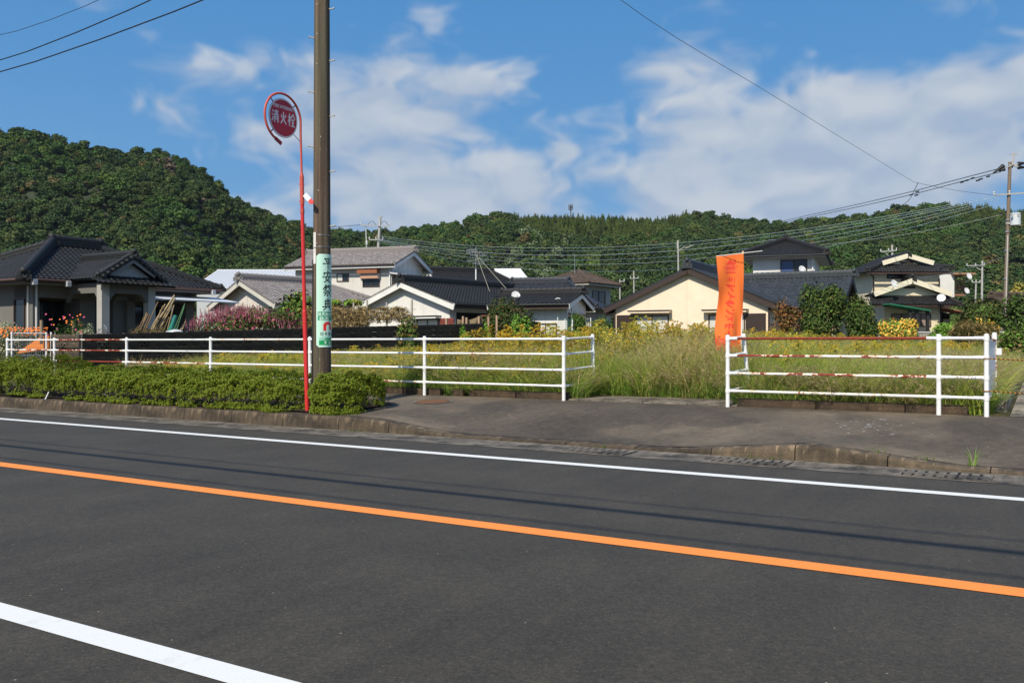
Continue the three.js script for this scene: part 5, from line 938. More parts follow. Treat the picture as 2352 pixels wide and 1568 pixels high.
shrub('tree', 'broad dark green tree hiding the right end of the cream house', 'tree', 1834, 1950, 648, 790, 38, { n: 12500, seed: 56, size: 0.13, cols: [...G.deep, ...G.mid, G.olive[1]], lumps: 10, stemName: 'trunk', stemR: 0.05 });
shrub('tree', 'dark green tree beside the cream two-storey house with pale trunk', 'tree', 1935, 2025, 672, 790, 37.4, { n: 8500, seed: 57, size: 0.12, cols: [...G.deep, ...G.mid, G.olive[1]], lumps: 9, stemName: 'trunk', stemR: 0.06, bark: std([0.45, 0.38, 0.3]) });
shrub('shrub', 'reddish brown leaved shrub against the right wall of the cream house', 'shrub', 1768, 1846, 684, 790, 38.5, { n: 2600, seed: 58, size: 0.13, cols: [...G.rust, ...G.rust, G.olive[1]], stems: 8, bark: std([0.35, 0.25, 0.18]) });
shrub('bush', 'yellow-leaved bush glowing beside the green awning', 'bush', 2010, 2108, 724, 792, 42, { n: 7500, seed: 59, size: 0.14, cols: [...G.yellow, ...G.yellow, ...G.bright] });
shrub('bush', 'bright green low bush right of the cream two-storey house', 'bush', 2140, 2212, 738, 785, 44, { n: 3500, seed: 60, size: 0.15, cols: G.bright });
shrub('shrub', 'green shrub with broad leaves behind the red sign post', 'shrub', 632, 722, 668, 765, 34, { n: 2600, seed: 61, size: 0.2, cols: [...G.mid, G.bright[2], [0.18, 0.18, 0.04]] });
shrub('shrub', 'leafy green shrub leaning over the block wall below the dry vines', 'shrub', 905, 965, 722, 780, 31, { n: 1500, seed: 62, size: 0.13, cols: [...G.mid, ...G.olive, G.rust[1]] });
shrub('tree', 'dark tree above the yellow flowers near the right pole', 'tree', 2200, 2300, 668, 770, 56, { n: 5500, seed: 63, size: 0.22, cols: [...G.deep, ...G.olive], stemName: 'trunk' });
shrub('tree', 'vine-covered green tree left of the far right pole', 'tree', 2225, 2310, 690, 770, 53, { n: 4000, seed: 64, size: 0.22, cols: [...G.mid, ...G.olive], stemName: 'trunk' });
shrub('tree', 'dark leafy tree at the right edge behind the path', 'tree', 2305, 2420, 672, 770, 50, { n: 6500, seed: 65, size: 0.2, cols: [...G.deep, ...G.mid], stemName: 'trunk' });
shrub('tree', 'tall yellow-green tree at the far right edge', 'tree', 2322, 2372, 634, 740, 70, { n: 4500, seed: 66, size: 0.25, cols: [[0.35, 0.3, 0.06], [0.22, 0.24, 0.05], [0.45, 0.36, 0.09]], stemName: 'trunk' });
shrub('shrub', 'shrub with orange-yellow flowers below the dark tree at right', 'shrub', 2220, 2300, 724, 772, 45, { n: 1600, seed: 67, size: 0.16, cols: [...G.yellow, ...G.deep, ...G.deep] });
shrub('bush', 'tangled green weeds and bush over the side path wall at right', 'bush', 2290, 2400, 740, 850, 24, { n: 8000, seed: 68, size: 0.1, cols: [...G.mid, ...G.olive, G.straw[1], ...G.bright] });
shrub('grass_clump', 'tall brown grass clump behind the last railing posts', 'grass', 2180, 2300, 735, 830, 30, { n: 7500, seed: 69, size: 0.22, asp: 0.06, cols: [...G.straw, ...G.olive, [0.2, 0.17, 0.06]], stems: 3, stemR: 0.01 });
// garden of the porch house
shrub('shrub', 'wispy pale green and white shrub in front of the porch house', 'shrub', -30, 84, 735, 800, 26, { n: 6500, seed: 71, size: 0.05, asp: 0.5, cols: [[0.36, 0.36, 0.2], [0.16, 0.2, 0.07], [0.5, 0.48, 0.34]], stems: 6, stemR: 0.012 });
shrub('flower_bed', 'bed of orange cosmos flowers behind the left gate', 'flowers', -20, 122, 752, 790, 26.2, { n: 7000, seed: 72, size: 0.06, asp: 0.3, cols: [...G.mid, ...G.olive], stems: 8, stemR: 0.01, extra: (t, w, h) => { const r = rng(720); part('flower', M(Array.from({ length: 170 }, () => { const g = new THREE.CircleGeometry(0.018 + r() * 0.014, 7).rotateX(-0.7 + (r() - 0.5)).rotateY((r() - 0.5) * 1.6), y = h * (0.7 + 0.3 * Math.sqrt(r())); return g.translate((r() - 0.5) * w * 0.95, y, (r() - 0.2) * 0.7 + 0.3); })), std([0.85, 0.2, 0.02], { side: THREE.DoubleSide }), t).userData.kind = 'stuff'; } });
shrub('flower_bed', 'tall garden flowers with orange and pink heads before the veranda', 'flowers', 120, 205, 722, 790, 25.8, { n: 2600, seed: 73, size: 0.07, asp: 0.3, cols: G.mid, stems: 9, stemR: 0.012, extra: (t, w, h) => { const r = rng(730); for (const [c, m] of [[[0.85, 0.2, 0.02], 15], [[0.45, 0.06, 0.16], 14]]) part('flower', M(Array.from({ length: m }, () => new THREE.CircleGeometry(0.02 + r() * 0.01, 7).rotateX(-0.5).translate((r() - 0.5) * w, h * (0.5 + 0.5 * r()), 0.3 * r() + 0.2))), std(c, { side: THREE.DoubleSide }), t); } });
shrub('shrub', 'pale grey-green bush on top of the block wall corner', 'shrub', 178, 215, 744, 785, 25.5, { n: 1800, seed: 74, size: 0.05, cols: [[0.36, 0.36, 0.24], [0.2, 0.24, 0.1], [0.5, 0.5, 0.36]] });
shrub('shrub', 'lilac-white flowering plant at the foot of the porch pillar', 'shrub', 222, 254, 748, 785, 27, { n: 1500, seed: 75, size: 0.05, cols: [[0.5, 0.46, 0.52], [0.36, 0.34, 0.38], [0.12, 0.15, 0.06]] });
shrub('grass_clump', 'feathery brown pampas grass leaning over the block wall', 'grass', 295, 385, 745, 840, 24.6, { n: 3800, seed: 76, size: 0.2, asp: 0.06, cols: [...G.straw, G.olive[1], G.mid[1], [0.26, 0.16, 0.1]], stems: 3, stemR: 0.008 });
// flowering amaranth-like bush: green below, thin crimson spikes above
shrub('flowering_bush', 'large bush with crimson flower spikes behind the block wall', 'bush', 420, 690, 702, 775, 32, { n: 15000, seed: 77, size: 0.13, asp: 0.36, d: 2.4, cols: [...G.mid, ...G.olive, G.pink[0]], stems: 12, stemR: 0.015, lumps: 14, extra: (t, w, h, d) => {
  const r = rng(770), gs = [], cl = []; for (let i = 0; i < 850; i++) { const x = (r() + r() - 1) * w * 0.52, e = 1 - (x / w * 2) ** 2, y = h * (0.45 + 0.42 * Math.max(0, e) * (0.4 + 0.6 * r())), z = (r() - 0.5) * d * 0.8, L = 0.16 + r() * 0.22, lx = (r() - 0.5) * 0.16; gs.push(rod(V(x, y, z), V(x + lx, y + L, z), 0.013, 0.004, 4)); const dd = gs[gs.length - 1], n = dd.attributes.position.count, k = Math.min(2, Math.floor(r() * 3)), f = 0.8 + r() * 0.5; dd.setAttribute('color', new THREE.Float32BufferAttribute(Array.from({ length: n }, () => [G.pink[k][0] * f, G.pink[k][1] * f * 1.25, G.pink[k][2] * f]).flat(), 3)); }
  part('flower_spikes', M(gs), T.matte, t).userData.kind = 'stuff'; } });
// bamboo and timber leaning by the porch
{
  const p = at(365, 0, 31); const gy = groundAt(p.x, p.z), r = rng(81);
  const t = thing('bamboo_bundle', 'leaning heap of bamboo canes and sticks beside the porch', 'sticks', V(p.x, gy, p.z)), P = (x, y, z = 31) => at(x, y, z).sub(t.position);
  const cols = [std([0.36, 0.27, 0.15]), std([0.25, 0.17, 0.085]), std([0.14, 0.085, 0.045])];
  for (const [x0, y0, x1, y1, w, c] of [[344, 765, 400, 678, 7, 0], [352, 768, 402, 684, 6, 0], [338, 768, 379, 698, 5, 0], [348, 765, 374, 702, 5, 1], [360, 768, 394, 702, 6, 0], [366, 770, 390, 706, 5, 1], [330, 765, 362, 693, 3.5, 1], [316, 768, 340, 720, 6, 2], [320, 768, 336, 718, 5, 1], [325, 768, 344, 722, 5, 2], [312, 768, 330, 728, 4, 2], [372, 768, 388, 728, 4, 1], [408, 766, 426, 738, 4, 0], [413, 768, 424, 742, 4, 0], [354, 768, 368, 712, 4, 0], [382, 765, 399, 700, 4, 0]])
    part('cane', rod(P(x0, y0, 31.4 - r() * 0.5), P(x1, y1, 31.8 - r() * 0.8), w * 0.0058, w * 0.005, 8), cols[c], t);
  for (const [x0, y0, x1, y1] of [[396, 765, 424, 697], [402, 766, 423, 703]]) part('garden_stake', rod(P(x0, y0), P(x1, y1), 0.016, 0.016, 6), std([0.09, 0.22, 0.1]), t);
  part('rolled_net', rod(P(388, 768), P(403, 724), 0.1, 0.06, 10), std([0.02, 0.2, 0.16]), t); part('plastic_sheet', new THREE.SphereGeometry(0.22, 12, 8).scale(1.6, 0.7, 0.7).translate(P(400, 766).x, P(400, 766).y, P(400, 766).z), std([0.5, 0.52, 0.55], { roughness: 0.4 }), t);
}
for (const [x, y0, y1, z, lab] of [[94, 735, 790, 25.2, 'pale wooden garden stake standing among the orange flowers'], [168, 739, 780, 26, 'short wooden stake before the veranda']]) { const b = at(x, y1, z), e = at(x, y0, z); one('stake', rod(b, e, 0.045, 0.045, 8), T.wood, lab, 'stake'); }
// dry vines on a frame
{
  const z = 33, p = at(850, 0, z), gy = groundAt(p.x, p.z), t = thing('vine_trellis', 'wooden frame overgrown with dry brown vines above the block wall', 'trellis', V(p.x, gy, p.z)), P = (x, y, zz = z) => at(x, y, zz).sub(t.position);
  const gp = std([0.4, 0.37, 0.31], { roughness: 0.9 });
  for (const [x, y] of [[812, 694], [843, 689], [888, 694], [946, 688]]) part('post', rod(P(x, 800), P(x, y), 0.04, 0.036, 8), gp, t);
  part('bamboo_rail', [cable([P(740, 716), P(795, 717), P(840, 712), P(875, 711)], 0.012, 5), cable([P(840, 713), P(900, 712), P(955, 710)], 0.012, 5), cable([P(890, 731), P(940, 731)], 0.008, 5)], std([0.5, 0.38, 0.2]), t);
  const k = z / FOCAL, blobs = [], r = rng(84); for (let i = 0; i < 26; i++) { const x = mix(700, 940, (i + 0.5) / 26), q = P(x, 724 + (r() - 0.5) * 8); blobs.push([q.x, q.y - 0.05 * r(), q.z, 0.26, (x < 840 ? 0.36 : 0.27) * (0.85 + r() * 0.3), 0.22]); }
  for (const x of [835, 880, 915, 760]) { const q = P(x, 709); blobs.push([q.x, q.y, q.z, 0.3, 0.1, 0.2]); }
  const lower = []; for (let i = 0; i < 12; i++) { const q = P(mix(700, 840, i / 11), 745); lower.push([q.x, q.y, q.z, 0.22, 0.36, 0.2]); }
  part('dry_vines', leafCloud({ n: 13000, blobs: [...blobs, ...lower], size: 0.17, asp: 0.12, cols: [...G.straw, ...G.straw, [0.14, 0.09, 0.045], [0.1, 0.1, 0.03]], seed: 85, shell: 0.35, up: 0 }), T.leaf, t).userData.kind = 'stuff';
  part('green_vines', leafCloud({ n: 1100, blobs: [745, 765, 800, 815].map((x) => { const q = P(x, 694); return [q.x, q.y, q.z - 0.2, 0.3, 0.12, 0.2]; }), size: 0.13, cols: [...G.bright, [0.3, 0.24, 0.04]], seed: 86 }), T.leaf, t).userData.kind = 'stuff';
}
// short stakes and net behind the right part of the wall
{
  const z = 38.5; let i = 0;
  const lab = ['leftmost of the short wooden stakes on the garden side of the wall', 'second short wooden stake from the left with a net', 'third short wooden stake beside the sagging net', 'fourth short wooden stake right of the net', 'fifth short wooden stake beside the dark bush', 'rightmost short wooden stake in front of the dark bush'];
  for (const [x, y] of [[1025, 731], [1063.5, 726], [1071.5, 729], [1100, 726], [1122, 727], [1141, 724]]) { const e = at(x, y, z), b = at(x, 775, z); one('stake', rod(b, e, 0.05, 0.05, 8), std([0.42, 0.28, 0.18]), lab[i++], 'stake', 'stakes behind the wall'); }
  const g = new THREE.PlaneGeometry(1, 1, 16, 6), q = g.attributes.position, a = at(1050, 733, z + 0.1), b = at(1108, 722, z + 0.1);
  for (let k = 0; k < q.count; k++) { const u = q.getX(k) + 0.5, v = 0.5 - q.getY(k), e = a.clone().lerp(b, u); e.y -= Math.sin(u * Math.PI) * 0.12 + v * 0.55; e.z += Math.sin(u * 9 + v * 4) * 0.05; q.setXYZ(k, e.x, e.y, e.z); } g.computeVertexNormals();
  one('shade_net', g, std([0.2, 0.15, 0.09], { side: THREE.DoubleSide, roughness: 1 }), 'brown shade net sagging between stakes by the white house', 'net');
  const vines = (px, y0, y1, zz, lab2, seed) => { const p = at(px, y1, zz), h = (y1 - y0) * zz / FOCAL, t = thing('climbing_vine', lab2, 'vine', p); part('foliage', leafCloud({ n: 420, blobs: [[0, h * 0.5, 0.1, 0.13, h * 0.55, 0.1], [0.1, h * 0.2, 0.1, 0.25, h * 0.25, 0.1]], size: 0.11, cols: G.bright, seed }), T.leaf, t).userData.kind = 'stuff'; part('stem', rod(V(0, -0.2, 0.04), V(0.02, h, 0.04), 0.008, 0.005, 5), barkM, t); };
  vines(1063, 745, 780, 36.5, 'thin green vine climbing the dark wall, left of two', 91); vines(1117, 740, 782, 37, 'leafy green vine climbing the dark wall, right of two', 92);
}
// low white wall and fence before the two-storey cream house
{
  const z = 47, a = at(2110, 0, z), b = at(2312, 0, z - 1), t = thing('garden_wall', 'low whitewashed garden wall before the cream two-storey house', 'wall', V(a.x, groundAt(a.x, a.z), a.z)), e = b.clone().sub(a), top = EYE + (PY - 763.5) * z / FOCAL - t.position.y;
  part('wall', beam(V(0, top / 2 - 0.3, 0), V(e.x, top / 2 - 0.3, e.z), 0.15, top + 0.6), std([0.95, 0.95, 0.95], { map: concreteTex }), t); part('coping', beam(V(-0.05, top + 0.02, 0), V(e.x, top + 0.02, e.z), 0.2, 0.05), std([0.6, 0.6, 0.6]), t);
}
{
  const z = 40.5, t = thing('mesh_fence', 'white-posted green net fence before the shaded gable end', 'fence', at(1281, 0, z).setY(1.1)), P = (x, y) => at(x, y, z).sub(t.position);
  for (const [x, y] of [[1281, 728], [1298, 732], [1315, 733], [1357, 729]]) part('post', rod(P(x, 775), P(x, y), 0.022, 0.022, 6), T.white, t);
  const bars = []; for (let i = 0; i < 14; i++) bars.push(rod(P(1298 + i * 1.3, 760), P(1298 + i * 1.3, 732), 0.004, 0.004, 4)); for (let i = 0; i < 8; i++) bars.push(rod(P(1281, 729 + i * 4), P(1316, 733 + i * 4), 0.004, 0.004, 4));
  part('net', bars, std([0.03, 0.15, 0.1]), t).userData.kind = 'stuff';
}
// ---------- hedge ----------
{
  // a whorl of small leaves, set many times over the clipped, lumpy body of each hedge
  const whorl = (seed) => { const r = rng(seed), p = [], nr = [], c = []; for (let i = 0; i < 11; i++) { const a = i * 2.4 + r() * 0.6, tl = mix(0.25, 1.25, r()), L = mix(0.02, 0.038, r()), w = L * 0.36, dx = Math.cos(a) * Math.sin(tl), dz = Math.sin(a) * Math.sin(tl), dy = Math.cos(tl), sx = -Math.sin(a), sz = Math.cos(a), h0 = -0.012 + r() * 0.02;
    const f = mix(0.8, 1.25, r()), cc = r() < 0.1 ? [0.31, 0.24, 0.03] : [0.168, 0.235, 0.028], nx = -dx * 0.5, ny = 1, nz = -dz * 0.5, nl = Math.hypot(nx, ny, nz);
    const Q = [[dx * 0.004, h0, dz * 0.004], [dx * L * 0.55 + sx * w * 0.5, h0 + dy * L * 0.55 + 0.003, dz * L * 0.55 + sz * w * 0.5], [dx * L, h0 + dy * L - L * 0.2, dz * L], [dx * L * 0.55 - sx * w * 0.5, h0 + dy * L * 0.55 + 0.003, dz * L * 0.55 - sz * w * 0.5]];
    for (const j of [0, 1, 2, 0, 2, 3]) { p.push(...Q[j]); nr.push(nx / nl, ny / nl, nz / nl); c.push(cc[0] * f, cc[1] * f, cc[2] * f); } }
    return leafGeo(p, nr, c); };
  const variants = [whorl(1), whorl(2), whorl(3)], hm = leafy({ roughness: 0.6, transmission: 0.25, specularIntensity: 0.25 });
  const hedge = (label, s0, s1, d0, d1, n, seed, hf) => {
    const t = thing('hedge', label, 'hedge', R(s0, d0, 0), 0), r = rng(seed), put = [[], [], []], dm = new THREE.Object3D();
    const D = (d1 - d0) / 2, dc = (d0 + d1) / 2;
    for (let i = 0; i < n; i++) {
      const s = mix(s0, s1, r()), a = (r() < 0.42 ? r() * 0.42 - 0.17 : r() * 1.2 - 0.16) * Math.PI, end = Math.min(1, Math.sqrt(Math.max(0.02, (s1 - s) / 0.35))) * Math.min(1, Math.sqrt(Math.max(0.02, (s - s0) / 0.3)));
      const H = hf(s) * (0.92 + 0.24 * fbm(s * 2.2, 3, 3, seed)), bump = 1 + (fbm(s * 3.4, a * 2.8, 4, seed + 3) - 0.5) * 0.62, deep = r() < 0.2 ? mix(0.45, 0.92, r()) : mix(0.93, 1.05, r());
      const k = bump * deep, cx = Math.cos(a), sy = Math.sin(a), rx = Math.sign(cx) * Math.pow(Math.abs(cx), 0.5), ry = Math.sign(sy) * Math.pow(Math.abs(sy), 0.5);
      const d = dc - rx * D * k * (0.4 + 0.6 * end), yb = walkY(Math.min(s, -9), Math.max(d, 10.6)), y = yb + 0.13 * H / 0.5 + Math.max(-0.12, ry * (H - 0.14) * k * (0.45 + 0.55 * end)) + (r() < 0.015 ? r() * 0.09 : 0);
      if (sy < 0.2 && fbm(s * 3, 7, 2, seed + 8) > 0.56 && y < yb + 0.13) continue;
      const w = R(s, d, y).sub(t.position); dm.position.copy(w);
      const nx = -rx, ny = Math.max(0.1, ry) * 1.0 + 0.35; const out = V(CT * nx, ny, -ST * nx).addScaledVector(V(r() - 0.5, r() - 0.5, r() - 0.5), 1.1).normalize();
      dm.quaternion.setFromUnitVectors(Yax, out); dm.rotateY(r() * 6.28); dm.scale.setScalar(mix(0.75, 1.35, r())); dm.updateMatrix(); put[i % 3].push([dm.matrix.clone(), deep]);
    }
    put.forEach((list, v) => { const im = new THREE.InstancedMesh(variants[v], hm, list.length), c = new THREE.Color(); im.name = 'foliage'; im.userData.kind = 'stuff'; im.castShadow = im.receiveShadow = true; list.forEach(([m], i) => { im.setMatrixAt(i, m); const f = mix(0.8, 1.25, r()), y = r() < 0.12 ? 1.25 : 1; im.setColorAt(i, c.setRGB(f * y, f, f * mix(0.7, 1.1, r()))); }); t.add(im); });
    // twiggy body inside
    const tw = []; for (let i = 0; i < (s1 - s0) * 26; i++) { const s = mix(s0 + 0.1, s1 - 0.15, r()), d = mix(d0 + 0.12, d1 - 0.1, r()), b = R(s, d, walkY(-9, d) + 0.02).sub(t.position), e = R(s + (r() - 0.5) * 0.35, d + (r() - 0.5) * 0.4, walkY(-9, d) + hf(s) * mix(0.5, 0.85, r())).sub(t.position); tw.push(rod(b, e, 0.007, 0.003, 5)); }
    part('twigs', tw, std([0.14, 0.11, 0.08]), t).userData.kind = 'stuff';
    return t;
  };
  hedge('long clipped green azalea hedge along the kerb, left of the red sign post', -22.5, -10.42, 10.52, 11.8, 40000, 101, (s) => 0.5 + 0.1 * sstep(-17.2, -18.6, s) * (1 - sstep(-19.6, -21, s)) + (s < -15 ? 0.03 : 0));
  hedge('short clipped green azalea hedge at the foot of the utility pole', -10.3, -9.27, 10.55, 11.7, 8000, 102, () => 0.5);
  one('dead_branch', [rod(R(-15.2, 10.62, 0.24), R(-15.6, 10.6, 0.42), 0.011, 0.005, 6), rod(R(-15.2, 10.62, 0.24), R(-15.05, 10.6, 0.4), 0.010, 0.004, 6), rod(R(-15.2, 10.62, 0.25), R(-14.85, 10.55, 0.31), 0.009, 0.004, 6)], std([0.42, 0.35, 0.27]), 'bare pale forked branch at the foot of the long hedge', 'branch');
  one('marker_stick', rod(R(-17.2, 10.5, 0.2), R(-17.15, 10.55, 0.36), 0.014, 0.014, 8), T.white, 'short white stick leaning at the front of the long hedge', 'stick');
}
// ---------- weeds of the vacant lot ----------
function tuft({ seed, n, h, spread, cols, w = 0.008, lean = 0.5, seg = 3, head }) {
  const r = rng(seed), p = [], nr = [], c = [];
  for (let i = 0; i < n; i++) {
    const a = r() * 6.283, rr = Math.sqrt(r()) * spread, H = h * mix(0.55, 1.1, r()), ln = lean * mix(0.2, 1, r()) * H, bx0 = Math.cos(a) * rr, bz0 = Math.sin(a) * rr, la = a + (r() - 0.5) * 1.6, cc = cols[Math.floor(r() * cols.length)], f = mix(0.8, 1.25, r()), ta = r() * 6.283, tx = Math.cos(ta), tz = Math.sin(ta), W = w * mix(0.7, 1.3, r());
    const pt = (t) => [bx0 + Math.cos(la) * ln * t * t, H * (t - 0.18 * t * t * lean), bz0 + Math.sin(la) * ln * t * t];
    for (let k = 0; k < seg; k++) { const t0 = k / seg, t1 = (k + 1) / seg, A = pt(t0), B = pt(t1), w0 = W * (1 - t0 * 0.75), w1 = k === seg - 1 ? W * 0.12 : W * (1 - t1 * 0.75);
      const Q = [[A[0] - tx * w0, A[1], A[2] - tz * w0], [A[0] + tx * w0, A[1], A[2] + tz * w0], [B[0] + tx * w1, B[1], B[2] + tz * w1], [B[0] - tx * w1, B[1], B[2] - tz * w1]];
      for (const j of [0, 1, 2, 0, 2, 3]) { p.push(...Q[j]); nr.push(-tz * 0.7, 0.7, tx * 0.7); c.push(cc[0] * f, cc[1] * f, cc[2] * f); } }
    if (head && r() < head.p) for (let k = 0; k < head.n; k++) { const t = 0.72 + 0.28 * r(), A = pt(t), s = head.s * mix(0.6, 1.3, r()), da = r() * 6.283, ux = Math.cos(da) * s, uz = Math.sin(da) * s, hc = head.cols[Math.floor(r() * head.cols.length)];
      const Q = [[A[0], A[1], A[2]], [A[0] + ux * 0.5 - uz * 0.14, A[1] + s * 0.35, A[2] + uz * 0.5 + ux * 0.14], [A[0] + ux, A[1] + s * 0.5, A[2] + uz]]; for (const q of Q) { p.push(...q); nr.push(0, 1, 0); c.push(...hc); } }
  }
  return leafGeo(p, nr, c);
}
function goldenrod(seed, flower = 1) {
  const r = rng(seed), p = [], nr = [], c = [], leaf = (o, d, L, w, col, n = [0, 1, 0]) => { const sx = -d.z, sz = d.x, l = Math.hypot(sx, sz) || 1, ax = sx / l * w, az = sz / l * w; const Q = [[o.x, o.y, o.z], [o.x + d.x * L * 0.5 + ax, o.y + d.y * L * 0.5, o.z + d.z * L * 0.5 + az], [o.x + d.x * L, o.y + d.y * L - L * 0.18, o.z + d.z * L], [o.x + d.x * L * 0.5 - ax, o.y + d.y * L * 0.5, o.z + d.z * L * 0.5 - az]]; for (const j of [0, 1, 2, 0, 2, 3]) { p.push(...Q[j]); nr.push(...n); c.push(...col); } };
  const bend = V((r() - 0.5) * 0.3, 0, (r() - 0.5) * 0.3), st = (t) => V(bend.x * t * t, t, bend.z * t * t);
  for (let k = 0; k < 4; k++) leaf(st(k / 4), st((k + 1) / 4).sub(st(k / 4)), 1.15, 0.006, [0.2, 0.22, 0.06]);
  for (let i = 0; i < 58; i++) { const t = mix(0.1, 0.86, i / 58), a = i * 2.4, e = mix(0.1, 0.6, r()), d = V(Math.cos(a) * Math.cos(e), Math.sin(e), Math.sin(a) * Math.cos(e)), f = mix(0.75, 1.3, r()); leaf(st(t), d, mix(0.12, 0.07, t) * mix(0.7, 1.2, r()), 0.0075, r() < 0.1 ? [0.34 * f, 0.26 * f, 0.06] : [0.16 * f, 0.25 * f, 0.045 * f]); }
  const nb = 11; for (let b = 0; b < nb; b++) { const t0 = mix(0.72, 1.0, b / nb), a = b * 2.4 + r(), L = mix(0.23, 0.07, b / nb) * mix(0.8, 1.2, r()); for (let k = 0; k < 15; k++) { const u = (k + 1) / 15, o = st(t0).add(V(Math.cos(a) * L * u, L * (0.55 * u - 0.5 * u * u), Math.sin(a) * L * u)), y = r(), f = mix(0.75, 1.25, r()), d = V(r() - 0.5, r() * 0.8, r() - 0.5).normalize(); leaf(o, d, 0.044, 0.013, flower > 0.5 && y < 0.66 ? [0.74 * f, 0.47 * f, 0.045 * f] : flower > 0.2 && y < 0.6 ? [0.62 * f, 0.55 * f, 0.07] : [0.4 * f, 0.44 * f, 0.08 * f], [0, 1, 0]); } }
  return leafGeo(p, nr, c);
}
{
  const inst = (name, label, cat, geo, list, mat = T.thin) => { const im = new THREE.InstancedMesh(geo, mat, list.length), c = new THREE.Color(); im.name = numbered(name); im.castShadow = im.receiveShadow = true; list.forEach((q, i) => { im.setMatrixAt(i, q.m); im.setColorAt(i, c.setRGB(...q.c)); }); im.userData = { label, category: cat, kind: 'stuff' }; scene.add(im); return im; };
  const r = rng(500), dm = new THREE.Object3D(), S = [[], [], [], [], [], [], [], []], put = (k, s, d, h, wd, tint, lean = 0.12) => { const v = R(s, d, fieldY(s, d) - 0.03); dm.position.copy(v); dm.rotation.set((r() - 0.5) * lean, r() * 6.283, (r() - 0.5) * lean); dm.scale.set(wd, h, wd); dm.updateMatrix(); const f = mix(0.82, 1.2, r()); S[k].push({ m: dm.matrix.clone(), c: [tint[0] * f, tint[1] * f, tint[2] * f] }); };
  const sees = (s, d) => { const v = R(s, d), k = v.x / -v.z; return k > -0.62 && k < 0.62 && d > 13.6; };
  const free = (s, d) => {
    if (s < -20.7) return false; if (s > -0.75 && d < 40) return false;
    if (s < -6.9 && d < 13.72) return false; if (s > -4.15 && d < 13.75) return false; if (s >= -6.95 && s <= -4.05 && d < 14.62) return false; return true;
  };
  const EMAX = 40;
  for (let i = 0; i < 60000; i++) {
    const d = 13.65 + Math.pow(r(), 1.35) * (EMAX - 13.65), s = mix(-20.7, 9, r()); if (!sees(s, d) || !free(s, d)) continue;
    const den = 1 - 0.55 * sstep(16, 36, d); if (r() > den * 0.62) continue;
    const v = R(s, d), px = PX + FOCAL * v.x / -v.z; // which part of the lot, from left to right
    const wild = fbm(s * 0.55, d * 0.55, 3, 601), patch = fbm(s * 0.3 + 40, d * 0.3, 3, 611);
    const left = s < -11, mid = s > -9 && s < -4.4, right = s > -3.6;
    let hgt = s < -14 ? 0.5 : left ? 0.62 : 0.92; if (s < -8.5 && d > 17) hgt = Math.min(hgt, 0.56 + 0.25 * sstep(-11.5, -8.5, s)); if (d < 14.6) hgt *= 0.6; else if (d < 16) hgt *= 0.85; if (px > 1700) hgt = Math.min(hgt, mix(0.8, 0.56, sstep(1700, 2050, px))) * (d < 18 ? 1.08 : 1); hgt *= mix(0.75, 1.25, fbm(s * 0.9 + 11, d * 0.9, 3, 631));
    const gold = (s > -13 && s < -7 ? 0.38 : s <= -13 ? 0.2 : right ? -0.06 : 0.1) + (wild - 0.5) * 1.5 + (d > 22 ? 0.02 : 0) - (right && d < 20 ? 0.25 : 0) - (mid && d < 17.5 && s > -6.4 ? 0.35 : 0);
    if (r() < gold * 0.62) { const fl = r() < clamp((left ? 0.5 : 0.55) + (fbm(s * 0.8 + 5, d * 0.8, 2, 641) - 0.5) * 1.6) ? (r() < 0.5 ? 0 : 1) : 2; put(fl, s, d, hgt * mix(0.75, 1.3, r()) * (d < 16 ? 0.9 : 1.1), mix(0.85, 1.15, r()), [1, 1, 1], 0.3); }
    else { const dry = patch + (right ? 0.1 : 0) + (s > -6 && s < -4.5 ? 0.06 : 0); const k = r() < clamp((dry - 0.45) * 3.2, 0.05, 0.5) ? (r() < 0.55 ? 5 : 6) : r() < 0.5 ? 3 : 4; put(k, s, d, hgt * mix(0.6, 1.28, r()), mix(0.8, 1.25, r()), k < 5 ? [mix(0.85, 1.2, r()), 1, 0.9] : [1, 1, 1], 0.2); }
  }
  // fringe of short fresh grass along the slab and the beams
  for (let i = 0; i < 2600; i++) { const s = mix(-17, -0.8, r()), e = s > -6.95 && s < -4.05 ? 14.66 : 13.72, d = e + Math.pow(r(), 2) * 1.1; if (!free(s, d)) continue; put(7, s, d, mix(0.5, 1.15, r()), mix(0.8, 1.3, r()), [1, 1, 1], 0.3); }
  // the big leaning straw clump beside the slab
  for (let i = 0; i < 26; i++) put(5, -5.55 + (r() - 0.5) * 0.7, 15.1 + r() * 0.7, mix(0.8, 1.15, r()), mix(1, 1.5, r()), [1.05, 1, 0.95], 0.5);
  const gr = [[0.3, 0.41, 0.07], [0.37, 0.46, 0.085], [0.44, 0.47, 0.11], [0.24, 0.37, 0.06]], st = [[0.54, 0.44, 0.19], [0.46, 0.36, 0.14], [0.6, 0.5, 0.26], [0.4, 0.38, 0.12], [0.32, 0.35, 0.09]];
  inst('goldenrod', 'yellow flowering goldenrod plants filling the vacant lot', 'goldenrod', goldenrod(11, 1), S[0]);
  inst('goldenrod', 'yellow flowering goldenrod plants with fuller plumes across the vacant lot', 'goldenrod', goldenrod(12, 0.9), S[1]);
  inst('goldenrod', 'green budding goldenrod plants among the grass of the vacant lot', 'goldenrod', goldenrod(13, 0.35), S[2]);
  inst('tall_grass', 'tall green grass growing across the vacant lot', 'grass', tuft({ seed: 21, n: 46, h: 1.0, spread: 0.17, cols: gr, w: 0.0055, lean: 0.45 }), S[3]);
  inst('tall_grass', 'tall drooping green grass with seed heads on the vacant lot', 'grass', tuft({ seed: 22, n: 40, h: 1.05, spread: 0.2, cols: gr, w: 0.0055, lean: 0.7, head: { p: 0.3, n: 12, s: 0.035, cols: st } }), S[4]);
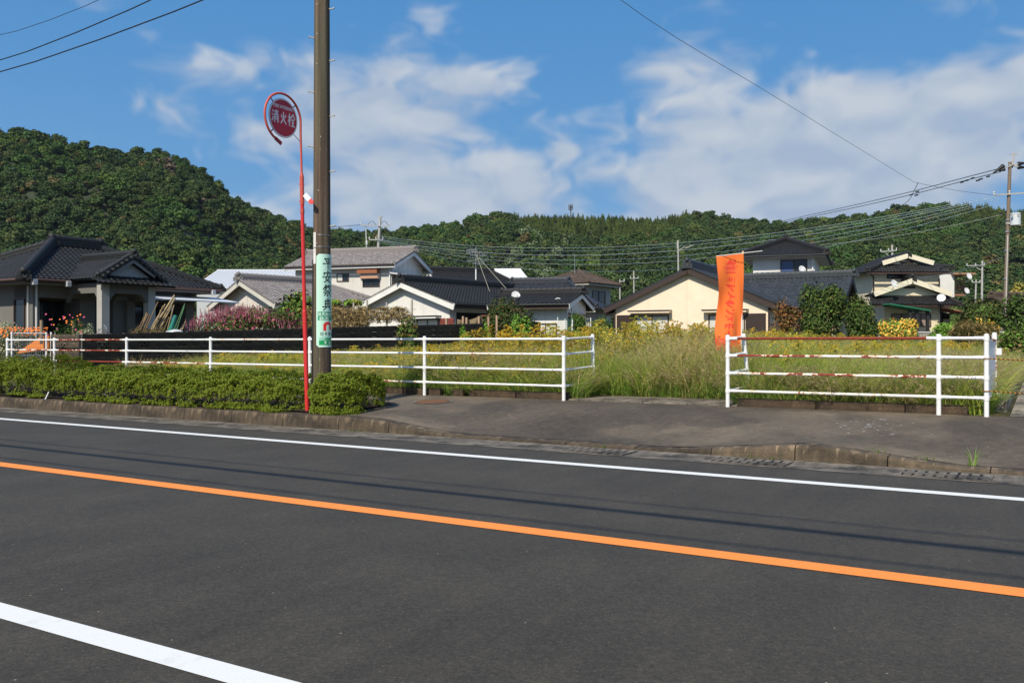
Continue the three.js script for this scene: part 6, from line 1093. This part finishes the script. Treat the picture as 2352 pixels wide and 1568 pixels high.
  inst('dry_grass', 'dry straw-coloured grass stems on the vacant lot', 'grass', tuft({ seed: 23, n: 44, h: 1.1, spread: 0.16, cols: st, w: 0.004, lean: 0.6, head: { p: 0.4, n: 12, s: 0.04, cols: st } }), S[5]);
  inst('dry_grass', 'feathery brown grass patches on the vacant lot', 'grass', tuft({ seed: 24, n: 34, h: 1.0, spread: 0.2, cols: [...st, [0.36, 0.26, 0.14]], w: 0.004, lean: 0.5, head: { p: 0.8, n: 26, s: 0.05, cols: [[0.46, 0.36, 0.19], [0.56, 0.45, 0.25], [0.36, 0.27, 0.14]] } }), S[6]);
  inst('short_grass', 'fresh green short grass along the edge of the vacant lot', 'grass', tuft({ seed: 25, n: 34, h: 0.45, spread: 0.13, cols: [[0.17, 0.32, 0.045], [0.23, 0.37, 0.07], [0.3, 0.38, 0.09]], w: 0.006, lean: 0.9 }), S[7]);
  // weeds rooted in the joints of kerb and pavement
  const weed = (label, s, d, y, geo, sc = 1) => { const m = one('weed', geo, T.thin, label, 'weed'); m.position.copy(R(s, d, y)); m.scale.setScalar(sc); };
  const bladeG = tuft({ seed: 33, n: 16, h: 0.26, spread: 0.05, cols: [[0.18, 0.34, 0.06], [0.28, 0.38, 0.1]], w: 0.007, lean: 0.7 }), low = tuft({ seed: 34, n: 24, h: 0.07, spread: 0.13, cols: [[0.14, 0.2, 0.05], [0.2, 0.22, 0.08]], w: 0.006, lean: 1.2 });
  weed('tall green grass clump growing at the right end of the kerb', sAt(2236, 10.5), 10.5, 0.05, bladeG, 0.85);
  const lw = [[1385, 10.38, 'small flat weed at the driveway kerb joint'], [1720, 10.36, 'small weed above the middle gutter grating'], [1770, 10.36, 'tuft of weed along the foot of the right kerb hump'], [815, 10.34, 'bright green weed at the foot of the kerb below the pole'], [2010, 10.6, 'thin weed on the top of the right kerb'], [2120, 10.6, 'sprawling weed at the broken end of the right kerb'], [260, 10.36, 'tiny weed at the foot of the long stained kerb']];
  for (const [px, d, lab] of lw) weed(lab, sAt(px, d), d, d > 10.5 ? kerbH(sAt(px, d)) : 0.005, low, 0.9);
  const big = leafCloud({ n: 90, blobs: [[0, 0.3, 0, 0.22, 0.3, 0.22]], size: 0.2, asp: 0.22, cols: G.bright, seed: 35, shell: 0.3 }); weed('bright green broad-leaved weed under the railing by the driveway', sAt(1262, 13.95), 13.95, fieldY(-8, 13.9), big, 1.0);
}
// ---------- hills ----------
const ridgeL = [[-700, 330], [-250, 318], [0, 300], [85, 300], [150, 318], [250, 342], [290, 344], [365, 343], [410, 358], [480, 406], [530, 449], [600, 484], [690, 516], [760, 545], [860, 600], [960, 660], [1100, 760]];
const ridgeR = [[300, 560], [560, 545], [700, 540], [760, 532], [830, 533], [930, 526], [1010, 522], [1080, 499], [1150, 491], [1230, 494], [1320, 498], [1440, 499], [1520, 500], [1580, 490], [1640, 494], [1720, 509], [1800, 512], [1900, 501], [2000, 494], [2060, 477], [2130, 475], [2200, 466], [2280, 474], [2352, 486], [2600, 500], [3000, 520]];
const lerpPts = (pts, x) => { if (x <= pts[0][0]) return pts[0][1]; for (let i = 1; i < pts.length; i++) if (x <= pts[i][0]) { const t = (x - pts[i - 1][0]) / (pts[i][0] - pts[i - 1][0]); return mix(pts[i - 1][1], pts[i][1], t); } return pts[pts.length - 1][1]; };
function hill(name, treeName, label, ridge, zf, zr, x0, x1, back, spacing, seed, o) { const gul = (X, z) => { const a = fbm(X * 0.011 + 3.3, z * 0.004, 3, seed + 31), v = 1 - Math.abs(a - 0.5) * 5; return clamp(v, 0, 1); };
  // the slope rises from its foot (depth zf) to its crest (depth zr) and falls away behind
  const crest = (px) => EYE + (PY - lerpPts(ridge, px)) / FOCAL * zr - o.tree * 0.8, H = (px, z) => { const t = (z - zf) / (zr - zf), c = crest(px); const foot = 3.5; let y = t <= 1 ? mix(foot, c, Math.pow(clamp(t), o.pow)) : c - (t - 1) * (c - foot) * 0.9; const X = (px - PX) / FOCAL * z; y += (fbm(X * 0.012 + seed, z * 0.012, 4, seed) - 0.5) * o.rough * Math.sin(Math.PI * clamp(t, 0, 1)) * Math.max(8, c) * 0.9; y -= gul(X, z) * o.gully * Math.sin(Math.PI * clamp(t, 0, 1)); return y; };
  const nx = 170, nz = 60, p = [], idx = [];
  for (let j = 0; j <= nz; j++) for (let i = 0; i <= nx; i++) { const px = mix(x0, x1, i / nx), z = mix(zf, zr + back, j / nz); p.push((px - PX) / FOCAL * z, H(px, z) - 0.5, -z); }
  for (let j = 0; j < nz; j++) for (let i = 0; i < nx; i++) { const a = j * (nx + 1) + i; idx.push(a, a + 1, a + nx + 1, a + 1, a + nx + 2, a + nx + 1); }
  const g = new THREE.BufferGeometry(); g.setAttribute('position', new THREE.Float32BufferAttribute(p, 3)); g.setIndex(idx); g.computeVertexNormals(); struct(name, g, std([0.03, 0.04, 0.018], { roughness: 1 }));
  const r = rng(seed), L = [[], [], [], []], dm = new THREE.Object3D(), area = (x1 - x0) / FOCAL * ((zf + zr) / 2) * (zr - zf) * 1.15, n = Math.round(area / (spacing * spacing));
  for (let i = 0; i < n; i++) {
    const z = mix(zf, zr + back * 0.25, r()), px = mix(x0, x1, r()); if (r() > z / zr && r() > 0.2) continue;
    const X = (px - PX) / FOCAL * z, y = H(px, z), t = (z - zf) / (zr - zf);
    const k1 = fbm(X * 0.03, z * 0.03, 3, seed + 1), k2 = fbm(X * 0.09, z * 0.09, 2, seed + 2), con = o.conifer && o.conifer(px, t, k1);
    const s = (con ? 0.8 : 1) * o.tree / 5 * mix(0.55, 1.75, Math.pow(r(), 1.8)); dm.position.set(X, y + s * (con ? 0 : 0.6), -z); dm.rotation.set((r() - 0.5) * 0.3, r() * 6.283, (r() - 0.5) * 0.3); if (con) dm.rotation.set(0, r() * 6.28, 0); const s2 = con ? 0.85 : 1.15; dm.scale.set(s * s2 * mix(0.8, 1.25, r()), s * (con ? 0.62 : 1) * mix(0.75, 1.15, r()), s * mix(0.8, 1.25, r())); dm.updateMatrix();
    const f = mix(0.74, 1.38, r()); let c = [0.05, 0.083, 0.025];
    const q = r(); if (q < 0.2) c = [0.064, 0.085, 0.027]; else if (q < 0.45) c = [0.042, 0.074, 0.027]; else if (q < 0.52) c = [0.086, 0.115, 0.03]; else if (q < 0.545) c = [0.12, 0.1, 0.042]; if (k1 > 0.58) c = [c[0] * 1.1, c[1] * 1.25, c[2] * 1.0]; if (o.tint) c = o.tint(px, t, c, k2, r);
    if (con) c = [0.1, 0.135, 0.038];
    if (con) for (let k = 0; k < 2; k++) { const m2 = dm.matrix.clone(), e = m2.elements; e[12] += (r() - 0.5) * 9; e[14] += (r() - 0.5) * 9; e[13] += (r() - 0.3) * 1.2; const f2 = f * mix(0.8, 1.2, r()); L[3].push({ m: m2, c: [c[0] * f2, c[1] * f2, c[2] * f2] }); }
    L[con ? 3 : i % 3].push({ m: dm.matrix.clone(), c: [c[0] * f, c[1] * f, c[2] * f] });
  }
  L.forEach((list, v) => { if (!list.length) return; const im = new THREE.InstancedMesh(crowns[v], T.leaf, list.length), c = new THREE.Color(); im.name = numbered(v === 3 ? 'cedar_wood' : treeName); im.castShadow = im.receiveShadow = true; list.forEach((q, i) => { im.setMatrixAt(i, q.m); im.setColorAt(i, c.setRGB(...q.c)); }); im.userData = { label: v === 3 ? 'light green cedar wood along the crest of the far hill' : label[v], category: 'wood', kind: 'stuff' }; scene.add(im); });
}
const W1 = [[1, 1, 1]];
const crowns = [1, 2, 3].map((s) => { const r = rng(s * 13), bl = [[0, 1.7, 0, 2.2, 1.7, 2.2]]; for (let i = 0; i < 9; i++) { const a = i * 2.4, k = mix(0.5, 1.5, r()); bl.push([Math.cos(a) * k, mix(1.4, 3.3, r()), Math.sin(a) * k, mix(0.8, 1.3, r()), mix(0.6, 1.0, r()), mix(0.8, 1.3, r())]); } return leafCloud({ n: 620, blobs: bl, size: 0.72, asp: 0.75, cols: [[1, 1, 1], [0.86, 0.88, 0.86], [1.14, 1.14, 1.05]], seed: s * 7, shell: 0.75, up: 0.5 }); });
crowns.push(leafCloud({ n: 480, blobs: Array.from({ length: 7 }, (_, i) => [0, 0.7 + i * 1.05, 0, 1.7 - i * 0.22, 0.75, 1.7 - i * 0.22]), size: 0.6, asp: 0.6, cols: [[1, 1, 1], [0.8, 0.85, 0.8], [1.2, 1.2, 1.05]], seed: 44, shell: 0.7, up: 0.4 }));
hill('hill', 'hill_forest', ['dense dark broadleaf forest covering the steep left hill', 'dense olive-tinged forest covering the steep left hill', 'dense mixed forest covering the steep left hill'], ridgeL, 300, 560, -420, 1120, 160, 2.6, 700, { tree: 4.1, pow: 0.86, rough: 0.34, gully: 13, tint: (px, t, c, k, r) => (Math.hypot((px - 385) / 26, (t - 0.86) / 0.06) < 0.8 || Math.hypot((px - 468) / 16, (t - 0.66) / 0.05) < 0.8) && r() < 0.5 ? [0.16, 0.12, 0.09] : c });
hill('hill', 'hill_forest', ['dense dark broadleaf forest covering the long right hill', 'dense olive-tinged forest covering the long right hill', 'dense mixed forest covering the long right hill'], ridgeR, 270, 640, 200, 2700, 150, 3.1, 800, { tree: 4.5, pow: 1.0, rough: 0.34, gully: 10,
  conifer: (px, t, k) => t > 0.84 && px > 1175 && px < 1580 || (t > 0.8 && px > 2180 && px < 2420 && k > 0.48) || (t > 0.6 && t < 0.85 && px > 915 && px < 985),
  tint: (px, t, c, k, r) => Math.abs(px - 1240 + (t - 0.5) * -120) < 70 && t > 0.25 && t < 0.85 && k > 0.52 && r() < 0.5 ? [0.13, 0.17, 0.085] : c });
{
  // radio mast on the crest
  const z = 640, p = at(1311, 489, z), t = thing('radio_mast', 'small grey radio mast on the crest of the far hill', 'mast', V(p.x, p.y - 4, p.z)), k = z / FOCAL, gm = std([0.12, 0.12, 0.13]);
  part('mast', [rod(V(0, 0, 0), V(0, 4 + 20 * k, 0), 0.45, 0.35, 8)], gm, t); part('platform', [bx(-5 * k, 5 * k, 4 + 8 * k, 4 + 9 * k, -1.5, 1.5), bx(-4 * k, 4 * k, 4 + 14 * k, 4 + 14.8 * k, -1.2, 1.2)], gm, t); part('antenna', [-4.4, -1.5, 1.5, 4.4].map((x) => bx(x * k - 0.25, x * k + 0.25, 4 + 9 * k, 4 + 20 * k, -0.3, 0.3)), gm, t);
}
// ---------- far utility poles, aerials, wires ----------
const poleM = std([0.2, 0.15, 0.11], { roughness: 0.9 }), poleG = std([0.42, 0.41, 0.38], { roughness: 0.85 }), insul = std([0.6, 0.6, 0.58], { roughness: 0.4 });
function farPole(label, xt, yt, xb, yb, z, r0, arms, mat = poleG, extra) {
  const b = at(xb, yb, z), e = at(xt, yt, z), t = thing('utility_pole', label, 'utility pole', b), P = (x, y, dz = 0) => at(x, y, z - dz).sub(b);
  part('shaft', rod(V(0, -2, 0), e.clone().sub(b), r0, r0 * 0.72, 12), mat, t);
  for (const [x0, y0, x1, y1, n] of arms) {
    const a = P(x0, y0, r0), c = P(x1, y1, r0); part('cross_arm', beam(a, c, 0.09, 0.09), poleG, t);
    for (let i = 0; i < n; i++) { const q = a.clone().lerp(c, n === 1 ? 0.5 : i / (n - 1)); part('insulator', [rod(q.clone().add(V(0, 0.03, 0)), q.clone().add(V(0, 0.22, 0)), 0.05, 0.035, 8), new THREE.SphereGeometry(0.065, 8, 6).translate(q.x, q.y + 0.18, q.z)], insul, t); }
  }
  if (extra) extra(t, P);
  return t;
}
farPole('tall brown utility pole with a grey transformer at the right edge', 2321, 372, 2306, 752, 58, 0.14, [[2284, 448, 2356, 443, 3]], poleM, (t, P) => {
  part('top_pole', rod(P(2326, 385), P(2331, 350), 0.06, 0.05, 8), poleG, t); part('top_arm', beam(P(2321, 355), P(2338, 353), 0.06, 0.06), poleG, t);
  const tr = part('transformer', (() => { const a = P(2333.5, 517, 0.3), c = P(2333.5, 491, 0.3); return [rod(a, c, 0.31, 0.31, 18), rod(c, c.clone().add(V(0, 0.05, 0)), 0.33, 0.28, 18)]; })(), std([0.6, 0.64, 0.66], { roughness: 0.4 }), t);
  for (const x of [2326, 2340]) part('bushing', rod(P(x, 496, 0.6), P(x, 490, 0.65), 0.06, 0.06, 8), insul, tr); part('bracket', beam(P(2312, 512), P(2326, 513, 0.3), 0.08, 0.1), poleG, tr);
  part('top_bracket', [beam(P(2318, 378, 0.1), P(2342, 383, 0.1), 0.07, 0.07), beam(P(2312, 384, 0.1), P(2340, 376, 0.1), 0.07, 0.07)], poleG, t);
  // boots of black insulation where the lines leave the pole
  for (const [x0, y0, x1, y1] of [[2306, 380, 2283, 397], [2308, 388, 2296, 392], [2340, 376, 2358, 374], [2340, 384, 2358, 384]]) { const a = P(x0, y0, 0.1), c = P(x1, y1, 0.1); part('insulated_boot', rod(a, c, 0.14, 0.05, 10), T.dark, t); }
  part('small_plate', [bx(-0.02, 0.02, 0, 0.01, 0, 0.01)].map((g) => { const q = P(2303.5, 716, 0.15); return bx(q.x - 0.09, q.x + 0.09, q.y - 0.3, q.y + 0.02, q.z - 0.02, q.z + 0.02); }), T.white, t); part('band', [505, 532, 575, 640].map((y) => { const q = P(2306 + (752 - y) * 0.039, y); return rod(q.clone().add(V(0, -0.03, 0)), q.clone().add(V(0, 0.03, 0)), 0.155, 0.155, 12); }), T.steel, t);
  part('pipe', [rod(P(2311, 720, 0.15), P(2316, 540, 0.15), 0.04, 0.04, 8)], std([0.5, 0.47, 0.42]), t);
});
farPole('grey utility pole with two cross arms above the white two-storey house', 873, 500, 862, 620, 78, 0.15, [[828, 517, 894, 519, 4], [848, 550, 879, 551, 3]], poleG, (t, P) => {
  part('top_pole', rod(P(872, 512), P(874, 495), 0.08, 0.06, 8), poleG, t); part('top_arm', beam(P(868, 498), P(880, 496), 0.07, 0.07), poleG, t);
  for (const s of [-1, 1]) part('jumper', cable([P(868 + s * 4, 517), P(868 + s * 14, 507), P(868 + s * 24, 517)], 0.02, 5), T.wire, t);
  part('cut_out', [rod(P(840, 520), P(842, 582), 0.05, 0.04, 6), rod(P(842, 552), P(842, 562), 0.1, 0.1, 8)], insul, t);
});
farPole('slim grey pole rising behind the ridge of the cream house', 1558, 552, 1559, 640, 70, 0.08, [], poleG, (t, P) => { part('top_pole', rod(P(1556, 570), P(1556, 552), 0.04, 0.04, 6), poleG, t); part('side_arm', [beam(P(1560, 574), P(1574, 566), 0.05, 0.05), beam(P(1574, 570), P(1592, 563), 0.06, 0.06)], poleG, t); });
farPole('small grey pole with cross arm left of the cream house', 1456, 622, 1457, 690, 110, 0.1, [[1448, 639, 1466, 639, 3]]);
farPole('thin grey pole just left of the small cross-armed pole', 1424, 644, 1424.5, 690, 100, 0.09, [[1424, 646, 1434, 646, 2]]);
farPole('grey pole with a long side arm behind the cream two-storey house', 2050, 562, 2051, 640, 80, 0.12, [[2024, 578, 2060, 575, 3]], poleG, (t, P) => part('brace', beam(P(2050, 592), P(2032, 580), 0.07, 0.07), poleG, t));
farPole('grey pole with side arm right of the balcony', 2257.5, 598, 2256, 668, 90, 0.12, [[2222, 610, 2262, 609, 3]], poleG, (t, P) => part('brace', beam(P(2257, 621), P(2238, 611), 0.07, 0.07), poleG, t));
farPole('short grey pole beside the side-armed pole at right', 2243, 642, 2241, 672, 96, 0.1, [[2234, 648, 2252, 648, 2]]);
function aerial(label, x, yt, yb, z, els, dirx = 1) {
  const b = at(x, yb, z), t = thing('roof_aerial', label, 'aerial', b), P = (px, py, dz = 0) => at(px, py, z - dz).sub(b);
  part('mast', rod(V(0, -0.3, 0), P(x, yt), 0.025, 0.02, 6), T.steel, t);
  for (const [x0, x1, y, n, half] of els) { part('boom', rod(P(x0, y), P(x1, y), 0.014, 0.014, 5), T.steel, t); const g = []; for (let i = 0; i < n; i++) { const q = P(mix(x0, x1, i / (n - 1)), y); g.push(rod(q.clone().add(V(0, 0, half)), q.clone().add(V(0, 0, -half)), 0.008, 0.008, 4), rod(q.clone().add(V(0, half * 0.25, 0)), q.clone().add(V(0, -half * 0.25, 0)), 0.007, 0.007, 4)); } part('element', g, T.steel, t); }
  return P;
}
{
  aerial('large lattice television aerial guyed above the black-roofed white house', 1093, 567, 652, 54, [[1072, 1092, 574, 7, 0.35], [1072, 1120, 580, 9, 0.45], [1080, 1118, 586, 8, 0.5], [1074, 1118, 598, 8, 0.5], [1086, 1112, 605, 6, 0.4]]);
  aerial('thin roof aerial on the apex of the brown hipped roof', 1320, 585, 624, 73.5, [[1316, 1323, 586, 3, 0.3]]);
  const z = 53.6; for (const [x, y, lab] of [[1133, 692, 'left guy wire of the lattice aerial'], [1178, 680, 'right guy wire of the lattice aerial']]) one('guy_wire', rod(at(1094, 585, 54), at(x, y, 51.5), 0.014, 0.014, 5), std([0.4, 0.38, 0.3]), lab, 'wire', 'guy wires of the aerial');
  one('roof_pipe', [rod(at(1093, 652, 53.5), at(1093, 618, 53.5), 0.04, 0.04, 8)], T.white, 'short white vent pipe on the black roof ridge', 'pipe');
}
const line = (label, pts, r, mat, group) => one('overhead_wire', cable(pts, r, 6), mat, label, 'wire', group);
// wires along the kerb, leaving the near pole to the left
{
  const top = (y) => V(POLE.x - 0.2, y, POLE.z + 0.1);
  const ov = (px0, py0, px1, py1, zz0, zz1) => { const a = at(px0, py0, zz0), b = at(px1, py1, zz1), d = b.clone().sub(a); return [a.clone().addScaledVector(d, -2.2).add(V(0, 1.6, 0)), a.clone().addScaledVector(d, -1).add(V(0, 0.45, 0)), a, a.clone().addScaledVector(d, 0.5).add(V(0, -0.05, 0)), b, b.clone().addScaledVector(d, 0.9).add(V(0, 0.25, 0))]; };
  line('lowest thick black overhead wire at upper left', ov(0, 165, 465, 0, 18.5, 15.6), 0.013, T.wire); line('middle black overhead wire at upper left', ov(0, 138, 345, 0, 18.6, 16.3), 0.012, T.wire); line('thin grey overhead wire nearest the upper left corner', ov(0, 80, 225, 0, 18.8, 17.2), 0.006, T.wire);
}
// long thin wire across the sky to the junction at right
line('single thin wire slanting across the sky from top centre to the right', [at(1380, -34, 24), at(1425, 0, 25), at(1560, 90, 29), at(1750, 203, 36), at(1930, 314, 44), at(2100, 418, 52)], 0.009, std([0.12, 0.13, 0.15]));
line('short thin wire from the junction to the right pole', hang(at(2100, 418, 52), at(2300, 449, 57.6), 0.1, 8), 0.010, T.wire);
line('hanger wire dropping from the junction in the sky at right', [at(2110, 419, 52), at(2097, 445, 55), at(2086, 462, 58), at(2040, 490, 64)], 0.016, T.wire);
// black insulated pair to the left of the right pole
line('upper black insulated wire from the right pole down to the left', [at(2300, 386, 57.7), at(2200, 412, 63), at(2110, 436, 70), at(1984, 466, 80), at(1800, 507, 100)], 0.026, T.wire, 'paired insulated wires at the right pole');
line('lower black insulated wire from the right pole down to the left', [at(2300, 394, 57.7), at(2200, 419, 63), at(2110, 443, 70), at(1984, 472, 80), at(1800, 511, 100)], 0.026, T.wire, 'paired insulated wires at the right pole');
{ const g = []; for (const [x, y] of [[2271, 405], [2254, 411], [2247, 414], [2235, 409], [2222, 414], [2211, 418], [2108, 440], [2106, 448], [2094, 447]]) { const a = at(x - 4, y + 1, 60 + (2300 - x) * 0.05), b = at(x + 4, y - 1, 60 + (2300 - x) * 0.05 - 0.2); g.push(rod(a, b, 0.055, 0.055, 8)); } one('wire_sleeve', g, T.dark, 'row of black sleeves on the insulated wires left of the right pole', 'sleeves').userData.kind = 'stuff'; }
// bundle of blue-white service cables sagging between the poles
const bnd = [['uppermost', 447, 541, 22, 0.0115], ['second from the top', 450, 545, 26, 0.009], ['third from the top', 452, 549, 33, 0.013], ['fourth from the top', 456, 549, 44, 0.009], ['fifth from the top', 460, 551, 52, 0.010], ['lowest', 466, 553, 66, 0.008]];
bnd.forEach(([w, ya, yb, sg, r], i) => { const a = at(2296, ya, 57.7), b = at(866, yb, 77.8), pts = []; for (let k = 0; k <= 20; k++) { const t = k / 20, v = a.clone().lerp(b, t); v.y -= (sg * 1.0 + 42) / FOCAL * 66 * 4 * t * (1 - t) * (1 + 0.12 * (t - 0.5)); pts.push(v); } line(`${w} pale blue cable of the sagging bundle between the poles`, pts, r, i % 2 ? T.wireBlue : std([0.3, 0.37, 0.43], { roughness: 0.5 })); });
line('single grey cable crossing the wooded hill left of the right pole', hang(at(2304, 492, 57.8), at(1886, 562, 62), 0.25, 12), 0.013, std([0.3, 0.3, 0.3]));
line('faint thin wire crossing the hill above the two-storey house roofs', hang(at(2304, 590, 57.8), at(2080, 640, 66), 0.3, 12), 0.014, T.wireBlue);
line('wire leaving the grey pole to the upper left of the white house', hang(at(828, 516, 77.8), at(690, 521, 84), 0.1, 6), 0.02, T.wire);
// cables over the near side of the road: only their shadows fall into view
for (const [d, y, r, lab] of [[-0.12, 6.5, 0.042, 'thick cable bundle strung over the near side of the road'], [-0.45, 6.15, 0.015, 'lower thin cable strung over the near side of the road'], [0.02, 6.75, 0.013, 'upper thin cable strung over the near side of the road']]) line(lab, [...Array(25)].map((_, i) => { const u = i / 24; return R(mix(-34, 22, u), d + 0.1 * Math.sin(u * 3), y - 0.5 * 4 * u * (1 - u) + 0.35); }), r, T.wire);
for (const [s0, s1, lab] of [[-23.5, -12.5, 'service wire crossing high over the road, left of two'], [-19.5, -8.2, 'service wire crossing high over the road, right of two']]) line(lab, hang(R(s0 - 6, -6, 7.2), R(s1 - 6.5, 9, 7.4), 0.3, 12), 0.011, T.wire);
renderer.render(scene, camera);
